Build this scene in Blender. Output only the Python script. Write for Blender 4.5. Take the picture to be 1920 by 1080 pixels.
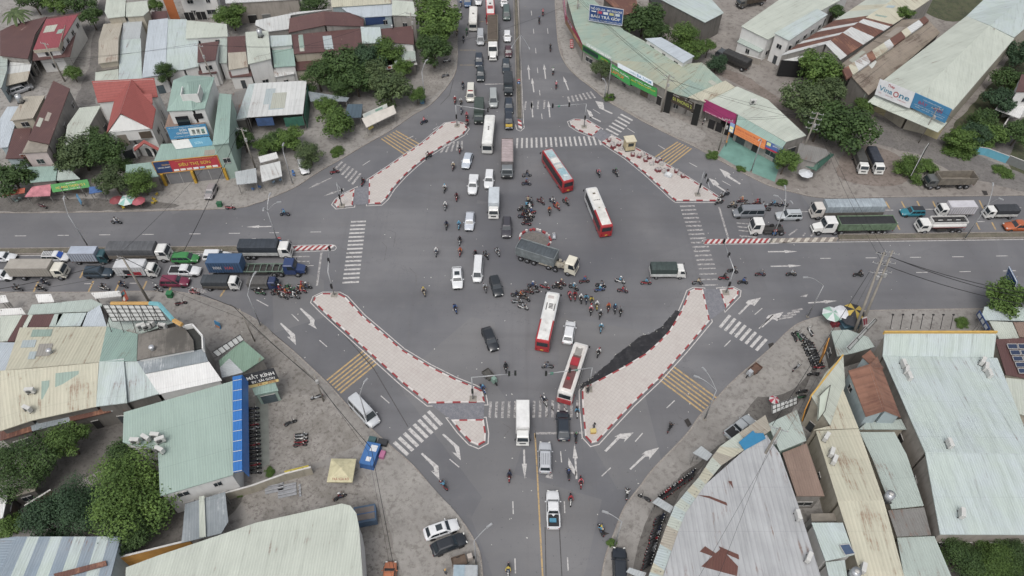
import bpy, bmesh, math, random
from math import sin, cos, pi, radians, atan2, hypot, sqrt, floor
from mathutils import Vector, Matrix, noise
SC = bpy.context.scene
for o in list(bpy.data.objects): bpy.data.objects.remove(o)
# ---------------- camera, sky, sun, exposure ----------------
CH, CF, CP, CR = 96.0, 1331.0, radians(49.2), radians(0.55)
cam = bpy.data.cameras.new('camera'); CAM = bpy.data.objects.new('camera', cam); SC.collection.objects.link(CAM)
CAM.location = (0, -CH/math.tan(CP), CH)
CAM.matrix_world = Matrix.Translation(CAM.location) @ Matrix.Rotation(pi/2-CP, 4, 'X') @ Matrix.Rotation(CR, 4, 'Z')
cam.sensor_width = 36; cam.lens = CF/1920*36; cam.clip_end = 5000; cam.clip_start = 1
SC.camera = CAM
W = bpy.data.worlds.new('World'); SC.world = W; W.use_nodes = True
nt = W.node_tree; bg = nt.nodes['Background']
sky = nt.nodes.new('ShaderNodeTexSky'); sky.sky_type = 'NISHITA'; sky.sun_disc = False
sky.sun_elevation = radians(62); sky.sun_rotation = radians(200); sky.air_density = 1.0; sky.dust_density = 5.0; sky.ozone_density = 1.0
hs = nt.nodes.new('ShaderNodeHueSaturation'); hs.inputs['Saturation'].default_value = 0.3
nt.links.new(sky.outputs[0], hs.inputs['Color']); nt.links.new(hs.outputs[0], bg.inputs['Color']); bg.inputs['Strength'].default_value = 0.15
sl = bpy.data.lights.new('sun', 'SUN'); sl.energy = 0.9; sl.angle = radians(22); sl.color = (1, .97, .93)
SUN = bpy.data.objects.new('sun', sl); SC.collection.objects.link(SUN)
SUN.rotation_euler = (radians(28), 0, radians(-20))
SC.view_settings.view_transform = 'Standard'; SC.view_settings.look = 'None'; SC.view_settings.gamma = 1
SC.view_settings.exposure = 0.18
SC.render.engine = 'CYCLES'

def G(x, y, z=0.0):
    "ground position (at height z) of a spot measured on the survey picture"
    a = (x-960)/CF; b = (540-y)/CF
    u = a*cos(CR)-b*sin(CR); v = a*sin(CR)+b*cos(CR)
    d = (u, cos(CP)+v*sin(CP), -sin(CP)+v*cos(CP))
    t = (z-CH)/d[2]
    return Vector((d[0]*t, -CH/math.tan(CP)+d[1]*t, z))

KA = 0.80
def S(r, g=None, b=None, k=KA):
    if isinstance(r, (tuple, list)): r, g, b = r[:3]
    m = (r+g+b)/3; r, g, b = [c*.86+m*.14 for c in (r, g, b)]
    f = lambda c: (c/255/12.92 if c < 10.3 else ((c/255+.055)/1.055)**2.4)*k
    return (f(r), f(g), f(b), 1)

# ---------------- materials ----------------
MC = {}
class N:
    "small node tree helper"
    def __init__(s, name):
        s.m = bpy.data.materials.new(name); s.m.use_nodes = True; s.t = s.m.node_tree; s.b = s.t.nodes['Principled BSDF']
    def n(s, typ, **k):
        q = s.t.nodes.new('ShaderNode'+typ)
        for a, v in k.items():
            if a.startswith('i_'): q.inputs[a[2:].replace('_', ' ')].default_value = v
            else: setattr(q, a, v)
        return q
    def l(s, a, b): s.t.links.new(a, b)
    def noise(s, vec, scale, detail=4, rough=.6):
        q = s.n('TexNoise'); q.inputs['Scale'].default_value = scale; q.inputs['Detail'].default_value = detail; q.inputs['Roughness'].default_value = rough
        if vec: s.l(vec, q.inputs['Vector'])
        return q.outputs['Fac']
    def mr(s, v, a, b, c, d):
        q = s.n('MapRange'); s.l(v, q.inputs[0])
        for i, x in enumerate((a, b, c, d)): q.inputs[i+1].default_value = x
        return q.outputs[0]
    def math(s, op, a, b=0.0):
        q = s.n('Math', operation=op)
        for i, x in enumerate((a, b)):
            if isinstance(x, (int, float)): q.inputs[i].default_value = x
            else: s.l(x, q.inputs[i])
        return q.outputs[0]
    def mix(s, f, a, b, mode='MIX'):
        q = s.n('Mix', data_type='RGBA', blend_type=mode)
        for i, x in ((0, f), (6, a), (7, b)):
            if isinstance(x, (int, float)): q.inputs[i].default_value = x
            elif isinstance(x, (tuple, list)): q.inputs[i].default_value = x
            else: s.l(x, q.inputs[i])
        return q.outputs[2]
    def bump(s, h, st=.3, d=.02):
        q = s.n('Bump'); q.inputs['Strength'].default_value = st; q.inputs['Distance'].default_value = d
        s.l(h, q.inputs['Height']); s.l(q.outputs[0], s.b.inputs['Normal'])
    def fin(s, col, rough=.7):
        if isinstance(col, (tuple, list)): s.b.inputs['Base Color'].default_value = col
        else: s.l(col, s.b.inputs['Base Color'])
        if isinstance(rough, (int, float)): s.b.inputs['Roughness'].default_value = rough
        else: s.l(rough, s.b.inputs['Roughness'])
        return s.m

def key(*a): return '_'.join(str(x) for x in a)
def plain(c, rough=.6, metal=0.0, var=.12, sc=1.5, name='paint'):
    "painted or plain surface with slight dirt"
    k = key('pl', c, rough, metal, var, sc)
    if k in MC: return MC[k]
    q = N(name); tc = q.n('TexCoord')
    f = q.mr(q.noise(tc.outputs['Object'], sc, 5), .3, .7, 1-var, 1+var*.6)
    col = q.mix(1.0, S(c), (1, 1, 1, 1), 'MULTIPLY'); x = q.t.nodes[-1]
    cm = q.n('CombineColor'); [q.l(f, cm.inputs[i]) for i in range(3)]; q.l(cm.outputs[0], x.inputs[7])
    q.b.inputs['Metallic'].default_value = metal
    MC[k] = q.fin(col, rough); return MC[k]
def carpaint(c):
    k = key('cp', c)
    if k in MC: return MC[k]
    q = N('car_paint'); tc = q.n('TexCoord')
    f = q.mr(q.noise(tc.outputs['Object'], 2.5, 4), .35, .7, 0, .35)
    q.b.inputs['Coat Weight'].default_value = .6; q.b.inputs['Coat Roughness'].default_value = .08
    MC[k] = q.fin(q.mix(f, S(c), S([v*.82+14 for v in c])), .38); return MC[k]
def glass(c=(26, 32, 36)):
    k = key('gl', c)
    if k in MC: return MC[k]
    q = N('glass'); q.b.inputs['Specular IOR Level'].default_value = .8
    MC[k] = q.fin(S(c), .08); return MC[k]
def asphalt():
    q = N('asphalt'); g = q.n('NewGeometry'); P = g.outputs['Position']
    mp = q.n('Mapping'); q.l(P, mp.inputs[0]); mp.inputs['Scale'].default_value = (.012, .16, 1)
    big = q.noise(P, .045, 4, .55); st = q.noise(mp.outputs[0], 1, 5, .6); fine = q.noise(P, 9, 3, .7); med = q.noise(P, .6, 6, .65)
    c = q.mix(q.mr(big, .38, .62, 0, 1), S(104, 105, 110), S(124, 124, 127))
    c = q.mix(q.mr(st, .42, .7, 0, .5), c, S(92, 91, 94))
    c = q.mix(q.mr(med, .55, .8, 0, .3), c, S(133, 129, 126))
    mn = q.n('Mapping'); q.l(P, mn.inputs[0]); mn.inputs['Scale'].default_value = (.55, .02, 1)
    c = q.mix(q.mr(q.noise(mn.outputs[0], 1, 5, .6), .55, .75, 0, .3), c, S(96, 94, 96))
    pv = q.n('TexVoronoi'); pv.inputs['Scale'].default_value = .07; q.l(P, pv.inputs['Vector']); pc = q.n('SeparateColor'); q.l(pv.outputs['Color'], pc.inputs[0])
    c = q.mix(q.mr(pc.outputs[0], .8, .82, 0, .16), c, S(92, 91, 94)); c = q.mix(q.mr(pc.outputs[1], .85, .87, 0, .2), c, S(140, 138, 134))
    c = q.mix(q.mr(q.noise(P, 2.3, 2, .5), .68, .74, 0, .5), c, S(80, 79, 81))
    # polished dark ring left by turning lorries
    d = q.n('VectorMath', operation='DISTANCE'); q.l(P, d.inputs[0]); d.inputs[1].default_value = RC
    r = q.math('ABSOLUTE', q.math('SUBTRACT', q.math('ADD', d.outputs['Value'], q.math('MULTIPLY', big, 5.0)), 13.5))
    c = q.mix(q.mr(r, 0, 7.5, .6, 0), c, S(88, 89, 96))
    c = q.mix(q.mr(fine, .3, .7, 0, .22), c, S(92, 90, 92))
    vo = q.n('TexVoronoi', feature='DISTANCE_TO_EDGE'); vo.inputs['Scale'].default_value = .11
    wv = q.n('VectorMath', operation='ADD'); nz = q.n('TexNoise'); nz.inputs['Scale'].default_value = .5; nz.inputs['Detail'].default_value = 6; q.l(P, nz.inputs['Vector'])
    sc2 = q.n('VectorMath', operation='SCALE'); q.l(nz.outputs['Color'], sc2.inputs[0]); sc2.inputs['Scale'].default_value = 6
    q.l(P, wv.inputs[0]); q.l(sc2.outputs[0], wv.inputs[1]); q.l(wv.outputs[0], vo.inputs['Vector'])
    crack = q.math('MULTIPLY', q.mr(vo.outputs['Distance'], 0, .006, .4, 0), q.mr(big, .5, .6, 0, 1))
    c = q.mix(crack, c, S(70, 68, 70))
    q.bump(fine, .25, .01)
    return q.fin(c, .82)
def earth(c1, c2, c3, sc=.12, name='ground', bump=.3):
    q = N(name); g = q.n('NewGeometry'); P = g.outputs['Position']
    a = q.noise(P, sc, 6, .65); b = q.noise(P, sc*7, 5, .7); f = q.noise(P, 6, 4, .7)
    c = q.mix(q.mr(a, .4, .6, 0, 1), S(c1), S(c2)); c = q.mix(q.mr(b, .5, .64, 0, .95), c, S(c3))
    h_ = q.noise(P, sc*2.7, 7, .75); c = q.mix(q.mr(h_, .56, .7, 0, .55), c, S([v*.8 for v in c3])); c = q.mix(q.mr(h_, .3, .42, .5, 0), c, S([v*1.12 for v in c2]))
    c = q.mix(q.mr(f, .45, .75, 0, .2), c, S([v*.68 for v in c1]))
    c = q.mix(q.mr(f, .28, .36, .35, 0), c, S([min(255, v*1.35) for v in c1]))
    q.bump(f, bump, .03)
    return q.fin(c, .9)
def paving():
    q = N('pink_paving'); g = q.n('NewGeometry'); P = g.outputs['Position']
    br = q.n('TexBrick'); br.offset = 0; mp = q.n('Mapping'); q.l(P, mp.inputs[0]); mp.inputs['Rotation'].default_value = (0, 0, radians(38)); q.l(mp.outputs[0], br.inputs['Vector'])
    br.inputs['Scale'].default_value = 1; br.inputs['Brick Width'].default_value = .55; br.inputs['Row Height'].default_value = .55; br.inputs['Mortar Size'].default_value = .03; br.inputs['Mortar Smooth'].default_value = .6
    br.inputs['Color1'].default_value = S(198, 191, 185); br.inputs['Color2'].default_value = S(193, 186, 180); br.inputs['Mortar'].default_value = S(178, 168, 162)
    n2 = q.noise(P, .35, 6, .7); f = q.noise(P, 4, 4, .7)
    c = q.mix(q.mr(n2, .5, .75, 0, .5), br.outputs['Color'], S(178, 166, 160)); c = q.mix(q.mr(f, .5, .8, 0, .35), c, S(150, 142, 138))
    q.bump(br.outputs['Fac'], -.3, .01)
    return q.fin(c, .85)
def roadpaint(c, wear=.5):
    k = key('rp', c, wear)
    if k in MC: return MC[k]
    q = N('road_paint'); g = q.n('NewGeometry'); P = g.outputs['Position']
    f = q.noise(P, 2.2, 7, .75)
    MC[k] = q.fin(q.mix(q.mr(f, wear-.08, wear+.12, 1, 0), S(112, 109, 111), S(c)), .7); return MC[k]
def roof(c, rust=0.0, var=.12, rib=.35, c2=None, sheet=.08, rc=(128, 92, 74), dirt=.35):
    "corrugated sheet roof: u runs along the eave, ribs and stains run along v (metres)"
    k = key('rf', c, rust, var, rib, c2, sheet, rc, dirt)
    if k in MC: return MC[k]
    q = N('corrugated_sheet'); uv = q.n('UVMap'); sp = q.n('SeparateXYZ'); q.l(uv.outputs[0], sp.inputs[0])
    u = sp.outputs[0]; v = sp.outputs[1]
    mp = q.n('Mapping'); q.l(uv.outputs[0], mp.inputs[0]); mp.inputs['Scale'].default_value = (1.6, .12, 1)
    st = q.noise(mp.outputs[0], 1, 6, .7); blot = q.noise(uv.outputs[0], .22, 6, .62); fine = q.noise(uv.outputs[0], 3.5, 5, .7)
    wn = q.n('TexWhiteNoise', noise_dimensions='1D'); q.l(q.math('FLOOR', q.math('DIVIDE', u, 1.05)), wn.inputs['W'])
    w2 = q.n('TexWhiteNoise', noise_dimensions='2D'); cb = q.n('CombineXYZ'); q.l(q.math('FLOOR', q.math('DIVIDE', u, 4.2)), cb.inputs[0]); q.l(q.math('FLOOR', q.math('DIVIDE', v, 7.3)), cb.inputs[1]); q.l(cb.outputs[0], w2.inputs['Vector'])
    col = q.mix(q.mr(blot, .38, .66, 0, 1 if c2 else .5), S(c), S(c2 if c2 else [x*.9 for x in c]))
    col = q.mix(q.mr(wn.outputs['Value'], 0, 1, 0, sheet*2), col, S([x*.78 for x in c]))
    col = q.mix(q.mr(w2.outputs['Value'], .55, 1, 0, sheet*1.5), col, S([min(255, x*1.12) for x in c]))
    col = q.mix(q.mr(st, .5, .72, 0, dirt), col, S([x*.62 for x in c]))
    col = q.mix(q.mr(fine, .55, .85, 0, .25), col, S([x*.7 for x in c]))
    rb = q.math('SINE', q.math('MULTIPLY', u, 2*pi/rib))
    col = q.mix(q.mr(rb, .55, 1, 0, .22), col, S([x*.68 for x in c]))
    jn = q.math('ABSOLUTE', q.math('SUBTRACT', q.math('FRACT', q.math('DIVIDE', v, 6.1)), .5))
    col = q.mix(q.mr(jn, .492, .5, 0, .3), col, S([x*.6 for x in c]))
    if rust > 0:
        r = q.math('MULTIPLY', q.mr(q.math('ADD', q.math('MULTIPLY', st, .55), q.math('MULTIPLY', blot, .45)), .62-rust*.22, .68-rust*.2, 0, 1), q.mr(fine, .3, .55, .2, .85))
        col = q.mix(r, col, S(rc))
    q.bump(rb, .35, .04)
    MC[k] = q.fin(col, .6); return MC[k]
def tiles(c):
    k = key('ti', c)
    if k in MC: return MC[k]
    q = N('roof_tiles'); uv = q.n('UVMap'); sp = q.n('SeparateXYZ'); q.l(uv.outputs[0], sp.inputs[0])
    row = q.math('FRACT', q.math('DIVIDE', sp.outputs[1], .55)); f = q.noise(uv.outputs[0], 1.5, 5, .7)
    col = q.mix(q.mr(row, 0, .22, .55, 0), S(c), S([x*.55 for x in c])); col = q.mix(q.mr(f, .45, .75, 0, .45), col, S([x*.75 for x in c]))
    cl = q.math('SINE', q.math('MULTIPLY', sp.outputs[0], 2*pi/.3)); col = q.mix(q.mr(cl, .4, 1, 0, .18), col, S([x*.6 for x in c]))
    q.bump(row, .5, .05)
    MC[k] = q.fin(col, .75); return MC[k]
def wallm(c, grime=.4):
    k = key('wa', c, grime)
    if k in MC: return MC[k]
    q = N('plaster_wall'); g = q.n('NewGeometry'); P = g.outputs['Position']
    mp = q.n('Mapping'); q.l(P, mp.inputs[0]); mp.inputs['Scale'].default_value = (1.4, 1.4, .25)
    st = q.noise(mp.outputs[0], 1, 6, .7); f = q.noise(P, .5, 5, .6)
    col = q.mix(q.mr(st, .48, .75, 0, grime), S(c), S([x*.5 for x in c])); col = q.mix(q.mr(f, .45, .7, 0, grime*.6), col, S([x*.75 for x in c]))
    MC[k] = q.fin(col, .85); return MC[k]
def leafm(c1, c2):
    k = key('lf', c1, c2)
    if k in MC: return MC[k]
    q = N('leaves'); tc = q.n('TexCoord'); oi = q.n('ObjectInfo'); g = q.n('NewGeometry')
    n1 = q.noise(tc.outputs['Object'], 2.2, 3, .6)
    f = q.math('ADD', q.math('MULTIPLY', g.outputs['Random Per Island'], .3), q.math('MULTIPLY', n1, .85))
    c = q.mix(q.mr(f, .25, .85, 0, 1), S(c1), S(c2)); c = q.mix(q.mr(oi.outputs['Random'], 0, 1, 0, .3), c, S([x*.8 for x in c1]))
    q.b.inputs['Specular IOR Level'].default_value = .25
    MC[k] = q.fin(c, .65); return MC[k]

# ---------------- objects ----------------
class MB:
    "collects faces; build() links them as one mesh object"
    def __init__(s): s.v = []; s.f = []; s.mi = []; s.uv = {}; s.sm = []
    def add(s, pts, faces, mi=0, smooth=False):
        b = len(s.v); s.v += [tuple(p) for p in pts]
        for f in faces: s.f.append([b+i for i in f]); s.mi.append(mi); s.sm.append(smooth)
        return s
    def poly(s, pts, mi=0, uv=None):
        s.add(pts, [list(range(len(pts)))], mi)
        if uv: s.uv[len(s.f)-1] = uv
        return s
    def box(s, c, d, rz=0.0, mi=0, top=1.0, ry=0.0):
        "centre c (bottom middle), size d; top scales the upper face"
        P = []
        for z, k in ((0, 1), (d[2], top)):
            for x, y in ((-1, -1), (1, -1), (1, 1), (-1, 1)):
                a, b = x*d[0]/2*k, y*d[1]/2*k; zz = z
                if ry: a, zz = a*cos(ry)+z*sin(ry), -a*sin(ry)+z*cos(ry)
                P.append((c[0]+a*cos(rz)-b*sin(rz), c[1]+a*sin(rz)+b*cos(rz), c[2]+zz))
        return s.add(P, [(3, 2, 1, 0), (4, 5, 6, 7), (0, 1, 5, 4), (1, 2, 6, 5), (2, 3, 7, 6), (3, 0, 4, 7)], mi)
    def hexa(s, lo, hi, mi=0):
        n = len(lo); b = [(n+i) for i in range(n)]
        return s.add(list(lo)+list(hi), [list(range(n))[::-1], b]+[(i, (i+1) % n, n+(i+1) % n, n+i) for i in range(n)], mi)
    def tube(s, a, b, r0, r1=None, n=6, mi=0, caps=True):
        a, b = Vector(a), Vector(b); r1 = r0 if r1 is None else r1; d = (b-a)
        if d.length < 1e-6: return s
        d.normalize(); x = d.orthogonal().normalized(); y = d.cross(x); P = []
        for c, r in ((a, r0), (b, r1)):
            for i in range(n):
                t = 2*pi*i/n; P.append(c+x*(r*cos(t))+y*(r*sin(t)))
        F = [(i, (i+1) % n, n+(i+1) % n, n+i) for i in range(n)]
        if caps: F += [list(range(n))[::-1], list(range(n, 2*n))]
        return s.add(P, F, mi, n > 5)
    def path(s, pts, r, n=5, mi=0):
        for i in range(len(pts)-1): s.tube(pts[i], pts[i+1], r if not isinstance(r, list) else r[i], r if not isinstance(r, list) else r[i+1], n, mi)
        return s
    def loft(s, secs, mi=0, caps=True, smooth=True, closed=True):
        n = len(secs[0]); P = [p for q in secs for p in q]; F = []
        for j in range(len(secs)-1):
            for i in range(n if closed else n-1):
                F.append((j*n+i, j*n+(i+1) % n, (j+1)*n+(i+1) % n, (j+1)*n+i))
        if caps: F += [list(range(n))[::-1], list(range((len(secs)-1)*n, len(secs)*n))]
        return s.add(P, F, mi, smooth)
    def sph(s, c, r, mi=0, nu=8, nv=5, sc=(1, 1, 1)):
        secs = []
        for j in range(1, nv):
            t = pi*j/nv; secs.append([(c[0]+r*sc[0]*sin(t)*cos(2*pi*i/nu), c[1]+r*sc[1]*sin(t)*sin(2*pi*i/nu), c[2]-r*sc[2]*cos(t)) for i in range(nu)])
        return s.loft(secs, mi)
    def build(s, name, mats, parent=None, org=None, bevel=0):
        me = bpy.data.meshes.new(name); o3 = org if org is not None else (parent.get('_org') if parent is not None and '_org' in parent else (0, 0, 0))
        vv = [(p[0]-o3[0], p[1]-o3[1], p[2]-o3[2]) for p in s.v]
        me.from_pydata(vv, [], s.f); me.update()
        if not isinstance(mats, (list, tuple)): mats = [mats]
        for m in mats: me.materials.append(m)
        for i, p in enumerate(me.polygons): p.material_index = s.mi[i]; p.use_smooth = s.sm[i]
        if s.uv:
            ul = me.uv_layers.new(name='UVMap')
            for i, p in enumerate(me.polygons):
                if i in s.uv:
                    for k, li in enumerate(p.loop_indices): ul.data[li].uv = s.uv[i][k]
        o = bpy.data.objects.new(name, me); SC.collection.objects.link(o)
        if parent is not None: o.parent = parent
        if bevel: 
            m = o.modifiers.new('bevel', 'BEVEL'); m.width = bevel; m.segments = 2; m.limit_method = 'ANGLE'
        return o
def tag(o, label=None, cat=None, group=None, kind=None):
    if label: o['label'] = label
    if cat: o['category'] = cat
    if group: o['group'] = group
    if kind: o['kind'] = kind
    return o
def thing(name, label, cat, loc=(0, 0, 0), rz=0.0, group=None, world=False):
    "Empty at the thing's base; world=True: its parts are given in world coordinates"
    o = bpy.data.objects.new(name, None); SC.collection.objects.link(o); o.empty_display_size = .3
    o.location = loc; o.rotation_euler = (0, 0, rz); tag(o, label, cat, group)
    if world: ORG[o.name] = tuple(loc)
    return o
ORG = {}
def part(name, mb, mats, parent, **k):
    r = parent
    while r.parent: r = r.parent
    return mb.build(name, mats, parent, ORG.get(r.name, (0, 0, 0)), **k)
def struct(name, mb, mats, label=None):
    return tag(mb.build(name, mats), label, None, None, 'structure')
def dup(root, loc=None, rz=None, label=None, group=None, only=None, scale=None):
    "copy of a thing with copies of its parts and sub-parts (mesh data shared)"
    r = root.copy(); SC.collection.objects.link(r)
    for ch in (only if only is not None else root.children):
        c = ch.copy(); SC.collection.objects.link(c); c.parent = r
        for g in ch.children:
            d = g.copy(); SC.collection.objects.link(d); d.parent = c
            for h in g.children: e = h.copy(); SC.collection.objects.link(e); e.parent = d
    if loc is not None: r.location = loc
    if rz is not None: r.rotation_euler = (0, 0, rz)
    if label: r['label'] = label
    if group: r['group'] = group
    if scale: r.scale = (scale, scale, scale)
    return r
def remat(root, old, new):
    "give a copied thing its own paint"
    for o in [root]+list(root.children_recursive):
        if o.type == 'MESH':
            for i, s in enumerate(o.material_slots):
                if s.material == old: s.link = 'OBJECT'; s.material = new
def inset(pts, d):
    "offset a 2D polygon inwards by d (list of Vectors, z kept)"
    n = len(pts); A = sum(pts[i].x*pts[(i+1) % n].y-pts[(i+1) % n].x*pts[i].y for i in range(n)); sg = 1 if A > 0 else -1
    out = []
    for i in range(n):
        a, b, c = pts[i-1], pts[i], pts[(i+1) % n]
        e1 = Vector((b.x-a.x, b.y-a.y)); e2 = Vector((c.x-b.x, c.y-b.y))
        if e1.length < 1e-6 or e2.length < 1e-6: out.append(b.copy()); continue
        e1.normalize(); e2.normalize(); n1 = Vector((-e1.y, e1.x))*sg; n2 = Vector((-e2.y, e2.x))*sg
        m = n1+n2; m = m/max(.4, m.dot(m)/2) if m.length > 1e-3 else n1
        out.append(Vector((b.x+m.x*d, b.y+m.y*d, b.z)))
    return out
RC = G(1040, 430)
# ---------------- ground, roads, islands, markings ----------------
def spline(pts, n=5):
    "smooth open polyline through picture points"
    out = []
    for i in range(len(pts)-1):
        p0 = pts[max(0, i-1)]; p1 = pts[i]; p2 = pts[i+1]; p3 = pts[min(len(pts)-1, i+2)]
        for k in range(n):
            t = k/n
            out.append(tuple(.5*((2*p1[j])+(-p0[j]+p2[j])*t+(2*p0[j]-5*p1[j]+4*p2[j]-p3[j])*t*t+(-p0[j]+3*p1[j]-3*p2[j]+p3[j])*t**3) for j in (0, 1)))
    out.append(pts[-1]); return out
def sheet(name, px, z, m, world=False, label=None, kind='structure'):
    mb = MB(); pts = [Vector((p[0], p[1], z)) if world else G(p[0], p[1], z) for p in px]
    mb.poly(pts); o = mb.build(name, m)
    bm = bmesh.new(); bm.from_mesh(o.data); bmesh.ops.triangulate(bm, faces=bm.faces); bmesh.ops.recalc_face_normals(bm, faces=bm.faces)
    for f in bm.faces:
        if f.normal.z < 0: f.normal_flip()
    bm.to_mesh(o.data); bm.free()
    return tag(o, label, None, None, kind)
PH = .13
M_AS = asphalt(); M_CONC = earth((141, 137, 132), (156, 152, 147), (122, 117, 112), .15, 'worn_concrete', .2)
M_DIRT = earth((138, 131, 125), (152, 146, 139), (118, 111, 105), .1, 'dirt_ground', .5)
M_KERB = earth((150, 142, 134), (165, 158, 150), (120, 110, 102), .8, 'kerb_concrete', .1)
M_PAV = paving(); M_COB = earth((122, 123, 130), (136, 136, 142), (96, 98, 106), 1.6, 'grey_cobbles', .6)
g_ = MB(); g_.poly([(-1500, -900, -.05), (1500, -900, -.05), (1500, 2500, -.05), (-1500, 2500, -.05)]); struct('ground', g_, M_DIRT)
sheet('road', [(-420, -110), (420, -110), (420, 330), (-420, 330)], 0, M_AS, True)
K_NW = spline([(855, 0), (857, 60), (858, 110), (850, 145), (812, 192), (777, 214), (730, 246), (687, 270), (642, 297), (615, 312), (587, 329), (555, 350), (512, 369), (480, 381), (440, 390), (300, 395), (150, 398), (0, 399)])
K_NE = spline([(1040, 0), (1043, 50), (1048, 92), (1060, 120), (1080, 142), (1110, 165), (1140, 190), (1175, 210), (1210, 230), (1260, 255), (1292, 270), (1330, 290), (1385, 320), (1440, 347), (1490, 361), (1550, 371), (1680, 369), (1920, 366)])
K_SW = spline([(0, 547), (150, 547), (300, 545), (355, 550), (417, 567), (450, 582), (483, 600), (512, 626), (550, 657), (587, 691), (617, 720), (655, 762), (697, 803), (735, 837), (775, 872), (822, 926), (850, 955), (880, 995), (900, 1035), (906, 1080)])
K_SE = spline([(1127, 1080), (1135, 1040), (1150, 1000), (1170, 950), (1200, 910), (1225, 877), (1285, 815), (1310, 780), (1335, 755), (1372, 715), (1440, 656), (1477, 620), (1505, 602), (1560, 588), (1640, 581), (1920, 577)])
def quad(name, ker, outer, m):
    k = [G(x, y, PH) for x, y in ker]
    a = k[0]+(k[0]-k[1]).normalized()*260; b = k[-1]+(k[-1]-k[-2]).normalized()*260
    line = [a]+k+[b]
    sheet(name, [(p.x, p.y) for p in line]+outer, PH, m, True)
    kb = MB(); ins = []
    for i, p in enumerate(line):
        d = (line[min(i+1, len(line)-1)]-line[max(0, i-1)]).normalized(); nrm = Vector((-d.y, d.x, 0))
        cen = sum((Vector((q[0], q[1], 0)) for q in outer), Vector())/len(outer)
        if nrm.dot(cen-p) < 0: nrm = -nrm
        ins.append(p+nrm*.22)
    for i in range(len(line)-1):
        A, B, C_, D = line[i], line[i+1], ins[i+1], ins[i]
        z1 = PH+.01
        kb.add([(A.x, A.y, 0), (B.x, B.y, 0), (B.x, B.y, z1), (A.x, A.y, z1), (C_.x, C_.y, z1), (D.x, D.y, z1)], [(0, 1, 2, 3), (3, 2, 4, 5)])
    struct('kerb', kb, M_KERB)
quad('pavement', K_NW, [(-500, 40), (-500, 500), (-30, 500)], M_CONC)
quad('pavement', K_NE, [(500, 40), (500, 500), (40, 500)], M_DIRT)
quad('pavement', K_SW, [(0, -160), (-500, -160), (-500, -20)][::1], M_CONC)
quad('pavement', K_SE, [(500, -20), (500, -160), (20, -160)], M_CONC)
R_ = (176, 62, 66); Wt = (222, 217, 214)
M_RED = roadpaint(R_, .72); M_WHT = roadpaint(Wt, .72)
m_r = plain((168, 60, 64), .7, 0, .25, 1.2); m_w = plain((214, 208, 204), .7, 0, .25, 1.2)
def island(px, m=None, h=.16, seg=1.25, kerb=True, name='traffic_island', line=True):
    P = [G(x, y, h) for x, y in px]
    sheet(name, [(p.x, p.y) for p in inset(P, .12)], h, m or M_PAV, True)
    # resample perimeter
    peri = []; n = len(P)
    for i in range(n):
        a, b = P[i], P[(i+1) % n]; L = (b-a).length; k = max(1, round(L/seg))
        for j in range(k): peri.append(a+(b-a)*(j/k))
    inn = inset(peri, .24); kb = MB(); N2 = len(peri)
    for i in range(N2):
        a, b, c, d = peri[i], peri[(i+1) % N2], inn[(i+1) % N2], inn[i]; z1 = h+.05
        kb.add([(a.x, a.y, 0), (b.x, b.y, 0), (b.x, b.y, z1), (a.x, a.y, z1), (c.x, c.y, z1), (d.x, d.y, z1), (c.x, c.y, h-.02), (d.x, d.y, h-.02)], [(0, 1, 2, 3), (3, 2, 4, 5), (5, 4, 6, 7)], i % 2)
    if kerb: struct('kerb', kb, [m_w, m_r])
    if line:
        o1 = inset(P, -.35); o2 = inset(P, -.5); mk = MB()
        for i in range(n):
            a, b, c, d = o1[i], o1[(i+1) % n], o2[(i+1) % n], o2[i]
            mk.poly([(q.x, q.y, .008) for q in (a, b, c, d)])
        struct('road_marking', mk, roadpaint((205, 200, 196), .6))
NWI = [(835, 231), (855, 228), (870, 231), (876, 241), (868, 251), (837, 269), (805, 289), (780, 309), (757, 330), (737, 352), (724, 372), (714, 381), (691, 382), (692, 336), (730, 311), (755, 293), (792, 268)]
island(NWI); island([(665, 354), (661, 385), (632, 388), (626, 382), (631, 374), (645, 364)])
island([(1068, 228), (1077, 224), (1100, 225), (1126, 241), (1111, 254), (1085, 244), (1071, 235)])
island([(1147, 254), (1193, 278), (1230, 298), (1259, 314), (1293, 335), (1328, 357), (1346, 369), (1343, 376), (1268, 376), (1261, 371), (1244, 355), (1211, 325), (1174, 295), (1129, 266)])
island([(590, 557), (605, 550), (635, 550), (648, 557), (680, 592), (720, 626), (755, 656), (805, 686), (855, 711), (890, 725), (905, 733), (909, 754), (803, 756), (755, 718), (705, 673), (655, 628), (605, 583), (587, 565)])
island([(846, 787), (907, 786), (911, 812), (910, 828), (897, 835), (882, 829), (862, 808)])
island([(1292, 546), (1302, 541), (1318, 542), (1331, 601), (1285, 656), (1235, 711), (1185, 758), (1140, 806), (1120, 828), (1109, 831), (1097, 818), (1092, 765), (1091, 733), (1096, 726), (1108, 720), (1135, 706), (1172, 686), (1210, 663), (1235, 641), (1255, 620), (1277, 583), (1286, 562)])
island([(1349, 542), (1375, 540), (1385, 545), (1384, 553), (1361, 578)])
for q in ([(692, 336), (691, 383), (661, 384), (665, 355)], [(1126, 241), (1147, 254), (1129, 266), (1111, 254)], [(805, 757), (908, 755), (907, 786), (846, 787)], [(1318, 542), (1349, 542), (1361, 578), (1331, 601)]):
    sheet('cobbled_crossing', q, .06, M_COB)
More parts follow.
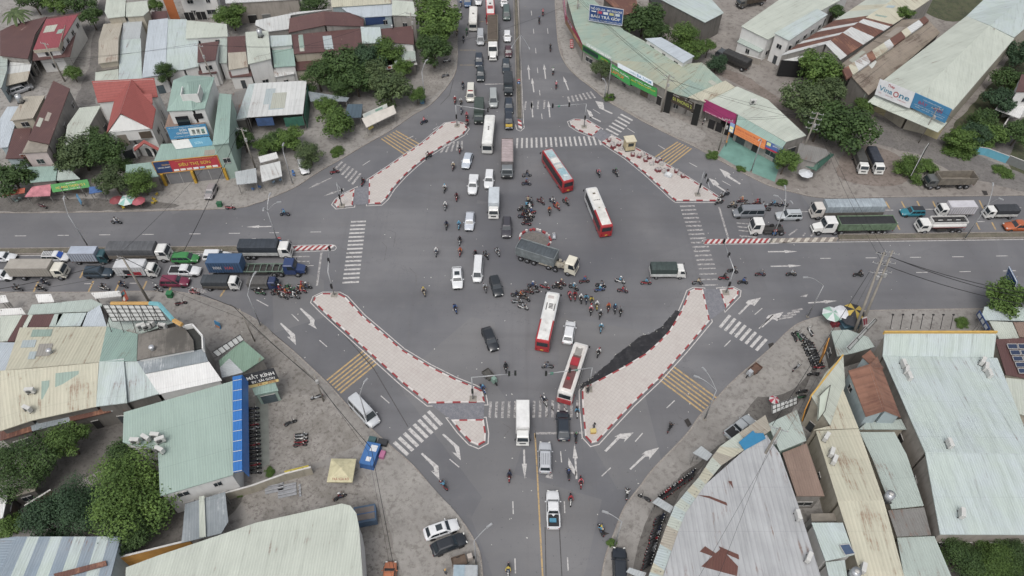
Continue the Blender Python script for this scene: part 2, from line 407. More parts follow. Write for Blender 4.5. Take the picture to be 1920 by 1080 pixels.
# medians
def strip(a, b, w0, h, name, m, side=None):
    mb = MB()
    A, B = G(*a), G(*b); d = (B-A).normalized(); n = Vector((-d.y, d.x, 0))*w0/2
    mb.hexa([A-n, B-n, B+n, A+n], [p+Vector((0, 0, h)) for p in (A-n*.96, B-n*.96, B+n*.96, A+n*.96)]); return struct(name, mb, m)
M_SOIL = earth((104, 96, 86), (122, 114, 100), (86, 92, 66), .7, 'median_soil', .6)
strip((-300, 475.5), (543, 467.5), 1.15, .3, 'median', M_SOIL); strip((1572, 446.5), (2300, 437), 1.15, .3, 'median', M_SOIL)
strip((963, -160), (974, 222), .75, .22, 'median', M_SOIL)
for a, b in (((-300, 470.5), (543, 462.5)), ((-300, 481), (543, 472.5)), ((1572, 441.5), (2300, 432)), ((1572, 451.5), (2300, 442)), ((958.5, -160), (969.5, 222)), ((967.5, -160), (978.5, 222))):
    strip(a, b, .16, .34, 'kerb', M_KERB)
def hatch(a, b, w0, m1, m2, pitch=1.0, h=.18):
    A, B = G(*a), G(*b); L = (B-A).length; d = (B-A).normalized(); n = Vector((-d.y, d.x, 0))
    mb = MB(); k = int(L/pitch)*2; sl = w0*.8
    for i in range(k):
        s0 = L*i/k; s1 = L*(i+1)/k
        q = [A+d*(s0-sl*.5)-n*w0/2, A+d*(s1-sl*.5)-n*w0/2, A+d*(s1+sl*.5)+n*w0/2, A+d*(s0+sl*.5)+n*w0/2]
        mb.hexa([(p.x, p.y, 0) for p in q], [(p.x, p.y, h) for p in q], i % 2)
    struct('median', mb, [m1, m2])
hatch((549, 466.5), (624, 464.5), 1.05, m_r, m_w); hatch((1323, 453.5), (1444, 451.8), 1.05, m_r, m_w)
hatch((1447, 451.6), (1570, 449.5), 1.0, plain((200, 192, 178), .8, 0, .4), plain((140, 130, 122), .8, 0, .3), 1.5)
hatch((974, 226), (975.5, 241), .75, m_r, m_w)
# markings
M_LW = roadpaint((201, 198, 195), .56); M_LF = roadpaint((190, 187, 184), .48); M_LY = roadpaint((196, 162, 104), .55)
def seg(mb, a, b, w0, z=.006):
    A, B = G(*a), G(*b); d = (B-A).normalized(); n = Vector((-d.y, d.x, 0))*w0/2
    mb.poly([(p.x, p.y, z) for p in (A-n, B-n, B+n, A+n)])
def lines(lst, w0, m):
    mb = MB()
    for l in lst:
        for i in range(len(l)-1): seg(mb, l[i], l[i+1], w0)
    struct('road_marking', mb, m)
def zebra(a0, a1, b0, b1, n, w0=.42, m=None):
    "n stripes; first stripe a0-a1, last stripe b0-b1 (picture points)"
    mb = MB(); A0, A1, B0, B1 = G(*a0), G(*a1), G(*b0), G(*b1)
    for i in range(n):
        t = i/(n-1); p = A0.lerp(B0, t); q = A1.lerp(B1, t); d = (q-p).normalized(); k = Vector((-d.y, d.x, 0))*w0/2
        mb.poly([(r.x, r.y, .006) for r in (p-k, q-k, q+k, p+k)])
    struct('zebra_crossing', mb, m or M_LW)
zebra((658, 416), (686, 415), (642, 530), (673, 528.5), 16); zebra((1275, 387), (1303, 386), (1308, 496), (1340, 495), 15, .42, M_LF)
zebra((1310, 504), (1342, 503), (1314, 535), (1346, 534), 4, .3, M_LF)
zebra((970, 259), (969, 278), (1121, 255), (1127, 272), 18); zebra((838, 268), (826, 287), (866, 264), (866, 281), 5, .42, M_LF)
zebra((920, 753), (918, 784), (1083, 750), (1083, 782), 15, .4, M_LF)
zebra((803, 771), (828, 797), (739, 829), (765, 853), 8, .55); zebra((1164, 214), (1186, 226), (1131, 247), (1154, 259), 7, .5)
zebra((1065, 181), (1068, 192), (1107, 172), (1116, 184), 7, .45, M_LF); zebra((1369, 591), (1350, 614), (1437, 636), (1418, 657), 8, .5)
zebra((642, 303), (629, 316), (676, 325), (660, 346), 6, .5, M_LF); zebra((986, 190), (984, 206), (1021, 188), (1020, 204), 4, .4, M_LF)
def ybox(a0, a1, b0, b1, n=6): 
    mb = MB()
    for i in range(n):
        t = i/(n-1); seg(mb, (a0[0]+(b0[0]-a0[0])*t, a0[1]+(b0[1]-a0[1])*t), (a1[0]+(b1[0]-a1[0])*t, a1[1]+(b1[1]-a1[1])*t), .3)
    struct('road_marking', mb, M_LY)
ybox((683, 657), (613, 713), (708, 680), (638, 737), 6); ybox((1262, 687), (1343, 746), (1237, 712), (1317, 772), 6)
ybox((1271, 266), (1229, 294), (1297, 278), (1256, 310), 6); ybox((742, 245), (786, 270), (715, 260), (760, 290), 6)
D = [[(28, 442.3), (49, 442.2)], [(108, 441.3), (129, 441.2)], [(186, 440.3), (207, 440.2)], [(267, 439.5), (288, 439.5)], [(355, 438.5), (376, 438.4)], [(429, 437.5), (450, 437.3)], [(505, 436.5), (523, 436.3)], [(582, 435), (602, 434.8)],
 [(1538, 484.5), (1558, 484.3)], [(1623, 483.5), (1644, 483.3)], [(1706, 482.5), (1727, 482.3)], [(1785, 481.5), (1807, 481.3)], [(1868, 480), (1890, 479.7)], [(1635, 511.5), (1655, 511)], [(1718, 511), (1739, 510.6)], [(1799, 509.5), (1820, 509)], [(1881, 508), (1905, 507.5)],
 [(6, 505), (20, 505)], [(158, 532), (176, 532)], [(243, 531), (262, 531)], [(562, 547), (578, 547)], [(560, 498), (588, 498)], [(1650, 394), (1675, 394)], [(1735, 392.5), (1760, 392)], [(1900, 389), (1915, 389)], [(1500, 397), (1518, 396.7)], [(1830, 415.5), (1846, 415.5)], [(1670, 417), (1684, 417)],
 [(481, 562), (503, 574)], [(547, 589), (560, 602)], [(599, 638), (613, 650)], [(714, 742), (730, 756)], [(843, 861), (861, 876)], [(1429, 578), (1415, 590)], [(1450, 590), (1423, 616)], [(1370, 638), (1358, 650)], [(1265, 751), (1250, 765)], [(1205, 812), (1191, 828)], [(1145, 877), (1128, 893)],
 [(1051, 846), (1053, 867)], [(1058, 940), (1059, 962)], [(1064, 1045), (1065.5, 1070)], [(961.5, 940), (962.5, 964)], [(965.5, 1047), (966.5, 1075)], [(996, 20), (997, 29)], [(1000, 54), (1001, 63)], [(1004, 90), (1005, 100)], [(1007.5, 127), (1008.5, 137)], [(1011.5, 169), (1012.5, 179)], [(1015.5, 213), (1016.5, 223)], [(1026.5, 53), (1027.5, 63)],
 [(1234, 272), (1247, 280)], [(1292, 305), (1307, 313)], [(1354, 339), (1370, 348)], [(1176, 240), (1190, 249)], [(1112, 205), (1125, 213)], [(680, 310), (694, 301)], [(812, 243), (822, 237)], [(775, 255), (760, 262)]]
lines(D, .16, M_LW)
D = [[(980, 270), (983, 262)]]
lines([[(897, y), (912, y)] for y in ()], .2, M_LW)
lines([[(0, 479.5), (545, 474)], [(1445, 455.7), (1920, 449)], [(971, 0), (974, 60), (982, 236)], [(966.5, 233), (969, 243), (976, 246), (983, 240), (982, 232)]], .16, M_LW)
lines([[(631, 464.7), (627, 469.5), (545, 473)], [(545, 460.5), (620, 458.5), (628, 460), (631, 464.7)], [(1572, 447), (1450, 457), (1322, 458), (1315, 454), (1318, 450), (1440, 447)]], .14, M_LW)
lines([[(603, 472), (594, 536)], [(1348, 388), (1366, 448)], [(1004, 812.5), (1094, 811.5)], [(909, 158), (957, 157)]], .38, M_LF)
lines([[(1003, 812), (1007, 880), (1012, 980), (1018, 1090)]], .22, M_LY)
lines([[(896, 40), (914, 41)], [(896, 78), (916, 79)], [(862, 94), (893, 94)], [(862, 122), (890, 122)], [(985, 12), (984, 12.5)]], .22, roadpaint((170, 150, 110), .5))
tk = []
for x, y in ((62, 527), (165, 527), (215, 527), (265, 527), (315, 528)): tk.append([(x+10, y), (x, y+22)])
for x, y in ((150, 505),): tk.append([(x+8, y), (x, y+16)])
for i in range(7): tk.append([(1661+i*29.2, 378-i*.4), (1668+i*29.2, 391)])
for x in (1680, 1830, 1860): tk.append([(x, 417), (x+7, 431)])
for x, y in ((385, 541),): tk.append([(x+38, y), (x+28, y+15)])
lines(tk, .3, M_LY)
def arrow(tail, head, w0=.28, hw=.75, hl=2.4, m=None):
    A, B = G(*tail), G(*head); d = (B-A).normalized(); n = Vector((-d.y, d.x, 0)); C = B-d*hl; mb = MB()
    mb.poly([(p.x, p.y, .006) for p in (A-n*w0/2, C-n*w0/2, C+n*w0/2, A+n*w0/2)]); mb.poly([(p.x, p.y, .006) for p in (C-n*hw/2, B, C+n*hw/2)])
    struct('road_marking', mb, m or M_LW)
for t, h in (((509, 424.5), (462, 425.5)), ((509, 448.5), (455, 449.5)), ((1440, 472), (1495, 471.5)), ((1445, 499.5), (1503, 498)), ((982.5, 843), (984, 898)),
             ((992.5, 149), (990.5, 121)), ((1023, 148), (1020, 120)), ((1001, 173), (997.5, 146)), ((999, 220), (996.5, 190)), ((1031, 220), (1028, 189)), ((1066, 169), (1056, 143)), ((1081, 898), (1077, 832)), ((1515, 568), (1570, 564))): arrow(t, h)
def barrow(px, m=None): # bent turning arrow, outline in picture points
    sheet('road_marking', px, .006, m or M_LW)
barrow([(1116, 189), (1131, 192), (1133, 205), (1149, 212), (1147, 214), (1124, 203), (1126, 207)]); barrow([(1100, 205), (1108, 209), (1112, 217), (1110, 219), (1127, 227), (1126, 229), (1104, 218), (1107, 222)])
barrow([(1349, 316), (1365, 323), (1370, 327), (1368, 330), (1389, 344), (1387, 346), (1360, 330), (1361, 334)]); barrow([(1329, 334), (1341, 338), (1349, 346), (1345, 347), (1364, 360), (1361, 361), (1338, 346), (1339, 350)])
barrow([(564, 577), (586, 595), (590, 600), (589, 608), (594, 617), (578, 608), (582, 606), (581, 600), (562, 579)]); barrow([(527, 605), (547, 622), (553, 627), (555, 647), (538, 631), (544, 632), (544, 629), (525, 607)])
barrow([(832, 813), (861, 838), (864, 863), (847, 847), (856, 850), (852, 838), (829, 815)]); barrow([(792, 849), (822, 874), (824, 900), (807, 882), (815, 886), (813, 876), (789, 851)])
barrow([(1384, 588), (1402, 570), (1398, 568), (1403, 563), (1427, 558), (1414, 574), (1410, 571), (1406, 571), (1387, 590)]); barrow([(1426, 613), (1441, 597), (1436, 597), (1441, 591), (1469, 585), (1457, 602), (1452, 599), (1447, 599), (1430, 614)])
barrow([(1133, 845), (1158, 819), (1152, 819), (1163, 813), (1188, 811), (1170, 829), (1172, 823), (1162, 822), (1137, 847)]); barrow([(1180, 879), (1208, 852), (1203, 852), (1210, 846), (1236, 839), (1217, 862), (1217, 856), (1210, 856), (1183, 881)])
barrow([(1066, 858), (1081, 886), (1080, 893), (1072, 884), (1065, 872)]); barrow([(1022, 895), (1036, 898), (1036, 889), (1033, 880), (1030, 884)], M_LF)
barrow([(354, 541), (372, 540), (386, 545), (389, 548), (372, 552), (353, 550)], M_LF)
barrow([(1512, 557), (1500, 556), (1515, 551)], M_LF); arrow((622, 333), (577, 354), m=M_LF); arrow((645, 354), (606, 368), m=M_LF)
for i in range(4): lines([[(1485-i*9, 583+i*5), (1505-i*6, 579+i*5)]], .35, M_LF)
for x, y in ((1381, 418), (1383, 425), (1385, 432), (1387, 442)): lines([[(x, y), (x+32, y+3)]], .3, M_LF)
lines([[(1479, 441), (1495, 430)], [(1505, 443), (1510, 437)], [(1520, 443), (1526, 437)]], .3, M_LF)
lines([[(540+i*0, 481+i*9), (580, 481+i*9)] for i in range(3)], .3, M_LF)
# wet tar-dark puddle against the south-east island
M_TAR = N('wet_road'); P_ = M_TAR.n('NewGeometry').outputs['Position']; M_TAR.bump(M_TAR.noise(P_, 5, 4), .3, .01)
M_TAR = M_TAR.fin(M_TAR.mix(M_TAR.mr(M_TAR.noise(P_, .9, 6, .7), .5, .72, 0, .7), S(40, 39, 42), S(78, 76, 78)), M_TAR.mr(M_TAR.noise(P_, .5, 4), .4, .6, .3, .7))
pd = [(1276, 584), (1266, 582), (1259, 592), (1250, 600), (1241, 612), (1230, 619), (1218, 626), (1207, 628), (1197, 633), (1181, 646), (1168, 656), (1160, 662), (1153, 667), (1143, 679), (1130, 690), (1119, 700), (1110, 706), (1104, 713), (1094, 717), (1088, 723), (1089, 731), (1097, 727), (1109, 720), (1136, 706), (1173, 686), (1211, 663), (1236, 641), (1256, 620)]
rpd = random.Random(4); edge = []
for i in range(24):
    (x0, y0), (x1, y1) = pd[i], pd[i+1]; n_ = max(1, int(hypot(x1-x0, y1-y0)/3.5))
    for j in range(n_): t = j/n_; edge.append((x0+(x1-x0)*t+rpd.uniform(-.8, .8)*(i < 21), y0+(y1-y0)*t+rpd.uniform(-.7, .7)*(i < 21)))
sheet('puddle', edge+pd[24:], .012, M_TAR)
M_SEAM_SHADOW = roadpaint((74, 72, 72), .6)
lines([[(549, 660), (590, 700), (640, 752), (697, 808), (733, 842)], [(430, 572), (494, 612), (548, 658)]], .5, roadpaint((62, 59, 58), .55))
lines([[(1022, 988), (1024, 1090)], [(1049, 992), (1054, 1090)], [(590, 562), (640, 622), (700, 690), (765, 800)], [(850, 150), (843, 178), (826, 196)], [(1225, 877), (1200, 912), (1180, 950)], [(856, 60), (857, 120)]], .14, M_SEAM_SHADOW)  # dark road seams; the south-west slip diagonal is a cable's shadow painted in
rsm = random.Random(6)
for (x, y), n_ in (((1000, 770), 6), ((880, 300), 4), ((700, 470), 4)):
    for _ in range(n_):
        a, b = x+rsm.uniform(-70, 70), y+rsm.uniform(-40, 40); lines([[(a, b), (a+rsm.uniform(-8, 8)+10, b+rsm.uniform(5, 14)), (a+rsm.uniform(0, 30), b+rsm.uniform(20, 34))]], .12, roadpaint((88, 86, 88), .46))
# ---------------- buildings ----------------
MINT, MIN2, CRM, CRMT, GB, LB, MAR, TAN, WHT, TEAL = (178, 191, 183), (187, 201, 194), (202, 197, 174), (198, 205, 192), (184, 190, 192), (192, 202, 210), (98, 66, 64), (158, 144, 128), (216, 216, 212), (150, 177, 167)
R = {'mint': roof(MINT, .25), 'mint2': roof(MIN2, .16, c2=(190, 202, 206), dirt=.5), 'cream': roof(CRM, .3, c2=(192, 190, 168), rib=.5, rc=(142, 108, 84)), 'crmt': roof(CRMT, .15), 'gb': roof(GB, .2), 'lb': roof(LB, .12), 'mar': roof(MAR, .12, rc=(190, 160, 150), c2=(106, 72, 68), dirt=.2), 'tan': roof(TAN, .45, rc=(96, 78, 66), c2=(136, 124, 110)), 'wht': roof((208, 210, 208), .3, rib=.9), 'white': roof((228, 228, 226), .02, dirt=.12), 'teal': roof(TEAL, .1, c2=(150, 180, 168)), 'teal2': roof((158, 180, 169), .05, dirt=.15, sheet=.04, c2=(164, 186, 175)),
     'rust': roof((112, 72, 60), .5, rc=(160, 110, 84)), 'conc': roof((92, 88, 82), .6, rc=(132, 126, 118), rib=50, c2=(126, 120, 112), sheet=.02), 'tiles': tiles((168, 84, 78)), 'tile2': roof((156, 108, 86), .5, rc=(112, 72, 58), rib=1.35, c2=(132, 90, 72), sheet=.2), 'grey': roof((170, 172, 174), .25, c2=(184, 186, 188), rib=.7, dirt=.45), 'silver': roof((134, 144, 150), .3, rc=(196, 202, 206), c2=(160, 168, 172)), 'brown': roof((140, 116, 102), .2, c2=(152, 128, 114)),
     'blue': roof((40, 116, 200), .02, dirt=.12, rib=.4), 'strp': roof((136, 152, 166), .2, c2=(150, 162, 172)), 'red': roof((156, 70, 78), .08, dirt=.2), 'dgreen': roof((60, 104, 88), .1), 'grn': roof((128, 158, 138), .3), 'beige': roof((176, 168, 152), .3, c2=(188, 180, 164)), 'gry2': roof((138, 136, 132), .35, c2=(122, 120, 116)), 'bcan': plain((72, 108, 168), .6, 0, .2), 'pink': canvas_m0((200, 120, 132)) if 'canvas_m0' in globals() else plain((200, 124, 134), .7, 0, .4, .8), 'dark': plain((52, 54, 52), .8, 0, .3), 'bgr': roof((84, 104, 118), .1, rib=.8), 'cement': plain((150, 142, 130), .9, 0, .4, .5)}
WL = {'w': wallm((224, 224, 221), .18), 'g': wallm((158, 154, 148), .55), 'm': wallm((158, 182, 170), .3), 'c': wallm((184, 176, 158), .45), 'p': wallm((208, 192, 188), .25), 'd': wallm((116, 112, 106), .55), 'b': wallm((168, 184, 188), .3), 't': wallm((166, 158, 148), .5), 'y': wallm((196, 184, 140), .3), 'o': plain((196, 112, 62), .7)}
OPEN = plain((30, 30, 32), .9, 0, .2); FRM = plain((190, 188, 184), .6); POST = plain((150, 148, 144), .6, .2, .2); WPOST = plain((206, 204, 200), .6)
def uvs(P):
    a = (P[1]-P[0]).normalized(); n = Vector((0, 0, 0))
    for i in range(len(P)): n += (P[i]-P[0]).cross(P[(i+1) % len(P)]-P[0])
    n.normalize(); b = n.cross(a); o = Vector((P[0].x*.37 % 13, P[0].y*.21 % 17))
    return [(o.x+(p-P[0]).dot(a), o.y+(p-P[0]).dot(b)) for p in P]
def orient(P):
    A = sum(P[i].x*P[(i+1) % len(P)].y-P[(i+1) % len(P)].x*P[i].y for i in range(len(P)))
    if A < 0: P = [P[0]]+P[1:][::-1]; return P, True
    return P, False
def roofpart(parent, P, m, th=.09, name='roof'):
    uv = uvs(P); idx = list(range(len(P))); Q, fl = orient(P)
    if fl: uv = [uv[0]]+uv[1:][::-1]
    n = len(Q); mb = MB(); dn = [q-Vector((0, 0, th)) for q in Q]
    if n > 4:
        from mathutils.geometry import tessellate_polygon
        for t in tessellate_polygon([[Vector((q.x, q.y, 0)) for q in Q]]):
            t = list(t); a, b, c = [Q[k] for k in t]
            if (b-a).cross(c-a).z < 0: t = t[::-1]
            mb.poly([Q[k] for k in t], 0, [uv[k] for k in t])
    else: mb.poly(Q, 0, uv)
    for i in range(n): mb.poly([dn[i], dn[(i+1) % n], Q[(i+1) % n], Q[i]], 0, [(0, 0), (1, 0), (1, th), (0, th)])
    o = part(name, mb, m, parent)
    A = (Q[1]-Q[0]).cross(Q[-1]-Q[0]).length
    if n == 4 and A > 70 and name == 'roof' and m.name.startswith('corr') and m not in (R['teal2'], R['mint2'], R['crmt'], R['lb'], R['grey']):
        e1, e2 = Q[1]-Q[0], Q[3]-Q[0]; nn = e1.cross(e2).normalized()*.03; L1, L2 = e1.length, e2.length
        for k in range(rpt.choice((2, 3, 4)) if A < 300 else 6):
            du = rpt.choice((1.05, 2.1, 3.1))/L1; dv = rpt.choice((1.8, 3, 6))/L2
            if du > .5 or dv > .7: continue
            u, v = rpt.uniform(.04, .94-du), rpt.uniform(.04, .96-dv); f = lambda a, b: (Q[0].lerp(Q[1], a)).lerp(Q[3].lerp(Q[2], a), b)
            c4 = [f(u, v), f(u+du, v), f(u+du, v+dv), f(u, v+dv)]; mp = MB(); mp.hexa([q+nn*(.2+.25*k) for q in c4], [q+nn*(1+.25*k) for q in c4]); mp.uv[1] = [(0, 0), (du*L1, 0), (du*L1, dv*L2), (0, dv*L2)]; part('sheet_patch', mp, PATCH[rpt.randrange(len(PATCH))], o)
        if A > 160:
            mp = MB(); v = rpt.uniform(.3, .7); mp.tube(f4(Q, .02, v)+nn*2, f4(Q, .98, v)+nn*2, .035, n=4); part('cable_run', mp, CHASB, o)
    return o
rpt = random.Random(8)
def f4(Q, a, b): return (Q[0].lerp(Q[1], a)).lerp(Q[3].lerp(Q[2], a), b)
CHASB = plain((70, 68, 66), .8)
PATCH = [roof(c, r, rib=.4) for c, r in (((184, 186, 172), .2), ((166, 184, 190), .1), ((204, 206, 200), .3), ((150, 172, 160), .1), ((168, 158, 146), .4), ((160, 156, 148), .3), ((176, 188, 190), .1))]
def hts(h, n): return list(h) if isinstance(h, (list, tuple)) else [h]*n
def px3(pts, h): return [G(p[0], p[1], z) for p, z in zip(pts, hts(h, len(pts)))]
def bld(label, wall, pieces, name='house', cat='house', ins=.22, base=None, group=None):
    base = PH if base is None else base
    allp = [G(p[0], p[1], 0) for pc in pieces for p in pc[2]]
    c = sum(allp, Vector())/len(allp); T = thing(name, label, cat, (c.x, c.y, base), 0, group, world=True)
    for pc in pieces:
        m, h, pts = pc[:3]; opt = pc[3] if len(pc) > 3 else ''
        P = px3(pts, h); m_ = R[m] if isinstance(m, str) else m
        roofpart(T, P, m_, .12 if 'o' in opt else .16)
        Q, _ = orient([p.copy() for p in P]); Wp = inset(Q, ins)
        if 'o' in opt:
            mb = MB()
            for q in Wp: mb.tube((q.x, q.y, base), (q.x, q.y, q.z-.12), .07, n=5)
            part('posts', mb, POST, T) if False else [part('post', MB().tube((q.x, q.y, base), (q.x, q.y, q.z-.12), .07, n=5), POST, T) for q in Wp]
        else:
            mb = MB(); n = len(Wp)
            for i in range(n):
                a, b = Wp[i], Wp[(i+1) % n]; mb.poly([(a.x, a.y, base), (b.x, b.y, base), (b.x, b.y, b.z-.14), (a.x, a.y, a.z-.14)])
            part('wall', mb, WL[wall if len(pc) < 5 else pc[4]], T)
            if cat in ('house', 'shop', 'shed', 'hall'):
                for i in range(n):
                    a, b = Wp[i], Wp[(i+1) % n]; L = (b-a).xy.length; d = Vector((b.x-a.x, b.y-a.y, 0)).normalized(); nn = Vector((d.y, -d.x, 0)); cz = min(a.z, b.z)
                    if nn.dot((CAM.location-a).xy.to_3d().normalized()) < .35 or L < 2.6: continue
                    k = int(L/3.2) or 1
                    for j in range(k):
                        for lv in range(2 if cz > 6 else 1):
                            if rwn.random() < .25: continue
                            s0 = L*(j+.5)/k; ww = rwn.choice((.5, .65, 1.1 if lv == 0 else .7)); z0 = base+(.02 if (lv == 0 and rwn.random() < .6) else 1.0)+lv*3.1; z1 = base+2.25+lv*3.0
                            if z1 > cz-.4: continue
                            p, q = a+d*(s0-ww)+nn*.03, a+d*(s0+ww)+nn*.03; door = z0 < base+.1; w3 = MB()
                            w3.hexa([Vector((p.x, p.y, z0)), Vector((q.x, q.y, z0)), Vector((q.x, q.y, z1)), Vector((p.x, p.y, z1))], [Vector((v.x, v.y, z))+nn*.05 for v, z in ((p, z0), (q, z0), (q, z1), (p, z1))])
                            o = part('door' if door else 'window', w3, rwn.choice(DOORM) if door else GL, T)
                            w4 = MB(); w4.tube(Vector((p.x, p.y, z1))+nn*.06, Vector((q.x, q.y, z1))+nn*.06, .07, n=4)
                            if not door: w4.tube(Vector((p.x, p.y, z0))+nn*.06, Vector((q.x, q.y, z0))+nn*.06, .07, n=4); w4.tube(Vector(((p.x+q.x)/2, (p.y+q.y)/2, z0))+nn*.06, Vector(((p.x+q.x)/2, (p.y+q.y)/2, z1))+nn*.06, .04, n=4)
                            part('frame', w4, FRM, o)
    return T
rwn = random.Random(21); DOORM = [plain((104, 92, 80), .6, 0, .3), plain((70, 76, 80), .5, 0, .3), plain((120, 122, 120), .5, 0, .3), plain((48, 46, 46), .8), plain((84, 100, 108), .5, 0, .3)]
def panel(T, name, a, b, z1, z0, m, th=.06, h=None):
    "vertical panel: top edge a-b seen at height z1, hanging down to z0"
    A, B = G(a[0], a[1], z1 if h is None else h), G(b[0], b[1], z1 if h is None else h); d = (B-A).normalized(); n = Vector((d.y, -d.x, 0))*th
    if n.y > 0 and abs(n.y) > abs(n.x)*.3: n = -n
    A.z = B.z = z1; A2 = Vector((A.x, A.y, z0)); B2 = Vector((B.x, B.y, z0)); mb = MB(); mb.hexa([A, B, B2, A2], [A+n, B+n, B2+n, A2+n]); return part(name, mb, m, T)
def windows(T, a, b, z1, z0, n, frac=.55, m=None, name='window', fr=True):
    "n windows along a wall line whose base runs a-b (picture points on the ground)"
    A, B = G(a[0], a[1], PH), G(b[0], b[1], PH); d = B-A; L = d.length; d.normalize(); nn = Vector((d.y, -d.x, 0))
    cam_ = CAM.location-A
    if nn.dot(Vector((cam_.x, cam_.y, 0))) < 0: nn = -nn
    for i in range(n):
        s0 = L*(i+.5-frac/2)/n; s1 = L*(i+.5+frac/2)/n; p = A+d*s0+nn*.05; q = A+d*s1+nn*.05
        def bx(p, q, za, zb, t): mb = MB(); mb.hexa([Vector((p.x, p.y, za)), Vector((q.x, q.y, za)), Vector((q.x, q.y, zb)), Vector((p.x, p.y, zb))], [Vector((v.x, v.y, 0))+nn*t+Vector((0, 0, z)) for v, z in ((p, za), (q, za), (q, zb), (p, zb))]); return mb
        o = part(name, bx(p, q, z0, z1, .04), m or GL, T)
        if fr:
            f = MB(); k = d*.09
            for (u, v, za, zb) in ((p-k, q+k, z1, z1+.1), (p-k, q+k, z0-.1, z0), (p-k, p, z0, z1), (q, q+k, z0, z1), ((p+q)/2-k*.4, (p+q)/2+k*.4, z0, z1)):
                b_ = bx(u, v, za, zb, .07); f.add(b_.v, b_.f)
            part('frame', f, FRM, o)
GL = glass((40, 48, 54))
# --- north-west block, rear rows ---
bld('low house under wide dark maroon roof at the left edge, near the palm', 'g', [('mar', 5, [(0, 104), (52, 110), (66, 64), (88, 31), (22, 47), (0, 58)])])
t = bld('house with red metal roof ringed by a maroon veranda on white pillars', 'w', [('mar', 4.2, [(61, 114), (131, 106), (146, 46), (160, 22), (84, 33), (62, 94)], 'o'), ('red', [6.2, 6.2, 6.6, 6.6], [(62, 94), (109, 89), (146, 27), (86, 36)])])
panel(t, 'gable', (62, 94), (109, 89), 6.3, 5.5, WL['c']); panel(t, 'gable', (110, 89), (122, 47), 6.6, 5.4, WL['c'])
bld('house with pale mint roof at the left edge above the carport', 'b', [('mint', 4.2, [(0, 166), (3, 163), (13, 131), (14, 104), (0, 105)])])
bld('carport with half white half beige roof over a silver car', 'g', [('wht', 3.4, [(13, 139), (56, 133), (60, 112), (19, 113)], 'o'), ('beige', [2.9, 2.9, 3.4, 3.4], [(3, 163), (51, 151), (56, 133), (13, 139)], 'o')], name='carport', cat='carport')
bld('boxy house with grey-beige flat roof and stained beige front wall', 'c', [('beige', 6.2, [(19, 226), (62, 221), (84, 179), (45, 181)])])
bld('low blue-mint roofed shed in front of the boxy beige house', 'b', [('lb', 4.2, [(0, 277), (15, 275), (26, 240), (37, 199), (14, 200), (0, 222)]), ('mar', 4.2, [(10, 297), (44, 297), (59, 240), (27, 241)])])
t = bld('long narrow house with ribbed maroon roof and pink front with balcony window', 'g', [('mar', 7.6, [(52, 262), (92, 270), (131, 166), (100, 151)]), ('w_' if 0 else 'cement', 7.2, [(41, 287), (88, 284), (91, 270), (53, 263)], '', 'p')])
windows(t, (56, 322), (74, 321), 4.6, 2.6, 1, .7, plain((120, 70, 44), .6), 'door'); windows(t, (80, 320), (102, 314), 5.6, 3.6, 1, .7)
bld('plain grey-green flat roofed house between the maroon roof and the red villa', 'g', [('crmt', 6, [(120, 274), (166, 270), (168, 235), (189, 198), (149, 202), (126, 235)])])
# red tiled villa
t = bld('white villa with steep red tiled gable roofs and arched porch', 'w', [('tiles', [8, 8, 11, 11], [(183, 192), (296, 181), (289, 146), (172, 152)]), ('tiles', [7.6, 8, 11, 11], [(199, 250), (214, 189), (247, 149), (226, 212)]), ('tiles', [7.6, 11, 11, 8], [(285, 242), (226, 212), (247, 149), (292, 204)]), ('tiles', [8.4, 8.4, 9.6, 9.6], [(264, 197), (286, 194), (285, 175), (246, 177)])], name='villa', cat='house')
panel(t, 'gable', (206, 244), (279, 236), 8.0, 5.2, WL['w'], .3); 
mb = MB(); mb.hexa([G(204, 247, 7.7), G(282, 240, 7.7), G(227, 215, 10.6)], [p+Vector((0, -.25, 0)) for p in (G(204, 247, 7.7), G(282, 240, 7.7), G(227, 215, 10.6))]); part('gable', mb, WL['w'], t)
for x in (226, 235): panel(t, 'window', (x-1.5, 223-(x-226)*.1), (x+4.5, 222-(x-226)*.1), 9.2, 8.2, GL, .3)
panel(t, 'window', (260, 246), (282, 244), 7.0, 5.4, plain((88, 76, 64), .7), .4); panel(t, 'door', (219, 252), (236, 250), 6.8, 4.2, plain((140, 132, 120), .6), .4)
roofpart(t, px3([(208, 240), (241, 246), (241, 241), (212, 233)], [7, 7, 7.4, 7.4]), R['tiles'])
roofpart(t, px3([(250, 277), (270, 262), (298, 277), (300, 284), (270, 268), (252, 283)], [4.6, 5.4, 4.6, 4.4, 5.2, 4.4]), R['tiles'], .2, 'porch_roof')
for i in range(8):
    a0, a1 = pi*i/8, pi*(i+1)/8; c = G(276, 300, PH); w_ = 1.9
    mb = MB(); mb.tube((c.x+w_*cos(a0), c.y, 2.2+w_*sin(a0)), (c.x+w_*cos(a1), c.y, 2.2+w_*sin(a1)), .22, n=5); part('arch', mb, WL['w'], t) if i % 8 == 0 else None
mb = MB(); mb.path([(c.x+1.9*cos(pi*i/10), c.y, 2.2+1.9*sin(pi*i/10)) for i in range(11)], .2); mb.tube((c.x-1.9, c.y, PH), (c.x-1.9, c.y, 2.2), .2); mb.tube((c.x+1.9, c.y, PH), (c.x+1.9, c.y, 2.2), .2); part('porch_arch', mb, WL['w'], t)
for y in (206, 228, 250): panel(t, 'side_window', (302, y), (307, y+10), 5.8, 4.6, GL, .1)
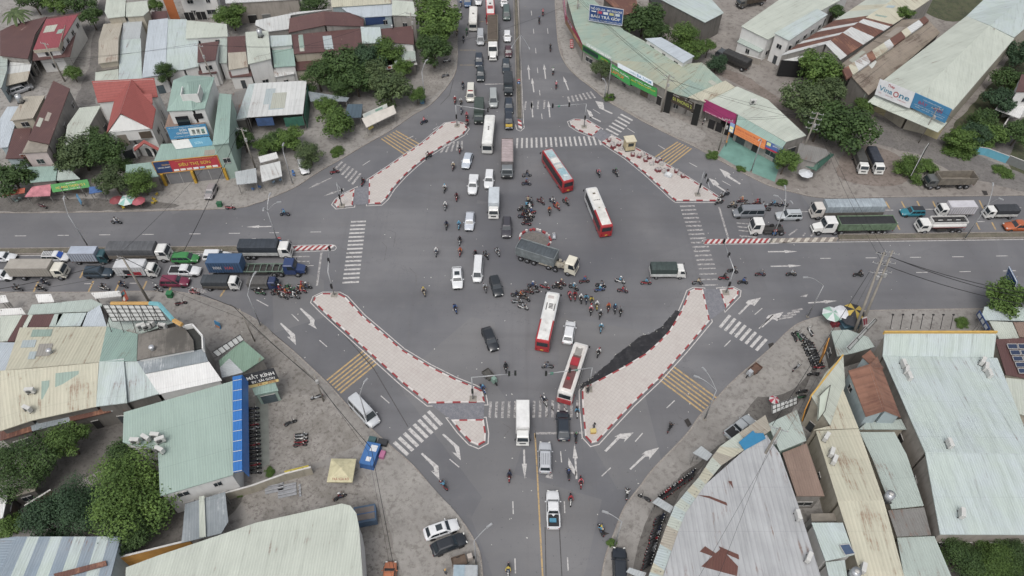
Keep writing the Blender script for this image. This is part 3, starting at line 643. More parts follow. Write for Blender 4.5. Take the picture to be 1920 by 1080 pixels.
# paint shop tower
t = bld('teal roofed tower house with white roof hatch above the blue paint billboard', 'w', [('teal', [11.5, 11.5, 13.4, 11.5], [(313, 208), (362, 206), (352, 157), (325, 150)]), ('teal', [11.5, 11.5, 11.5, 13.4], [(362, 206), (384, 203), (402, 144), (352, 157)]), ('teal', [11.5, 13.4, 11.5], [(325, 150), (352, 157), (349, 141)]), ('teal', [11.5, 13.4, 11.5], [(349, 141), (352, 157), (402, 144)]), ('brown', 8.2, [(308, 241), (384, 234), (386, 206), (316, 214)])], name='tower_house', cat='house')
for a, b, z in (((338, 178), (369, 176), 13.6),):
    A, B, C_, D = G(338, 178, 13.6), G(370, 176, 13.6), G(374, 159, 13.6), G(341, 162, 13.6)
    for p, q in ((A, B), (B, C_), (A, D)): mb = MB(); n = Vector((.12, .12, 0)); mb.hexa([p, q, q+n, p+n], [Vector((v.x, v.y, 11.6)) for v in (p, q, q+n, p+n)][::1]); part('hatch_wall', mb, WL['w'], t)
panel(t, 'balcony_window', (328, 219), (352, 217), 10.6, 8.4, GL, .1); panel(t, 'balcony_window', (362, 214), (378, 212), 10.4, 9.2, OPEN, .1)
bld('tall narrow mint block attached to the right side of the tower house', 'm', [('teal', 9, [(398, 272), (429, 268), (434, 177), (411, 175)])], name='side_block')
t = bld('ground floor paint shop with yellow pillars under teal canopy roof', 'w', [('teal', 5.3, [(288, 303), (411, 291), (411, 263), (302, 270)], '', 'y')], name='shop', cat='shop')
windows(t, (318, 345), (424, 334), 2.9, .1, 2, .9, plain((128, 128, 130), .5), 'shopfront')
for q in ((313, 346), (369, 341), (428, 335)):
    p = G(q[0], q[1], PH); mb = MB(); mb.box((p.x, p.y-.3, PH), (.5, .4, 2.95)); part('pillar', mb, plain((206, 160, 50), .6), t)
bld('beige roofed house pair by the lane, upper long one with stained ridge', 'c', [('beige', [6, 6, 6.6, 6.6], [(184, 119), (221, 114), (222, 73), (185, 76)]), ('beige', [6.6, 6.6, 6, 6], [(185, 76), (222, 73), (230, 41), (194, 45)])])
bld('small stained concrete house by the lane, below the beige pair', 'g', [('conc', 4.6, [(180, 134), (221, 128), (221, 115), (182, 122)]), ('crmt', 4.4, [(178, 151), (222, 150), (222, 129), (179, 135)])])
bld('mint and cream roofed house at the top of the lane', 'c', [('crmt', 7.6, [(202, 34), (234, 30), (236, -6), (200, -4), (196, 22)]), ('crmt', 7.4, [(236, 31), (269, 29), (279, 20), (275, 1), (236, 5)])])
bld('row of grey-blue and mint sheet roofs, widest roof of the block', 'w', [('gb', [5.4, 5.4, 6, 6], [(226, 75), (262, 72), (268, 29), (233, 32)]), ('mint2', [4.8, 4.8, 5.4, 5.4], [(222, 150), (266, 147), (264, 72), (226, 75)]), ('lb', [5, 5, 5.8, 5.8], [(266, 146), (310, 138), (315, 34), (279, 38)]), ('mint2', [4.9, 4.9, 5.7, 5.7], [(310, 134), (345, 130), (350, 36), (315, 36)]), ('crmt', 6.2, [(348, 72), (427, 68), (425, 45), (350, 38)]), ('mint2', [4.9, 4.9, 5.6, 5.6], [(345, 130), (372, 124), (372, 72), (346, 72)]), ('mint', [4.6, 4.6, 5.6, 5.6], [(411, 118), (425, 118), (426, 72), (412, 72)])], name='terrace_house')
bld('small house with square maroon roof in front of the mint sheets', 'w', [('mar', 6.6, [(370, 117), (404, 112), (410, 77), (371, 82)]), ('mar', 3.6, [(372, 139), (406, 137), (406, 121), (372, 125)])])
bld('small maroon shed under the orange and white tower', 'g', [('mar', 4.5, [(283, 37), (314, 34), (313, 20), (284, 22)])], name='shed')
t = bld('orange and white multi-storey house cut by the top edge', 'w', [('cement', 11, [(322, -40), (394, -43), (390, -75), (318, -72)])], name='tower_house')
windows(t, (322, 42), (340, 41), 10, .3, 1, 1.0, WL['o'], 'orange_wall', False); windows(t, (348, 40), (392, 38), 2.6, .4, 2, .8, OPEN, 'opening'); windows(t, (348, 40), (392, 38), 8.6, 6, 1, .8, FRM, 'balcony')
bld('house with maroon upper and beige lower roof left of the mint gable house', 'w', [('mar', 6, [(427, 99), (461, 97), (459, 67), (426, 69)]), ('beige', [5.2, 5.2, 6, 6], [(429, 131), (465, 125), (461, 97), (427, 99)]), ('mar', 3.4, [(432, 145), (473, 142), (470, 130), (428, 134)])])
t = bld('two-storey mint roofed house with dark windows beside the terraced roofs', 'w', [('crmt', 7.2, [(465, 120), (508, 110), (503, 57), (460, 60)])]); windows(t, (476, 152), (512, 148), 5.6, 4.2, 2, .4)
bld('pair of small green roofs with white corrugated lean-to below', 'w', [('mint2', 6.4, [(507, 88), (548, 84), (546, 65), (504, 67)]), ('teal', 5.4, [(514, 126), (554, 123), (549, 85), (509, 88)]), ('wht', [3.6, 3.6, 4, 4], [(515, 145), (552, 138), (549, 124), (512, 128)])])
bld('long whitish patched roof behind the big maroon gable', 'g', [('wht', 6, [(503, 59), (541, 54), (545, 28), (622, 17), (560, 22), (480, 38), (478, 46)])])
bld('warehouse with big maroon gable roof and grey triangular end', 'g', [('mar', [6, 6, 7.6, 7.6], [(541, 61), (610, 47), (608, 21), (543, 34)]), ('mar', [7.6, 6, 6, 7.6], [(610, 47), (682, 49), (682, 25), (608, 21)])], name='warehouse', cat='warehouse')
bld('long maroon roof with pale specks and a lower maroon roof beneath', 'c', [('mar', 6, [(551, 101), (683, 91), (675, 53), (547, 65)]), ('mar', 3.8, [(550, 133), (640, 122), (640, 104), (552, 110)])], name='warehouse', cat='warehouse')
bld('small square mint roof wedged between maroon roofs', 'c', [('mint2', 6.6, [(679, 81), (716, 80), (713, 51), (676, 50)])])
bld('maroon roofed shop nearest the tall roadside trees', 'w', [('mar', 6, [(716, 78), (776, 83), (775, 48), (714, 54)])], name='shop', cat='shop')
t = bld('pale blue roofed hall at the top with blue painted wall', 'b', [('lb', 6.6, [(683, 32), (735, 29), (735, 7), (640, 14), (650, 22)]), ('cream', 7, [(622, 13), (733, 6), (732, -8), (620, -4)]), ('crmt', 7.4, [(735, 28), (780, 30), (775, 3), (735, 0)], '', 'g')], name='hall', cat='hall')
panel(t, 'blue_wall', (684, 33), (734, 29), 6.4, 4.4, plain((44, 70, 120), .7), .1)
bld('grey rendered house with patterned white roof at the top edge', 't', [('wht', 6, [(423, 6), (560, -2), (560, -20), (420, -16)])])
t = bld('white corrugated roof with rows of dark rivets by the road bend', 'g', [(roof((214, 216, 214), .15, rib=1.1), 4.6, [(463, 220), (568, 213), (575, 151), (478, 156)], 'o'), ('mint2', 4.5, [(443, 224), (463, 220), (478, 156), (466, 158)], 'o')], name='workshop', cat='workshop')
TB, TG = plain((70, 100, 150), .7, 0, .3), plain((60, 120, 100), .7, 0, .3)
panel(t, 'blue_tarp', (478, 219), (510, 217), 4.2, 2.2, TB, .06, h=4.6); panel(t, 'green_net', (530, 216), (566, 213), 3.9, 1.6, TG, .06, h=4.6); panel(t, 'back_wall', (482, 190), (570, 185), 4.2, .2, WL['d'], .1, h=4.6); panel(t, 'green_net', (569, 212), (575, 156), 4.0, .6, TG, .06, h=4.6)
for x, y, c in ((486, 214, (120, 90, 70)), (500, 210, (90, 96, 100)), (520, 208, (140, 130, 120)), (545, 206, (80, 84, 88)), (556, 200, (120, 116, 110))): p = G(x, y, 1.2); part('stored_goods', MB().box((p.x, p.y, PH), (2.2, 1.6, 1.3), .3), plain(c, .8, 0, .3), t)
bld('rusty grey patched shed roof left of the white corrugated roof', 'd', [('gry2', 4.4, [(432, 228), (460, 224), (478, 160), (433, 176)])], name='shed')
bld('small grey corrugated lean-to beside the white corrugated roof', 'd', [('silver', 3, [(582, 190), (650, 190), (655, 183), (577, 171)], 'o')], name='lean_to', cat='shed')
bld('slate blue corrugated canopy left of the white roadside awning', 'd', [('bgr', 3, [(645, 221), (677, 220), (680, 195), (652, 195)], 'o')], name='canopy', cat='canopy')
bld('food stall with mint roof under trees beside the north-west kerb', 'd', [('mint', 4, [(740, 120), (780, 113), (778, 92), (740, 86)])], name='food_stall', cat='stall')
bld('green food shop with two mint roofs left of the big trees', 'd', [('teal', 4, [(57, 342), (104, 338), (108, 311), (50, 313)]), ('mint', 3.8, [(106, 338), (150, 335), (125, 312), (109, 314)])], name='food_shop', cat='shop')
bld('mint roofed shed half hidden by the round tree', 'd', [('teal', 4, [(235, 340), (297, 330), (282, 304), (236, 309)])], name='shed')
def awning(label, m, h, pts, name='awning', group=None): return bld(label, 'g', [(m, h, pts, 'o')], name=name, cat='awning', group=group)
awning('wide white fabric awning by the yellow hatched slip road', plain((206, 200, 190), .7, 0, .15, .6), [2.6, 2.6, 3.2, 3.2], [(687, 239), (743, 212), (738, 197), (678, 222)])
awning('white ribbed awning with blue plastic chairs in front', 'wht', [2.7, 2.7, 3.1, 3.1], [(491, 341), (529, 330), (525, 302), (487, 311)])
awning('grey awning left of the white ribbed one, beside a mint pillar', 'gb', 3, [(444, 346), (482, 342), (480, 315), (440, 322)])
awning('small white awning tucked above the ribbed awning', 'white', 3.2, [(488, 305), (522, 296), (518, 285), (484, 294)])
awning('pink and red fabric awning beside the green signboard', 'pink', [2.4, 2.4, 3, 3], [(46, 369), (94, 367), (96, 345), (60, 350)])
awning('orange fabric awning at the left edge under the big tree', plain((186, 92, 70), .8, 0, .3), [2.4, 2.4, 2.9, 2.9], [(4, 368), (46, 361), (47, 352), (10, 358)])
awning('bright blue tarpaulin awning right of the green signboard', 'bcan', 2.6, [(167, 363), (193, 359), (190, 350), (167, 350)])
# --- north-east block ---
M1 = roof((152, 176, 162), .25, c2=(172, 180, 160))
t = bld('long curved mint roofed shop row behind the green banners', 'g', [(M1, 5, [(1078, 50), (1092, 82), (1170, 57), (1108, -6), (1062, -6)]), (M1, 5, [(1092, 82), (1145, 113), (1280, 120), (1207, 76), (1170, 57)]), (roof((176, 176, 152), .3, c2=(158, 178, 162)), 5, [(1145, 113), (1225, 154), (1256, 172), (1300, 142), (1315, 117), (1280, 120)])], name='shop_row', cat='shop')
windows(t, (1105, 121), (1240, 194), 2.9, .1, 9, .85, OPEN, 'shopfront', False)
t = bld('mint and cream checked roof above the black restaurant gate', 'g', [(M1, 4.9, [(1252, 172), (1290, 182), (1360, 158), (1316, 117)]), ('cream', 4.95, [(1290, 182), (1322, 191), (1378, 163), (1360, 151)])], name='shop', cat='shop')
t = bld('long pale mint roof above the magenta and orange shops', 'g', [('crmt', 4.8, [(1381, 213), (1474, 266), (1512, 254), (1440, 187), (1382, 162), (1322, 187)]), ('teal', [4.3, 4.3, 4.8, 4.8], [(1380, 233), (1466, 279), (1474, 267), (1384, 215)])], name='shop_row', cat='shop')
windows(t, (1325, 238), (1382, 262), 2.4, .1, 4, .8, OPEN, 'shopfront', False)
windows(t, (1395, 268), (1462, 312), 2.6, .1, 4, .85, plain((70, 84, 80), .6), 'shopfront', False)
bld('grey roofed stall end wrapped in green netting at the corner', 'g', [('gry2', 4.2, [(1493, 295), (1530, 305), (1556, 288), (1550, 280), (1500, 268)]), ('dgreen', [2.6, 2.6, 3.6, 3.6], [(1491, 303), (1531, 320), (1533, 305), (1493, 294)], 'o'), ('dgreen', [2.6, 2.6, 3.6, 3.6], [(1531, 320), (1564, 290), (1557, 286), (1533, 305)], 'o')], name='stall', cat='stall')
bld('lilac-white raised roof box below the dark trees', 'w', [('lb', 6.2, [(1210, 72), (1281, 118), (1302, 105), (1240, 70)])], name='roof_room', cat='shed')
bld('mint roofed open depot with dark netted side at the top', 'd', [('mint2', 6, [(1322, 42), (1357, 24), (1330, -6), (1238, -2)]), ('dark', 3.2, [(1300, 52), (1322, 44), (1240, -2), (1214, -2)])], name='depot', cat='warehouse')
bld('rusty red shed roof behind the blue karaoke billboard', 'd', [('rust', 5, [(1168, 28), (1200, 22), (1192, -4), (1130, -4)])], name='shed')
t = bld('L-shaped white house with mint roof and two front windows', 'w', [('crmt', 6, [(1390, 49), (1440, 74), (1594, -10), (1480, -14)]), ('mint2', 7.4, [(1452, 62), (1480, 76), (1552, 27), (1532, 16)]), ('mint', 3, [(1382, 78), (1425, 98), (1434, 91), (1390, 69)])])
windows(t, (1447, 110), (1476, 124), 5.4, 3.6, 2, .6)
def bands(lo0, lo1, hi0, hi1, hl, hh, lst):
    out = []
    L = lambda a, b, t: (a[0]+(b[0]-a[0])*t, a[1]+(b[1]-a[1])*t)
    for a, b, m in lst: out.append((m, [hl, hl, hh, hh], [L(lo0, lo1, a), L(lo0, lo1, b), L(hi0, hi1, b), L(hi0, hi1, a)]))
    return out
bl = [(0, .08, 'wht'), (.08, .19, 'rust'), (.19, .25, 'wht'), (.25, .4, 'rust'), (.4, .46, 'wht'), (.46, .6, 'rust'), (.6, .75, 'crmt'), (.75, .85, 'cream'), (.85, 1, 'crmt')]
br = [(0, .07, 'wht'), (.07, .24, 'rust'), (.24, .36, 'wht'), (.36, .46, 'rust'), (.46, .53, 'wht'), (.53, .56, 'rust'), (.56, 1, 'cream')]
t = bld('warehouse with rust and white striped gable roof', 'g', bands((1464, 104), (1632, -6), (1548, 82), (1682, -6), 5.6, 7.4, bl)+bands((1576, 112), (1752, -6), (1548, 82), (1682, -6), 5.6, 7.4, br), name='warehouse', cat='warehouse')
panel(t, 'entrance', (1468, 104), (1573, 111), 4.4, .3, OPEN, .25, h=5.6)
roofpart(t, px3([(1462, 112), (1556, 124), (1566, 108), (1470, 100)], [4.2, 4.2, 4.9, 4.9]), R['wht'], .1, 'canopy_roof')
t = bld('warehouse with long tan weathered gable roof and striped ridge', 'd', [('tan', [5.4, 7.6, 7.6, 5.4], [(1577, 120), (1595, 140), (1737, 34), (1692, 37)][::1]), ('tan', [5.4, 7.6, 7.6, 5.4], [(1629, 178), (1594, 140), (1737, 34), (1763, 61)]), ('rust', [3.4, 3.4, 4.6, 4.6], [(1577, 160), (1628, 184), (1630, 176), (1582, 140)], 'o')], name='warehouse', cat='warehouse')
panel(t, 'entrance', (1583, 128), (1626, 176), 3.6, .3, OPEN, .25, h=5.4); panel(t, 'teal_gable', (1584, 126), (1626, 174), 5.2, 4.0, WL['m'], .3, h=5.4)
for i in range(14):
    q = bands((1588, 148), (1742, 38), (1580, 130), (1734, 30), 8.1, 8.1, [(i/14, (i+1)/14, 0)])[0]; roofpart(t, px3(q[2], 8.1), [R['rust'], R['wht'], R['cream']][(i*2+i//3) % 3], .5, 'ridge_vent')
t = bld('largest warehouse, pale mint gable roof behind the steel and blue signboards', 'c', [('crmt', [7.4, 9, 9, 7.4], [(1657, 150), (1722, 178), (1855, 48), (1812, 30)]), ('crmt', [9, 7.4, 7.4, 9], [(1722, 178), (1787, 206), (1902, 72), (1855, 48)]), ('mint2', [7.2, 8.8, 7.2, 7.2], [(1812, 30), (1855, 47), (1925, -8), (1852, -8)]), ('mint2', [8.8, 7.2, 7.2, 7.2], [(1855, 47), (1902, 70), (1960, 20), (1925, -8)])], name='warehouse', cat='warehouse')
roofpart(t, px3([(1627, 191), (1759, 248), (1776, 230), (1641, 178)], [4.6, 4.6, 5.4, 5.4]), R['crmt'], .12, 'canopy_roof')
windows(t, (1637, 207), (1680, 229), 3.6, .1, 1, .95, WL['y'], 'shutter', False); windows(t, (1706, 240), (1758, 262), 3.6, .1, 1, .95, WL['y'], 'shutter', False); windows(t, (1680, 229), (1706, 240), 3.6, .1, 1, .95, OPEN, 'doorway', False)
bld('small white house with maroon roof cut by the right edge', 'w', [('mar', 7, [(1905, 172), (1960, 172), (1960, 130), (1915, 140)]), ('white', 3.2, [(1866, 205), (1912, 222), (1930, 190), (1884, 180)], 'o')])
# --- south-east block ---
t = bld('wide hall with tall mint parapet and pale mint gable roof', 't', [('mint2', [8.6, 8.6, 5.6, 5.6], [(1659, 621), (1869, 621), (1863, 670), (1655, 667)]), ('mint2', [6.6, 6.6, 5.5, 5.5], [(1735, 848), (1940, 851), (1870, 671), (1655, 667)]), ('mint2', [5.5, 5.5, 6.6, 6.6], [(1763, 1002), (2010, 1003), (1940, 851), (1735, 848)])], name='hall', cat='hall')
panel(t, 'fascia', (1658, 620), (1870, 620), 8.75, 8.1, plain((214, 170, 80), .6), .25)
t = bld('house with ribbed rust-brown roof and mint side wall with windows', 'b', [('tile2', [6.4, 6.4, 8, 8], [(1624, 781), (1591, 695), (1632, 682), (1660, 770)]), ('tile2', [8, 8, 6.4, 6.4], [(1660, 770), (1632, 682), (1645, 668), (1689, 782)]), ('tile2', [7.6, 7.6, 6.4, 6.4], [(1640, 690), (1616, 668), (1632, 656), (1657, 690)])])
bld('mint roof wedge between the orange sign and the brown roofed house', 'd', [('mint', 4.4, [(1570, 668), (1600, 662), (1640, 650), (1628, 632), (1590, 618), (1558, 620)])], name='shop', cat='shop')
t = bld('narrow shop with slanted mint parapet behind the black loan sign', 'c', [('crmt', [4.9, 4.9, 7.4, 7.4, 7.4], [(1557, 798), (1585, 722), (1581, 665), (1548, 699), (1521, 742)]), ('cream', 5.0, [(1525, 806), (1610, 803), (1580, 728), (1557, 798)]), ('cream', [6, 6, 5, 5], [(1571, 940), (1657, 938), (1610, 804), (1530, 808)]), ('cream', [5, 5, 6, 6], [(1618, 1090), (1698, 1090), (1657, 938), (1571, 940)])], name='long_shop', cat='shop')
panel(t, 'yellow_trim', (1520, 741), (1580, 664), 7.6, 7.0, plain((214, 170, 80), .6), .2)
bld('flat brown sheet roof between grey shed and cream roof', 'g', [('brown', 4.6, [(1494, 930), (1546, 930), (1512, 831), (1467, 849)])], name='store_room', cat='shed')
bld('mint roofed room with blue skylight and white side wall at the bottom', 'w', [('mint2', 6, [(1548, 1052), (1602, 1040), (1580, 980), (1522, 980)]), ('mint2', 5.4, [(1556, 1090), (1590, 1090), (1584, 1050), (1548, 1054)]), ('cement', 3.4, [(1522, 978), (1578, 977), (1575, 962), (1520, 963)])])
bld('low valley of green and grey sheets between the cream roof and wide hall', 'c', [('mint', 4.6, [(1672, 954), (1732, 948), (1700, 852), (1677, 810), (1612, 810), (1635, 858)]), ('gry2', 4.3, [(1682, 1006), (1746, 1003), (1733, 951), (1665, 957)]), ('mint', 4, [(1697, 1090), (1788, 1090), (1752, 1005), (1682, 1008)]), ('mint', 4.2, [(1610, 805), (1700, 805), (1690, 786), (1625, 792)])])
gs = [(1350, 837), (1335, 857), (1310, 895), (1288, 920), (1265, 948), (1250, 985), (1225, 1055), (1213, 1090)]
gi = [(1397, 842), (1352, 873), (1323, 908), (1304, 935), (1286, 961), (1272, 996), (1246, 1070), (1240, 1090)]
pcs = [('grey', 6, [(1240, 1090), (1542, 1090), (1497, 948), (1463, 852), (1437, 815), (1398, 842), (1323, 908), (1286, 961), (1272, 996)])]
cyc = ['cream', 'mint2', 'crmt', 'beige', 'crmt', 'cream', 'mint2']
for i in range(len(gs)-1):
    for k in range(2):
        f = lambda A, t: (A[i][0]+(A[i+1][0]-A[i][0])*t, A[i][1]+(A[i+1][1]-A[i][1])*t)
        pcs.append((cyc[(i*2+k*3) % 7], [5.2, 5.2, 5.9, 5.9], [f(gs, k/2), f(gs, k/2+.5), f(gi, k/2+.5), f(gi, k/2)], 'o'))
for a, b, c, d, m in (((1350, 837), (1385, 812), (1410, 838), (1397, 842), 'crmt'), ((1385, 812), (1435, 778), (1446, 806), (1410, 832), 'beige')): pcs.append((m, [5.2, 5.2, 5.8, 5.8], [a, b, c, d], 'o'))
t = bld('big curved motorcycle shed with grey roof and translucent cream-mint rim', 'g', pcs, name='parking_shed', cat='shed', ins=.4)
roofpart(t, px3([(1396, 844), (1436, 822), (1431, 812), (1416, 812), (1412, 807), (1385, 829)], 6.15), plain((44, 130, 178), .5), .05, 'blue_sheet')
for iq, q in enumerate(([(1315, 1062), (1382, 1080), (1384, 1062), (1352, 1028)], [(1312, 1034), (1345, 1046), (1370, 1056), (1322, 1024)], [(1348, 1024), (1385, 1040), (1386, 1049), (1352, 1034)], [(1308, 928), (1330, 934), (1364, 948), (1362, 942), (1330, 930)], [(1366, 902), (1375, 916), (1372, 902)])): roofpart(t, px3(q, 6.03+.012*iq), roof((110, 66, 56), .2), .04, 'rust_patch')
bld('mint roofed wing with lattice frame beside the orange sign', 'm', [('mint', 5.2, [(1462, 846), (1512, 826), (1494, 768), (1440, 795)])], name='shop', cat='shop')
awning('short white barrel awning on the shed edge, upper one', 'gb', [3.6, 4.2, 4.2, 3.6], [(1299, 849), (1326, 864), (1336, 852), (1315, 836)]); awning('short white barrel awning on the shed edge, middle one', 'gb', [3.6, 4.2, 4.2, 3.6], [(1223, 942), (1257, 962), (1263, 950), (1234, 932)]); awning('short white barrel awning at the bottom edge of the shed', 'gb', [3.6, 4.2, 4.2, 3.6], [(1174, 1072), (1206, 1086), (1212, 1074), (1180, 1064)])
bld('mint lattice canopy with cream shed at the right edge', 'c', [('mint2', 3.4, [(1838, 600), (1960, 602), (1960, 577), (1846, 575)], 'o'), ('crmt', 3.8, [(1874, 636), (1912, 636), (1898, 604), (1855, 602)]), ('brown', 3.6, [(1912, 632), (1960, 634), (1960, 604), (1900, 604)])], name='canopy', cat='canopy')
t = bld('maroon roof carrying solar panels at the right edge', 'c', [('mar', 5, [(1886, 702), (1960, 716), (1960, 632), (1866, 636)]), ('crmt', 4.6, [(1892, 770), (1960, 790), (1960, 716), (1886, 708)])])
# --- south-west block ---
bld('pale mint roofed shops along the road edge behind white awnings', 'g', [('mint', 4.6, [(51, 590), (110, 587), (117, 567), (60, 571)]), ('mint', 4.8, [(110, 586), (165, 584), (195, 572), (172, 561), (117, 566)])], name='shop_row', cat='shop')
bld('row of patched cream, maroon and pale blue sheets behind the mint shops', 'g', [('crmt', 5, [(0, 640), (14, 639), (42, 591), (0, 592)]), ('mar', 5.1, [(14, 640), (27, 640), (53, 590), (42, 591)]), ('crmt', 5, [(27, 632), (44, 632), (62, 590), (53, 590)]), ('mar', 5, [(50, 614), (92, 612), (102, 589), (62, 590)]), ('mint', 5, [(92, 612), (104, 612), (118, 588), (102, 589)]), ('mint2', 5, [(104, 612), (150, 611), (162, 586), (110, 588)]), ('lb', 5, [(154, 612), (200, 612), (187, 572), (164, 586)])], name='terrace_house')
bld('huge cream corrugated hall with rust stained ridge', 'd', [('cream', [7, 7, 5.4, 5.4], [(10, 694), (186, 679), (200, 612), (37, 614)]), ('lb', [7, 7, 5.4, 5.4], [(-30, 697), (10, 694), (44, 642), (0, 642)]), ('cream', [5.2, 5.2, 7, 7], [(60, 788), (180, 762), (185, 680), (62, 691)]), ('cream', [5.2, 5.2, 7, 7], [(0, 808), (60, 788), (62, 691), (0, 695)]), ('teal', [7, 7, 5.4, 5.4], [(186, 678), (256, 676), (258, 626), (200, 612)]), ('mint2', [5.6, 6, 7, 7], [(180, 762), (238, 755), (232, 672), (186, 678)]), ('mint2', [5.4, 6, 6.8, 6.8], [(236, 755), (298, 738), (257, 676), (232, 672)]), ('mint', 5, [(200, 612), (258, 627), (330, 603), (312, 590), (205, 592)])], name='hall', cat='hall')
bld('low rust and white fringe roof under the cream hall eave', 'd', [('rust', 3.8, [(132, 790), (208, 772), (204, 760), (128, 777)]), ('wht', 3.8, [(208, 771), (219, 768), (214, 757), (204, 760)]), ('rust', 3.8, [(219, 768), (234, 769), (228, 755), (214, 757)]), ('silver', 3.8, [(60, 808), (132, 790), (128, 777), (56, 794)]), ('rust', 3.8, [(0, 826), (60, 808), (56, 794), (0, 808)])], name='lean_to', cat='shed')
t = bld('flat stained concrete roof with dark parapet corner and silver sheet', 'w', [('conc', 8, [(257, 675), (364, 655), (362, 637), (342, 610), (259, 627)]), ('dark', 7.4, [(364, 655), (381, 652), (380, 628), (361, 606), (343, 610), (362, 637)], '', 'g'), ('silver', 7.2, [(272, 700), (390, 677), (382, 654), (257, 677)])], name='corner_house')
for a, b in (((381, 653), (380, 628)), ((380, 628), (361, 606)), ((361, 606), (342, 610))): panel(t, 'parapet', a, b, 8.4, 7.4, WL['w'], .2)
bld('brilliant white sheet roof below the concrete roof', 'w', [('white', [5.9, 6.1, 7, 7], [(298, 739), (416, 713), (391, 677), (272, 700)])])
t = bld('large plain teal roofed hall with blue fascia over parked motorbikes', 'w', [('teal2', [6.3, 6.3, 6.3, 6.3, 6.3, 6.3, 6.3], [(300, 930), (437, 890), (437, 714), (232, 773), (230, 829), (247, 834), (296, 843)])], name='hall', cat='hall')
roofpart(t, px3([(437, 885), (454, 882), (453, 703), (436, 706)], [7.4, 7.4, 7.4, 7.4]), R['blue'], .3, 'blue_cap')
mb = MB(); P = [G(453.5, 703, 7.1), G(454.5, 882, 7.1)]; mb.hexa([P[0], P[1], Vector((P[1].x+.35, P[1].y, 5.3)), Vector((P[0].x+.35, P[0].y, 5.3))], [p+Vector((.1, 0, 0)) for p in (P[0], P[1], Vector((P[1].x+.35, P[1].y, 5.3)), Vector((P[0].x+.35, P[0].y, 5.3)))]); part('blue_fascia', mb, R['blue'] if False else plain((40, 112, 196), .4), t)
for i in range(10): A = G(437, 714+i*19, 7.46); B = G(453.5, 711+i*19, 7.46); mb = MB(); mb.tube(A, B, .05, n=4); part('seam', mb, WPOST, t)
bld('green sheet roofed stall with grey flap and slanted white frame', 'g', [('grn', 4, [(416, 702), (458, 697), (496, 672), (456, 638), (410, 676)]), ('gb', 4.1, [(412, 689), (416, 708), (456, 698), (430, 672)])], name='stall', cat='stall')
bld('small teal roof under the black optician sign', 'm', [('teal', 3.2, [(478, 741), (522, 732), (514, 712), (470, 722)])], name='kiosk', cat='shop')
bld('cream-green roofed hall with rounded corner at the bottom', 'w', [('crmt', 7, [(235, 1095), (681, 1095), (673, 987), (668, 962), (657, 948), (641, 944), (480, 980), (421, 1000), (295, 1042), (236, 1064)])], name='hall', cat='hall', ins=.3)
sp = []
for i in range(9): sp.append(('strp' if i % 2 == 0 else 'mint2', 5, [(0+i*23.8-10, 1095), (0+(i+1)*23.8-10, 1095), (30+(i+1)*21.8, 1006), (30+i*21.8, 1006)]))
bld('blue-grey and mint striped roof at the bottom left', 'b', sp+[('strp', 5, [(-10, 1095), (10, 1050), (30, 1006), (0, 1010)]), ('rust', 5.3, [(105, 1086), (200, 1060), (198, 1051), (100, 1076)])], name='warehouse', cat='warehouse')
bld('grey corrugated canopy on black frame between the tree and rounded hall', 'g', [('silver', 3.6, [(340, 1018), (415, 1000), (428, 978), (422, 922), (347, 945)], 'o'), ('crmt', 3.9, [(374, 1008), (386, 1006), (383, 929), (373, 931)], 'o')], name='canopy', cat='canopy')
bld('small whitewashed roofs among the trees at the left edge', 'd', [('white', 4, [(0, 972), (5, 970), (17, 913), (0, 910)]), ('beige', 3.4, [(18, 934), (65, 920), (68, 906), (17, 914)])], name='shed')
for i, (q, l) in enumerate([([(72, 567), (102, 566), (95, 551), (66, 552)], 'white gridded awning board by the road, left of the pennant'), ([(179, 560), (228, 555), (224, 545), (170, 549)], 'long white gridded awning board by the road, beside the price sign'), ([(0, 568), (16, 566), (10, 553), (0, 554)], 'white gridded awning board at the left edge, upper one'), ([(0, 591), (48, 589), (40, 577), (0, 579)], 'white gridded awning board at the left edge, lower one')]): awning(l, 'white', [3, 3, 3.8, 3.8], q, group='white gridded awnings')
# ---------------- lettering and signboards ----------------
def text(parent, s, o, ux, uy, col, z=.04, name='lettering', org=(0, 0, 0)):
    "lettering fitted into the box at o spanned by ux, uy"
    cu = bpy.data.curves.new('lettering', 'FONT'); cu.body = s; cu.resolution_u = 2; cu.offset = .012
    ob = bpy.data.objects.new('tmp', cu); SC.collection.objects.link(ob); dg = bpy.context.evaluated_depsgraph_get(); dg.update()
    me = bpy.data.meshes.new_from_object(ob.evaluated_get(dg)); bpy.data.objects.remove(ob)
    if not me.vertices: return
    xs = [v.co.x for v in me.vertices]; ys = [v.co.y for v in me.vertices]; x0, x1, y0, y1 = min(xs), max(xs), min(ys), max(ys)
    n = ux.cross(uy).normalized(); O = Vector(org)
    for v in me.vertices: v.co = o+ux*((v.co.x-x0)/(x1-x0))+uy*((v.co.y-y0)/(y1-y0))+n*z-O
    me.materials.clear(); me.materials.append(plain(col, .5, 0, .08)); me.name = name
    q = bpy.data.objects.new(name, me); SC.collection.objects.link(q); q.parent = parent; return q
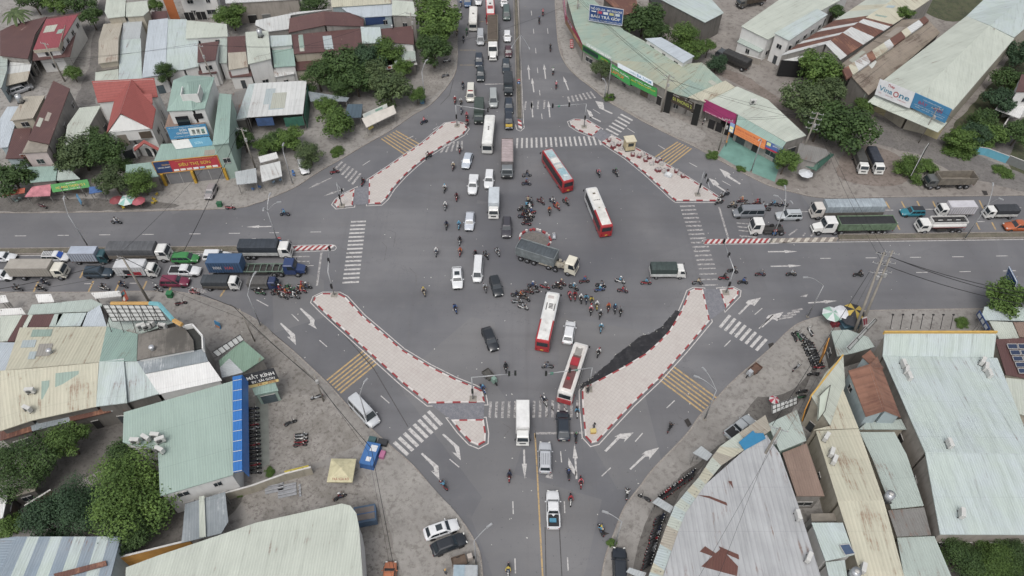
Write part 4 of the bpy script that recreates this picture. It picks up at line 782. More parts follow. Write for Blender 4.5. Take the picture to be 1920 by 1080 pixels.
def sign(label, tl, tr, zt, bl, br, zb, col, texts=(), panels=(), frame=None, name='shop_sign', cat='sign', posts=0, th=.12, group=None):
    "board through four picture points: top edge at height zt, lower edge at zb; texts (string, x0, x1, y0, y1, colour) in board fractions"
    TL, TR, BL, BR = G(*tl, zt), G(*tr, zt), G(*bl, zb), G(*br, zb)
    BR = BL+(TR-TL); c = (BL+BR)/2; T = thing(name, label, cat, (c.x, c.y, 0 if posts else zb), 0, group, world=True); org = tuple(T.location)
    ux = TR-TL; uy = TL-BL; n = ux.cross(uy).normalized(); mb = MB(); mb.hexa([BL, BR, TR, TL], [p-n*th for p in (BL, BR, TR, TL)]); part('board', mb, plain(col, .55, 0, .1, .7), T)
    if frame:
        mb = MB()
        for a, b in ((BL, BR), (TL, TR), (BL, TL), (BR, TR)): mb.tube(a+n*.03, b+n*.03, .09, n=4)
        part('frame', mb, plain(frame, .6), T)
    for p in panels: x0, x1, y0, y1, pc = p; o = BL+ux*x0+uy*y0+n*.015; mb = MB(); a, b = ux*(x1-x0), uy*(y1-y0); mb.hexa([o, o+a, o+a+b, o+b], [q+n*.02 for q in (o, o+a, o+a+b, o+b)]); part('panel', mb, plain(pc, .5, 0, .1), T)
    for tx in texts: s, x0, x1, y0, y1, tc = tx; text(T, s, BL+ux*x0+uy*y0, ux*(x1-x0), uy*(y1-y0), tc, .05, org=org)
    for i in range(posts):
        p = BL+(BR-BL)*((i+.5)/posts)-n*th*1.5; part('post', MB().tube((p.x, p.y, 0), (p.x, p.y, zt*.95), .09), POST, T)
    return T
WC = (226, 226, 222); YC = (222, 190, 70); NV = (40, 62, 108); RD = (178, 44, 52); BLU = (50, 126, 176); GRN = (58, 150, 62)
sign('big red and navy signboard of the yellow pillared paint shop', (285, 304), (407, 291), 5.7, (295, 326), (417, 314), 3.2, (180, 48, 58), [('SIÊU THỊ SƠN', .37, .86, .36, .72, YC), ('CÔNG TY TNHH THƯƠNG MẠI DỊCH VỤ', .34, .96, .82, .9, (226, 180, 90)), ('SƠN', .12, .24, .6, .75, (210, 160, 90)), ('LONG PHÁT', .05, .24, .4, .54, WC)],
     [(0, .245, 0, 1, NV)]+[(.27+i*.1, .35+i*.1, .06, .22, [(226, 226, 222), (226, 222, 214), (220, 200, 190), (226, 226, 230), (150, 196, 220), (222, 214, 150), (226, 226, 226)][i]) for i in range(7)], (206, 150, 60))
sign('blue billboard with paint tins on the terrace of the tower house', (311, 239), (385, 232), 8.9, (320, 262), (392, 255), 6.4, (58, 132, 178), [('SƠN', .3, .48, .58, .8, WC), ('CÔNG THÀNH', .2, .5, .36, .54, WC), ('HỆ THỐNG PHÂN PHỐI SƠN NƯỚC', .04, .86, .86, .95, WC), ('ĐẠI LÝ SƠN NƯỚC - SƠN DẦU', .12, .5, .14, .24, WC)], [(.53, .97, .18, .78, (214, 220, 214)), (.6, .68, .26, .62, (90, 104, 100)), (.72, .8, .26, .62, (120, 130, 124)), (.84, .92, .26, .62, (100, 150, 140))])
sign('blue and white lower panel below the paint tin billboard', (321, 264), (392, 256), 6.3, (330, 280), (396, 272), 5.4, (72, 146, 178), [('SƠN', .55, .75, .3, .6, (150, 200, 214))], [(0, .45, 0, 1, (206, 208, 204))])
sign('green signboard with yellow lettering between pink and blue awnings', (94, 346), (164, 336), 3.6, (99, 361), (172, 350), 2.4, GRN, [('HOÀNG THƯƠNG 2', .12, .9, .34, .68, YC), ('QUÁN ĂN', .4, .66, .78, .92, WC), ('CƠM - PHỞ - BÚN', .3, .78, .1, .22, WC)], (), None, posts=2)
sign('blue billboard with two rows of white lettering above the mint shop row', (1106, 8), (1169, 18), 9.5, (1104, 38), (1166, 47), 5.6, (32, 72, 138), [('THẾ GIỚI LOA - MIC KARAOKE', .03, .97, .72, .93, WC), ('BÁN TRẢ GÓP', .06, .94, .24, .47, WC), ('ĐIỆN THOẠI - LOA KÉO CÔNG SUẤT LỚN', .03, .97, .05, .16, WC)], [(.06, .2, .58, .64, WC), (.24, .38, .52, .67, (190, 60, 80)), (.42, .56, .52, .67, (214, 216, 220)), (.6, .73, .52, .67, (190, 186, 120)), (.78, .91, .52, .67, (190, 200, 206))], (196, 200, 206), name='billboard', cat='billboard', posts=2)
sign('dark emblem banner at the upper end of the green shop banners', (1093, 82), (1144, 112), 4.9, (1092, 95), (1142, 125), 3.4, GRN, [('CHÍN', .68, .92, .4, .7, YC)], [(.02, .58, .12, .72, (26, 56, 48)), (.62, .98, .1, .3, (60, 140, 80))])
sign('long bright green banner with white and orange lettering', (1145, 118), (1181, 141), 4.9, (1145, 138), (1180, 157), 3.2, (48, 142, 64), [('QUỐC CƯỜNG', .1, .95, .6, .85, WC), ('LAPTOP', .04, .7, .2, .52, (206, 110, 60))])
sign('long bright green banner with white and yellow lettering, right end', (1181, 141), (1232, 166), 4.9, (1180, 157), (1231, 184), 3.2, (52, 148, 66), [('SỬA CHỮA - MUA BÁN', .2, .8, .72, .86, WC), ('MÁY TÍNH LAPTOP', .05, .95, .48, .66, YC)])
sign('white strip sign reading chín ba nam on the roof edge', (1158, 117), (1224, 152), 5.9, (1158, 126), (1222, 159), 5.15, (206, 216, 222), [('CHÍN', .34, .52, .25, .75, (120, 150, 170)), ('BA NAM', .56, .96, .2, .78, (80, 130, 170))])
sign('row of white raised letters on the roof edge', (1099, 79), (1146, 106), 5.7, (1099, 86), (1144, 112), 5.1, (170, 186, 176), [('CÀ PHÊ CƠM TẤM', .02, .98, .1, .9, WC)])
sign('red and brown fascia sign on the northern end of the shop row', (1061, 28), (1092, 78), 5.0, (1060, 44), (1090, 94), 3.4, (128, 98, 72), [], [(0, 1, .6, 1, (150, 44, 74)), (.1, .4, .62, .95, (200, 196, 210)), (.5, .8, .15, .5, (170, 130, 96))])
sign('long magenta fascia on the northern end of the shop row', (1056, -10), (1061, 28), 5.0, (1055, 4), (1060, 44), 3.4, (178, 60, 100), [], [(.1, .9, .5, .9, (204, 196, 200))])
sign('red stand-up panel sign on the pavement by the shop row', (1069, 74), (1075, 74), 2.6, (1069, 90), (1076, 90), .5, (190, 56, 62), [], [(.1, .9, .1+i*.23, .22+i*.23, (220, 180, 180)) for i in range(4)], None, posts=1, name='pavement_sign')
t = sign('black gate signboard with greenish yellow restaurant lettering', (1259, 173), (1301, 193), 5.4, (1258, 191), (1299, 211), 3.3, (64, 54, 44), [('01 PHONG 2', .08, .92, .3, .66, (186, 196, 90)), ('NHÀ HÀNG', .06, .36, .84, .93, WC), ('BIA - HẢI SẢN', .62, .94, .84, .93, WC)])
for a in ((1251, 172), (1304, 195)):
    A = G(a[0], a[1], 5.5); mb = MB(); mb.hexa([Vector((A.x, A.y, PH)), Vector((A.x+1.3, A.y-.6, PH)), Vector((A.x+1.3, A.y-.5, PH)), Vector((A.x, A.y+.1, PH))], [Vector((A.x, A.y, 5.6)), Vector((A.x+1.3, A.y-.6, 5.6)), Vector((A.x+1.3, A.y-.5, 5.6)), Vector((A.x, A.y+.1, 5.6))]); part('gate_pillar', mb, plain((28, 30, 30), .6), t)
sign('magenta fascia of the shop between black gate and orange banner', (1321, 186), (1381, 214), 5.2, (1318, 208), (1376, 238), 3.0, (150, 30, 92), [('SHOP THỜI TRANG', .06, .7, .04, .12, WC)], [(.84, .97, .1, .3, (170, 70, 120))])
sign('orange banner with red lettering over the turquoise forecourt', (1380, 234), (1437, 263), 4.4, (1376, 251), (1434, 278), 2.9, (214, 122, 56), [('CÔNG TY TNHH SX TM NAM PHÁT', .04, .96, .56, .78, (160, 50, 40)), ('CUNG CẤP VẬT LIỆU XÂY DỰNG', .04, .9, .32, .44, (170, 70, 44)), ('TÔN - SẮT - THÉP - XI MĂNG', .2, .96, .12, .24, (170, 70, 44))])
sign('blue and red banner at the right end of the orange banner', (1438, 264), (1469, 278), 4.4, (1434, 278), (1463, 293), 2.9, (66, 96, 164), [('MẠNH HÙNG', .4, .92, .6, .84, WC)], [(0, 1, 0, .2, (190, 40, 60)), (.04, .28, .5, .9, (206, 214, 150))])
sign('blue badge panel left of the orange banner', (1370, 229), (1378, 233), 4.4, (1366, 246), (1374, 249), 2.9, (120, 150, 190), [], [(.1, .9, .35, .6, (214, 210, 140)), (.1, .9, .05, .3, (220, 216, 190))])
sign('narrow upright orange sign beside the turquoise forecourt', (1366, 248), (1368, 249), 3.4, (1361, 267), (1363, 268), 1.2, (214, 140, 60), posts=1, name='pavement_sign')
BK_ = (34, 96, 150)
sign('white steel company signboard on the largest warehouse', (1650, 148), (1716, 174), 9.4, (1640, 177), (1704, 200), 6.0, (218, 220, 222), [('Thép', .26, .46, .7, .92, RD), ('Vina', .06, .44, .36, .66, (44, 128, 160)), ('O', .47, .62, .3, .66, RD), ('ne', .64, .92, .36, .6, (44, 128, 160)), ('TÔN', .08, .16, .2, .27, RD), ('ỐNG THÉP', .28, .5, .2, .27, RD), ('THÉP HÌNH', .62, .86, .2, .27, RD)])
sign('blue signboard with red name beside the white steel signboard', (1716, 174), (1785, 205), 9.4, (1704, 200), (1773, 228), 6.0, (66, 140, 190), [('CỬA HÀNG SẮT THÉP', .26, .76, .78, .88, WC), ('BẢY', .18, .42, .46, .72, (186, 70, 96)), ('VÂN', .58, .82, .46, .72, (186, 70, 96)), ('CHUYÊN KINH DOANH CÁC LOẠI SẮT THÉP', .1, .94, .3, .38, WC), ('TÔN - XÀ GỒ - ỐNG NƯỚC', .14, .92, .18, .26, WC)])
sign('black optician signboard with white lettering', (455, 703), (513, 690), 5.4, (465, 723), (520, 707), 3.9, (34, 36, 42), [('MẮT KÍNH', .06, .94, .44, .9, WC), ('BV. SÀI GÒN', .16, .9, .08, .34, WC)])
sign('yellow discount strip under the black optician signboard', (465, 719), (520, 706), 4.1, (468, 728), (523, 716), 3.4, (214, 190, 120), [('10 - 30%', .3, .92, .1, .5, (150, 70, 50)), ('GIẢM GIÁ', .06, .5, .6, .88, (150, 70, 50))])
t = sign('black loan signboard in orange frame facing the south-east pavement', (1522, 742), (1510, 768), 7.2, (1516, 764), (1504, 790), 4.2, (34, 32, 30), [('BÁN', .3, .7, .55, .8, (200, 170, 80)), ('TRẢ GÓP', .12, .88, .2, .48, (200, 170, 80))], (), (206, 140, 50))
sign('tall black signboard with orange goods pictures behind parked motorbikes', (1555, 634), (1546, 662), 6.0, (1546, 652), (1537, 680), 3.0, (40, 36, 34), [], [(.1+i*.22, .26+i*.22, .1+j*.3, .3+j*.3, (196, 130, 56)) for i in range(4) for j in range(2)], (206, 140, 60))
t = sign('blue direction signboard with white lettering at the right edge', (1892, 500), (1907, 529), 6.5, (1886, 518), (1899, 546), 4.2, (34, 86, 158), [('TP. HỒ CHÍ MINH', .1, .62, .6, .78, WC), ('BIÊN HÒA', .12, .55, .3, .5, WC), ('1K', .78, .92, .3, .6, WC)], (), (190, 200, 210), name='road_sign', cat='road sign', posts=1)
sign('price signboard standing edge-on at the road side by the lattice billboard', (232, 543), (240, 561), 3.4, (224, 551), (230, 568), 1.6, (170, 70, 50), [], [(.1, .4, .1, .9, (60, 140, 150)), (.5, .9, .2, .6, (214, 210, 200))], posts=1)
sign('blue and orange A-board standing on the south-west pavement', (401, 601), (411, 606), 1.3, (404, 613), (414, 618), .1, (54, 130, 180), [], [(.1, .9, .1, .45, (190, 130, 90))], name='pavement_sign')
sign('blue place-name board on the pavement by the twin lamp', (143, 363), (152, 378), 2.4, (143, 369), (150, 384), 1.6, (80, 140, 180), posts=1, name='pavement_sign')
sign('food picture board over the stall under the trees', (722, 124), (780, 114), 3.6, (725, 131), (781, 127), 2.8, (196, 196, 190), [], [(.06+i*.15, .16+i*.15, .2, .8, [(150, 70, 50), (90, 120, 70), (170, 60, 60), (120, 90, 60)][i % 4]) for i in range(6)])
sign('white menu board above the wide white awning', (680, 214), (725, 194), 3.9, (682, 221), (727, 201), 3.2, (200, 204, 196), [], [(.05, .3, .1, .8, (180, 190, 186)), (.5, .8, .2, .7, (120, 160, 140))])
sign('small yellow board on a white stand by the hatched slip road', (690, 240), (699, 235), 1.9, (692, 244), (701, 240), 1.2, (206, 190, 100), posts=1, name='pavement_sign')
sign('blue framed hospital price board at the right parapet', (1836, 582), (1856, 616), 4.6, (1830, 590), (1848, 624), 3.4, (40, 70, 130), [], [(.08+i*.3, .3+i*.3, .2, .8, (206, 212, 214)) for i in range(3)], posts=1)
sign('red and white pharmacy panel by the umbrella stall', (1617, 597), (1626, 594), 4.0, (1619, 613), (1628, 610), 2.0, (214, 206, 204), [], [(.1, .45, .2, .9, (150, 40, 60)), (.55, .9, .2, .9, (150, 40, 60))], posts=1)
sign('yellow roof sign on the low wall of the dirt lot', (533, 884), (578, 873), 2.4, (536, 891), (580, 880), 1.7, (206, 186, 70), [('BÁNH MÌ', .3, .8, .25, .75, (80, 70, 50))], posts=2)
# ---------------- vehicle kit (x forward, origin on the ground) ----------------
TYRE = plain((34, 34, 36), .85, 0, .2); RIM = plain((150, 152, 156), .4, .6, .1); DARK = plain((38, 38, 40), .7, 0, .15); GL = glass((46, 54, 60)); LAMP = plain((225, 225, 220), .2, 0, .02); TAIL = plain((150, 25, 28), .3, 0, .05); CHAS = plain((62, 60, 58), .8, 0, .3); PLATE = plain((222, 220, 205), .5, 0, .1)
CANV = {}
def wheel(root, x, y, r=.33, w=.22, rim=None):
    t = MB(); t.tube((x, y-w/2, r), (x, y+w/2, r), r, n=14); o = part('wheel', t, TYRE, root)
    m = MB(); s = 1 if y > 0 else -1; m.tube((x, y+s*(w/2-.01), r), (x, y+s*(w/2+.015), r), r*.62, n=12); part('rim', m, rim or RIM, o)
def quadp(root, name, pts, m, th=.02):
    "thin panel through 4 points, thickened outward"
    p = [Vector(q) for q in pts]; n = (p[1]-p[0]).cross(p[2]-p[0]).normalized()*th
    mb = MB(); mb.hexa(p, [q+n for q in p]); return part(name, mb, m, root)
CARS = {}
BASEP = carpaint((200, 201, 202))
SPEC = {  # L, W, H, belt, hood z, cabin x (bottom rear, bottom front, top rear, top front), style
 'sedan': (4.5, 1.78, 1.46, .93, .86, (-1.98, 1.1, -1.36, .5)), 'hatch': (3.9, 1.7, 1.5, .95, .9, (-1.88, 1.0, -1.6, .35)), 'mpv': (4.6, 1.8, 1.7, 1.0, .98, (-2.18, 1.25, -1.95, .55)),
 'suv': (4.75, 1.88, 1.76, 1.05, 1.02, (-2.25, 1.0, -2.0, .4)), 'pickup': (5.3, 1.88, 1.8, 1.05, 1.08, (-.75, 1.25, -.55, .6)), 'van': (5.3, 1.95, 2.1, 1.15, 1.05, (-2.6, 2.1, -2.5, 1.4)), 'minibus': (5.7, 2.05, 2.4, 1.25, 1.12, (-2.8, 2.0, -2.7, 1.3))}
def make_car(kind):
    L, Wd, H, zb, zh, (rb, fb, rt, ft) = SPEC[kind]; w = Wd/2; r = thing('car', '', 'car'); p = BASEP; R = .34
    def ring(x, hw, z0, zt, c=.07):
        return [(x, hw*.9, z0), (x, hw, z0+.16), (x, hw, zt-.22), (x, hw*.95, zt-c), (x, hw*.82, zt), (x, 0, zt+.025), (x, -hw*.82, zt), (x, -hw*.95, zt-c), (x, -hw, zt-.22), (x, -hw, z0+.16), (x, -hw*.9, z0)]
    h = L/2; tail = zb if kind in ('van', 'minibus', 'suv', 'mpv', 'hatch') else zb-.02
    if kind == 'pickup': tail = 1.0
    st = [(-h, w*.82, .38, tail-.2), (-h+.06, w*.9, .28, tail-.06), (-h+.35, w*.97, .22, tail), (-h+1.2, w, .2, tail), (fb-1.0, w, .2, zb), (fb, w, .2, zh+.02), (h-.75, w*.97, .22, zh-.06), (h-.28, w*.9, .24, zh-.16), (h-.06, w*.76, .3, zh-.3), (h, w*.62, .36, zh-.42)]
    b = MB(); b.loft([ring(*s) for s in st])
    for s in (-1, 1):   # dark wheel arches
        for x in (h-.88, -h+.88): b.tube((x, s*(w-.02), R), (x, s*(w+.008), R), R*1.16, n=14, mi=1)
    body = part('body', b, [p, DARK], r)
    # cabin with rounded shoulders
    wt = w*.76; wb = w*.93; c = MB()
    def cr(x, z, hw): return (x, hw, z)
    secs = []
    for (z, xr, xf, hw) in ((zb-.06, rb, fb, wb), (zb+(H-zb)*.8, rb+(rt-rb)*.86, fb+(ft-fb)*.86, wt*1.04), (H-.03, rt+.02, ft-.02, wt*.95), (H+.012, rt+.22, ft-.22, wt*.72)):
        k = hw*.12
        secs.append([(xr, hw-k, z), (xr+k, hw, z), (xf-k, hw, z), (xf, hw-k, z), (xf+.03, 0, z), (xf, -hw+k, z), (xf-k, -hw, z), (xr+k, -hw, z), (xr, -hw+k, z), (xr-.02, 0, z)])
    c.loft([s[::-1] for s in secs], smooth=False); cab = part('cabin', c, p, r)
    zt = zb+(H-zb)*.8; z0 = zb+.03
    def P(x0, x1, hw0, hw1, t): return (x0+(x1-x0)*t, hw0+(hw1-hw0)*t)
    e = .012
    def lerp(a, b, t): return a+(b-a)*t
    t0 = (z0-zb+.06)/(zt-zb+.06); t1 = .94; zz = lambda t: zb-.06+(zt-zb+.06)*t
    xf = lambda t: lerp(fb, fb+(ft-fb)*.86, t); xr = lambda t: lerp(rb, rb+(rt-rb)*.86, t); hw = lambda t: lerp(wb, wt*1.04, t)
    quadp(r, 'windscreen', [(xf(t0)+.022, -hw(t0)*.86, zz(t0)), (xf(t0)+.022, hw(t0)*.86, zz(t0)), (xf(t1)+.022, hw(t1)*.84, zz(t1)), (xf(t1)+.022, -hw(t1)*.84, zz(t1))], GL)
    quadp(r, 'rear_window', [(xr(t0)-.015, hw(t0)*.82, zz(t0)), (xr(t0)-.015, -hw(t0)*.82, zz(t0)), (xr(t1)-.015, -hw(t1)*.8, zz(t1)), (xr(t1)-.015, hw(t1)*.8, zz(t1))], GL)
    for s in (-1, 1):
        cuts = [(.05, .5), (.53, .95)] if kind in ('pickup',) else ([(.05, .33), (.36, .66), (.69, .95)] if kind in ('van', 'minibus', 'mpv', 'suv') else [(.09, .5), (.53, .93)])
        mb = MB()
        for a, d in cuts:
            q = []
            for t, f in ((t0, a), (t0, d), (t1, d), (t1, a)): q.append((lerp(xr(t), xf(t), f), s*(hw(t)+.008), zz(t)))
            if s > 0: q = q[::-1]
            n = Vector((0, s*.014, .004)); mb.hexa([Vector(v) for v in q], [Vector(v)+n for v in q])
        part('side_window', mb, GL, r)
        for x in (h-.88, -h+.88): wheel(r, x, s*(w-.12), R)
        m = MB(); m.box((h-.1, s*w*.66, zh-.36), (.14, w*.3, .14), rz=-s*.35); part('headlight', m, LAMP, r)
        m = MB(); m.box((-h+.05, s*w*.74, tail-.36), (.1, w*.22, .22)); part('tail_light', m, TAIL, r)
        m = MB(); m.box((fb-.35, s*(w+.09), zb-.02), (.12, .2, .13)); part('mirror', m, p, r)
    m = MB(); m.box((h-.04, 0, .4), (.1, w*.9, .16)); part('grille', m, DARK, r)
    m = MB(); m.box((-h-.005, 0, .52), (.03, .42, .14)); part('number_plate', m, PLATE, r)
    if kind == 'pickup':
        m = MB(); x0, x1 = -h+.12, rb-.08
        m.box(((x0+x1)/2, 0, tail+.005), (x1-x0, Wd*.78, .03)); part('load_bed', m, DARK, r)
        m = MB()
        for s in (-1, 1): m.box(((x0+x1)/2, s*w*.9, tail-.02), (x1-x0, .1, .12))
        m.box((x0-.02, 0, tail-.02), (.1, Wd*.86, .12)); part('bed_rail', m, p, r)
    return r
NAMES = {'suv': 'suv', 'sedan': 'sedan', 'hatch': 'hatchback', 'mpv': 'family_car', 'pickup': 'pickup_truck', 'van': 'van', 'minibus': 'minibus'}
def locrot(a, b=None, z=.6, ang=None):
    "centre + angle, or rear and front points, measured at height z"
    if b is None: p = G(a[0], a[1], z); return (p.x, p.y, 0), radians(ang)
    A, B = G(a[0], a[1], z), G(b[0], b[1], z); d = B-A; c = (A+B)/2; return (c.x, c.y, 0), atan2(d.y, d.x)
def car(kind, col, label, at, ang=None, to=None, group=None, z=.7, h0=0.0, extra=None, scale=None):
    loc, rz = locrot(at, to, z, ang); loc = (loc[0], loc[1], h0)
    if kind not in CARS: root = make_car(kind); CARS[kind] = [root, BASEP, list(root.children)]; cur = BASEP; o = root
    else: root, cur = CARS[kind][:2]; o = dup(root, only=CARS[kind][2])
    o.name = NAMES[kind]; o.location = loc; o.rotation_euler = (0, 0, rz)
    new = carpaint(col); remat(o, cur, new)
    if o is root: CARS[kind][1] = new
    tag(o, label, {'pickup': 'pickup', 'suv': 'car', 'van': 'van', 'minibus': 'minibus'}.get(kind, 'car'), group)
    k_ = (1.09, 1.06, 1.03) if kind == 'sedan' else (1.05, 1.04, 1.02); o.scale = [a*b for a, b in zip(k_, scale or (1, 1, 1))]
    if extra: extra(o, SPEC[kind])
    return o
def sunroof(o, s):
    m = MB(); m.box((s[5][3]-.75, 0, s[2]+.012), (.8, s[1]*.46, .012)); part('sunroof', m, GL, o)
def rails(o, s):
    for k in (-1, 1): m = MB(); m.box(((s[5][2]+s[5][3])/2, k*s[1]*.33, s[2]), ((s[5][3]-s[5][2])*.8, .05, .06)); part('roof_rail', m, DARK, o)
def ribs(o, s):
    for i in range(5): m = MB(); m.box(((s[5][2]+s[5][3])/2, (i-2)*.24, s[2]+.005), ((s[5][3]-s[5][2])*.72, .05, .03)); part('roof_rib', m, DARK, o)
def bluescreen(o, s):
    L, Wd, H, zb, zh, (rb, fb, rt, ft) = s; hw = Wd*.36
    quadp(o, 'sun_shade', [(fb-.02, -hw, zb+.12), (fb-.02, hw, zb+.12), (ft+.12, hw*.88, H-.06), (ft+.12, -hw*.88, H-.06)], plain((45, 90, 190), .3), .03)
def rack(o, s):
    m = MB()
    for i in range(6): m.box((s[5][2]+.3+i*.28, 0, s[2]+.06), (.06, s[1]*.6, .03))
    for k in (-1, 1): m.box((s[5][2]+1.0, k*s[1]*.3, s[2]+.02), (1.7, .05, .07))
    part('roof_rack', m, CHAS, o)
def beacon(o, s):
    m = MB(); m.box((.9, 0, s[2]), (.3, 1.1, .14)); part('light_bar', m, TAIL, o)
def luggage(o, s):
    m = MB(); m.box((-1.7, .1, 1.03), (.5, .9, .25)); part('blue_bag', m, plain((70, 140, 170), .6), o)

def cab(r, x0, x1, Wd, H, col, z0=.55, nose=0.0):
    "lorry cab between x0 (rear) and x1 (front)"
    p = carpaint(col); w = Wd/2; b = MB(); xe = x1-nose
    zb = z0+(H-z0)*.48
    sec = [[(x0, -w, z0), (xe, -w, z0), (xe, w, z0), (x0, w, z0)], [(x0, -w, zb), (xe, -w, zb), (xe, w, zb), (x0, w, zb)], [(x0, -w*.93, H-.08), (xe-.36, -w*.93, H-.08), (xe-.36, w*.93, H-.08), (x0, w*.93, H-.08)], [(x0+.1, -w*.82, H), (xe-.5, -w*.82, H), (xe-.5, w*.82, H), (x0+.1, w*.82, H)]]
    b.loft(sec, smooth=False)
    if nose: b.loft([[(xe-.1, -w*.8, z0), (xe-.1, w*.8, z0), (xe-.1, w*.75, zb-.05), (xe-.1, -w*.75, zb-.05)], [(x1-.15, -w*.7, z0), (x1-.15, w*.7, z0), (x1-.15, w*.6, zb-.4), (x1-.15, -w*.6, zb-.4)], [(x1, -w*.62, z0), (x1, w*.62, z0), (x1, w*.5, zb-.55), (x1, -w*.5, zb-.55)]], smooth=False)
    c = part('cab', b, p, r, bevel=.05); e = .03
    za = zb+.1; zc = H-.2; f = lambda z: xe-.36*(z-zb)/(H-.08-zb); g = lambda z: w-(w*.07)*(z-zb)/(H-.08-zb)
    quadp(c, 'windscreen', [(f(za)+e, -g(za)*.88, za), (f(za)+e, g(za)*.88, za), (f(zc)+e, g(zc)*.86, zc), (f(zc)+e, -g(zc)*.86, zc)], GL)
    for s in (-1, 1):
        q = [(x0+(xe-x0)*.35, s*(g(za)+.01), za+.02), (xe-.14, s*(g(za)+.01), za+.02), (f(zc)-.12, s*(g(zc)+.01), zc), (x0+(xe-x0)*.35, s*(g(zc)+.01), zc)]
        quadp(c, 'side_window', q if s < 0 else q[::-1], GL)
        m = MB(); m.box((x1-.03-nose*0, s*w*.66*(1 if not nose else .62), z0+.15), (.1, .32, .2)); part('headlight', m, LAMP, c)
        m = MB(); m.box((xe-.1, s*(w+.2), zb+.25), (.08, .12, .5)); m.tube((xe-.12, s*w, zb+.6), (xe-.1, s*(w+.2), zb+.6), .025); part('mirror', m, DARK, c)
    m = MB(); m.box((x1+.02, 0, z0-.14), (.14, Wd*(.98 if not nose else .8), .3)); part('bumper', m, p if sum(col) > 400 else DARK, c)
    m = MB(); m.box((x1+.015, 0, z0+.28), (.05, Wd*.5, .26)); part('grille', m, DARK, c)
    return c
def canvas_m(c):
    k = key('cv', c)
    if k in MC: return MC[k]
    q = N('tarpaulin'); tc = q.n('TexCoord'); P = tc.outputs['Object']
    mp = q.n('Mapping'); q.l(P, mp.inputs[0]); mp.inputs['Scale'].default_value = (1, .3, .3)
    a = q.noise(mp.outputs[0], 2.2, 4, .6); f = q.noise(P, .8, 5, .6)
    wv = q.n('TexWave'); wv.inputs['Scale'].default_value = .35; wv.inputs['Distortion'].default_value = 1.0; q.l(P, wv.inputs['Vector'])
    col = q.mix(q.mr(f, .35, .7, 0, .5), S(c), S([x*.75 for x in c])); col = q.mix(q.mr(a, .5, .75, 0, .4), col, S([min(255, x*1.25+8) for x in c])); col = q.mix(q.mr(wv.outputs['Fac'], .8, 1, 0, .25), col, S([x*.7 for x in c]))
    q.bump(a, .7, .12); MC[k] = q.fin(col, .75); return MC[k]
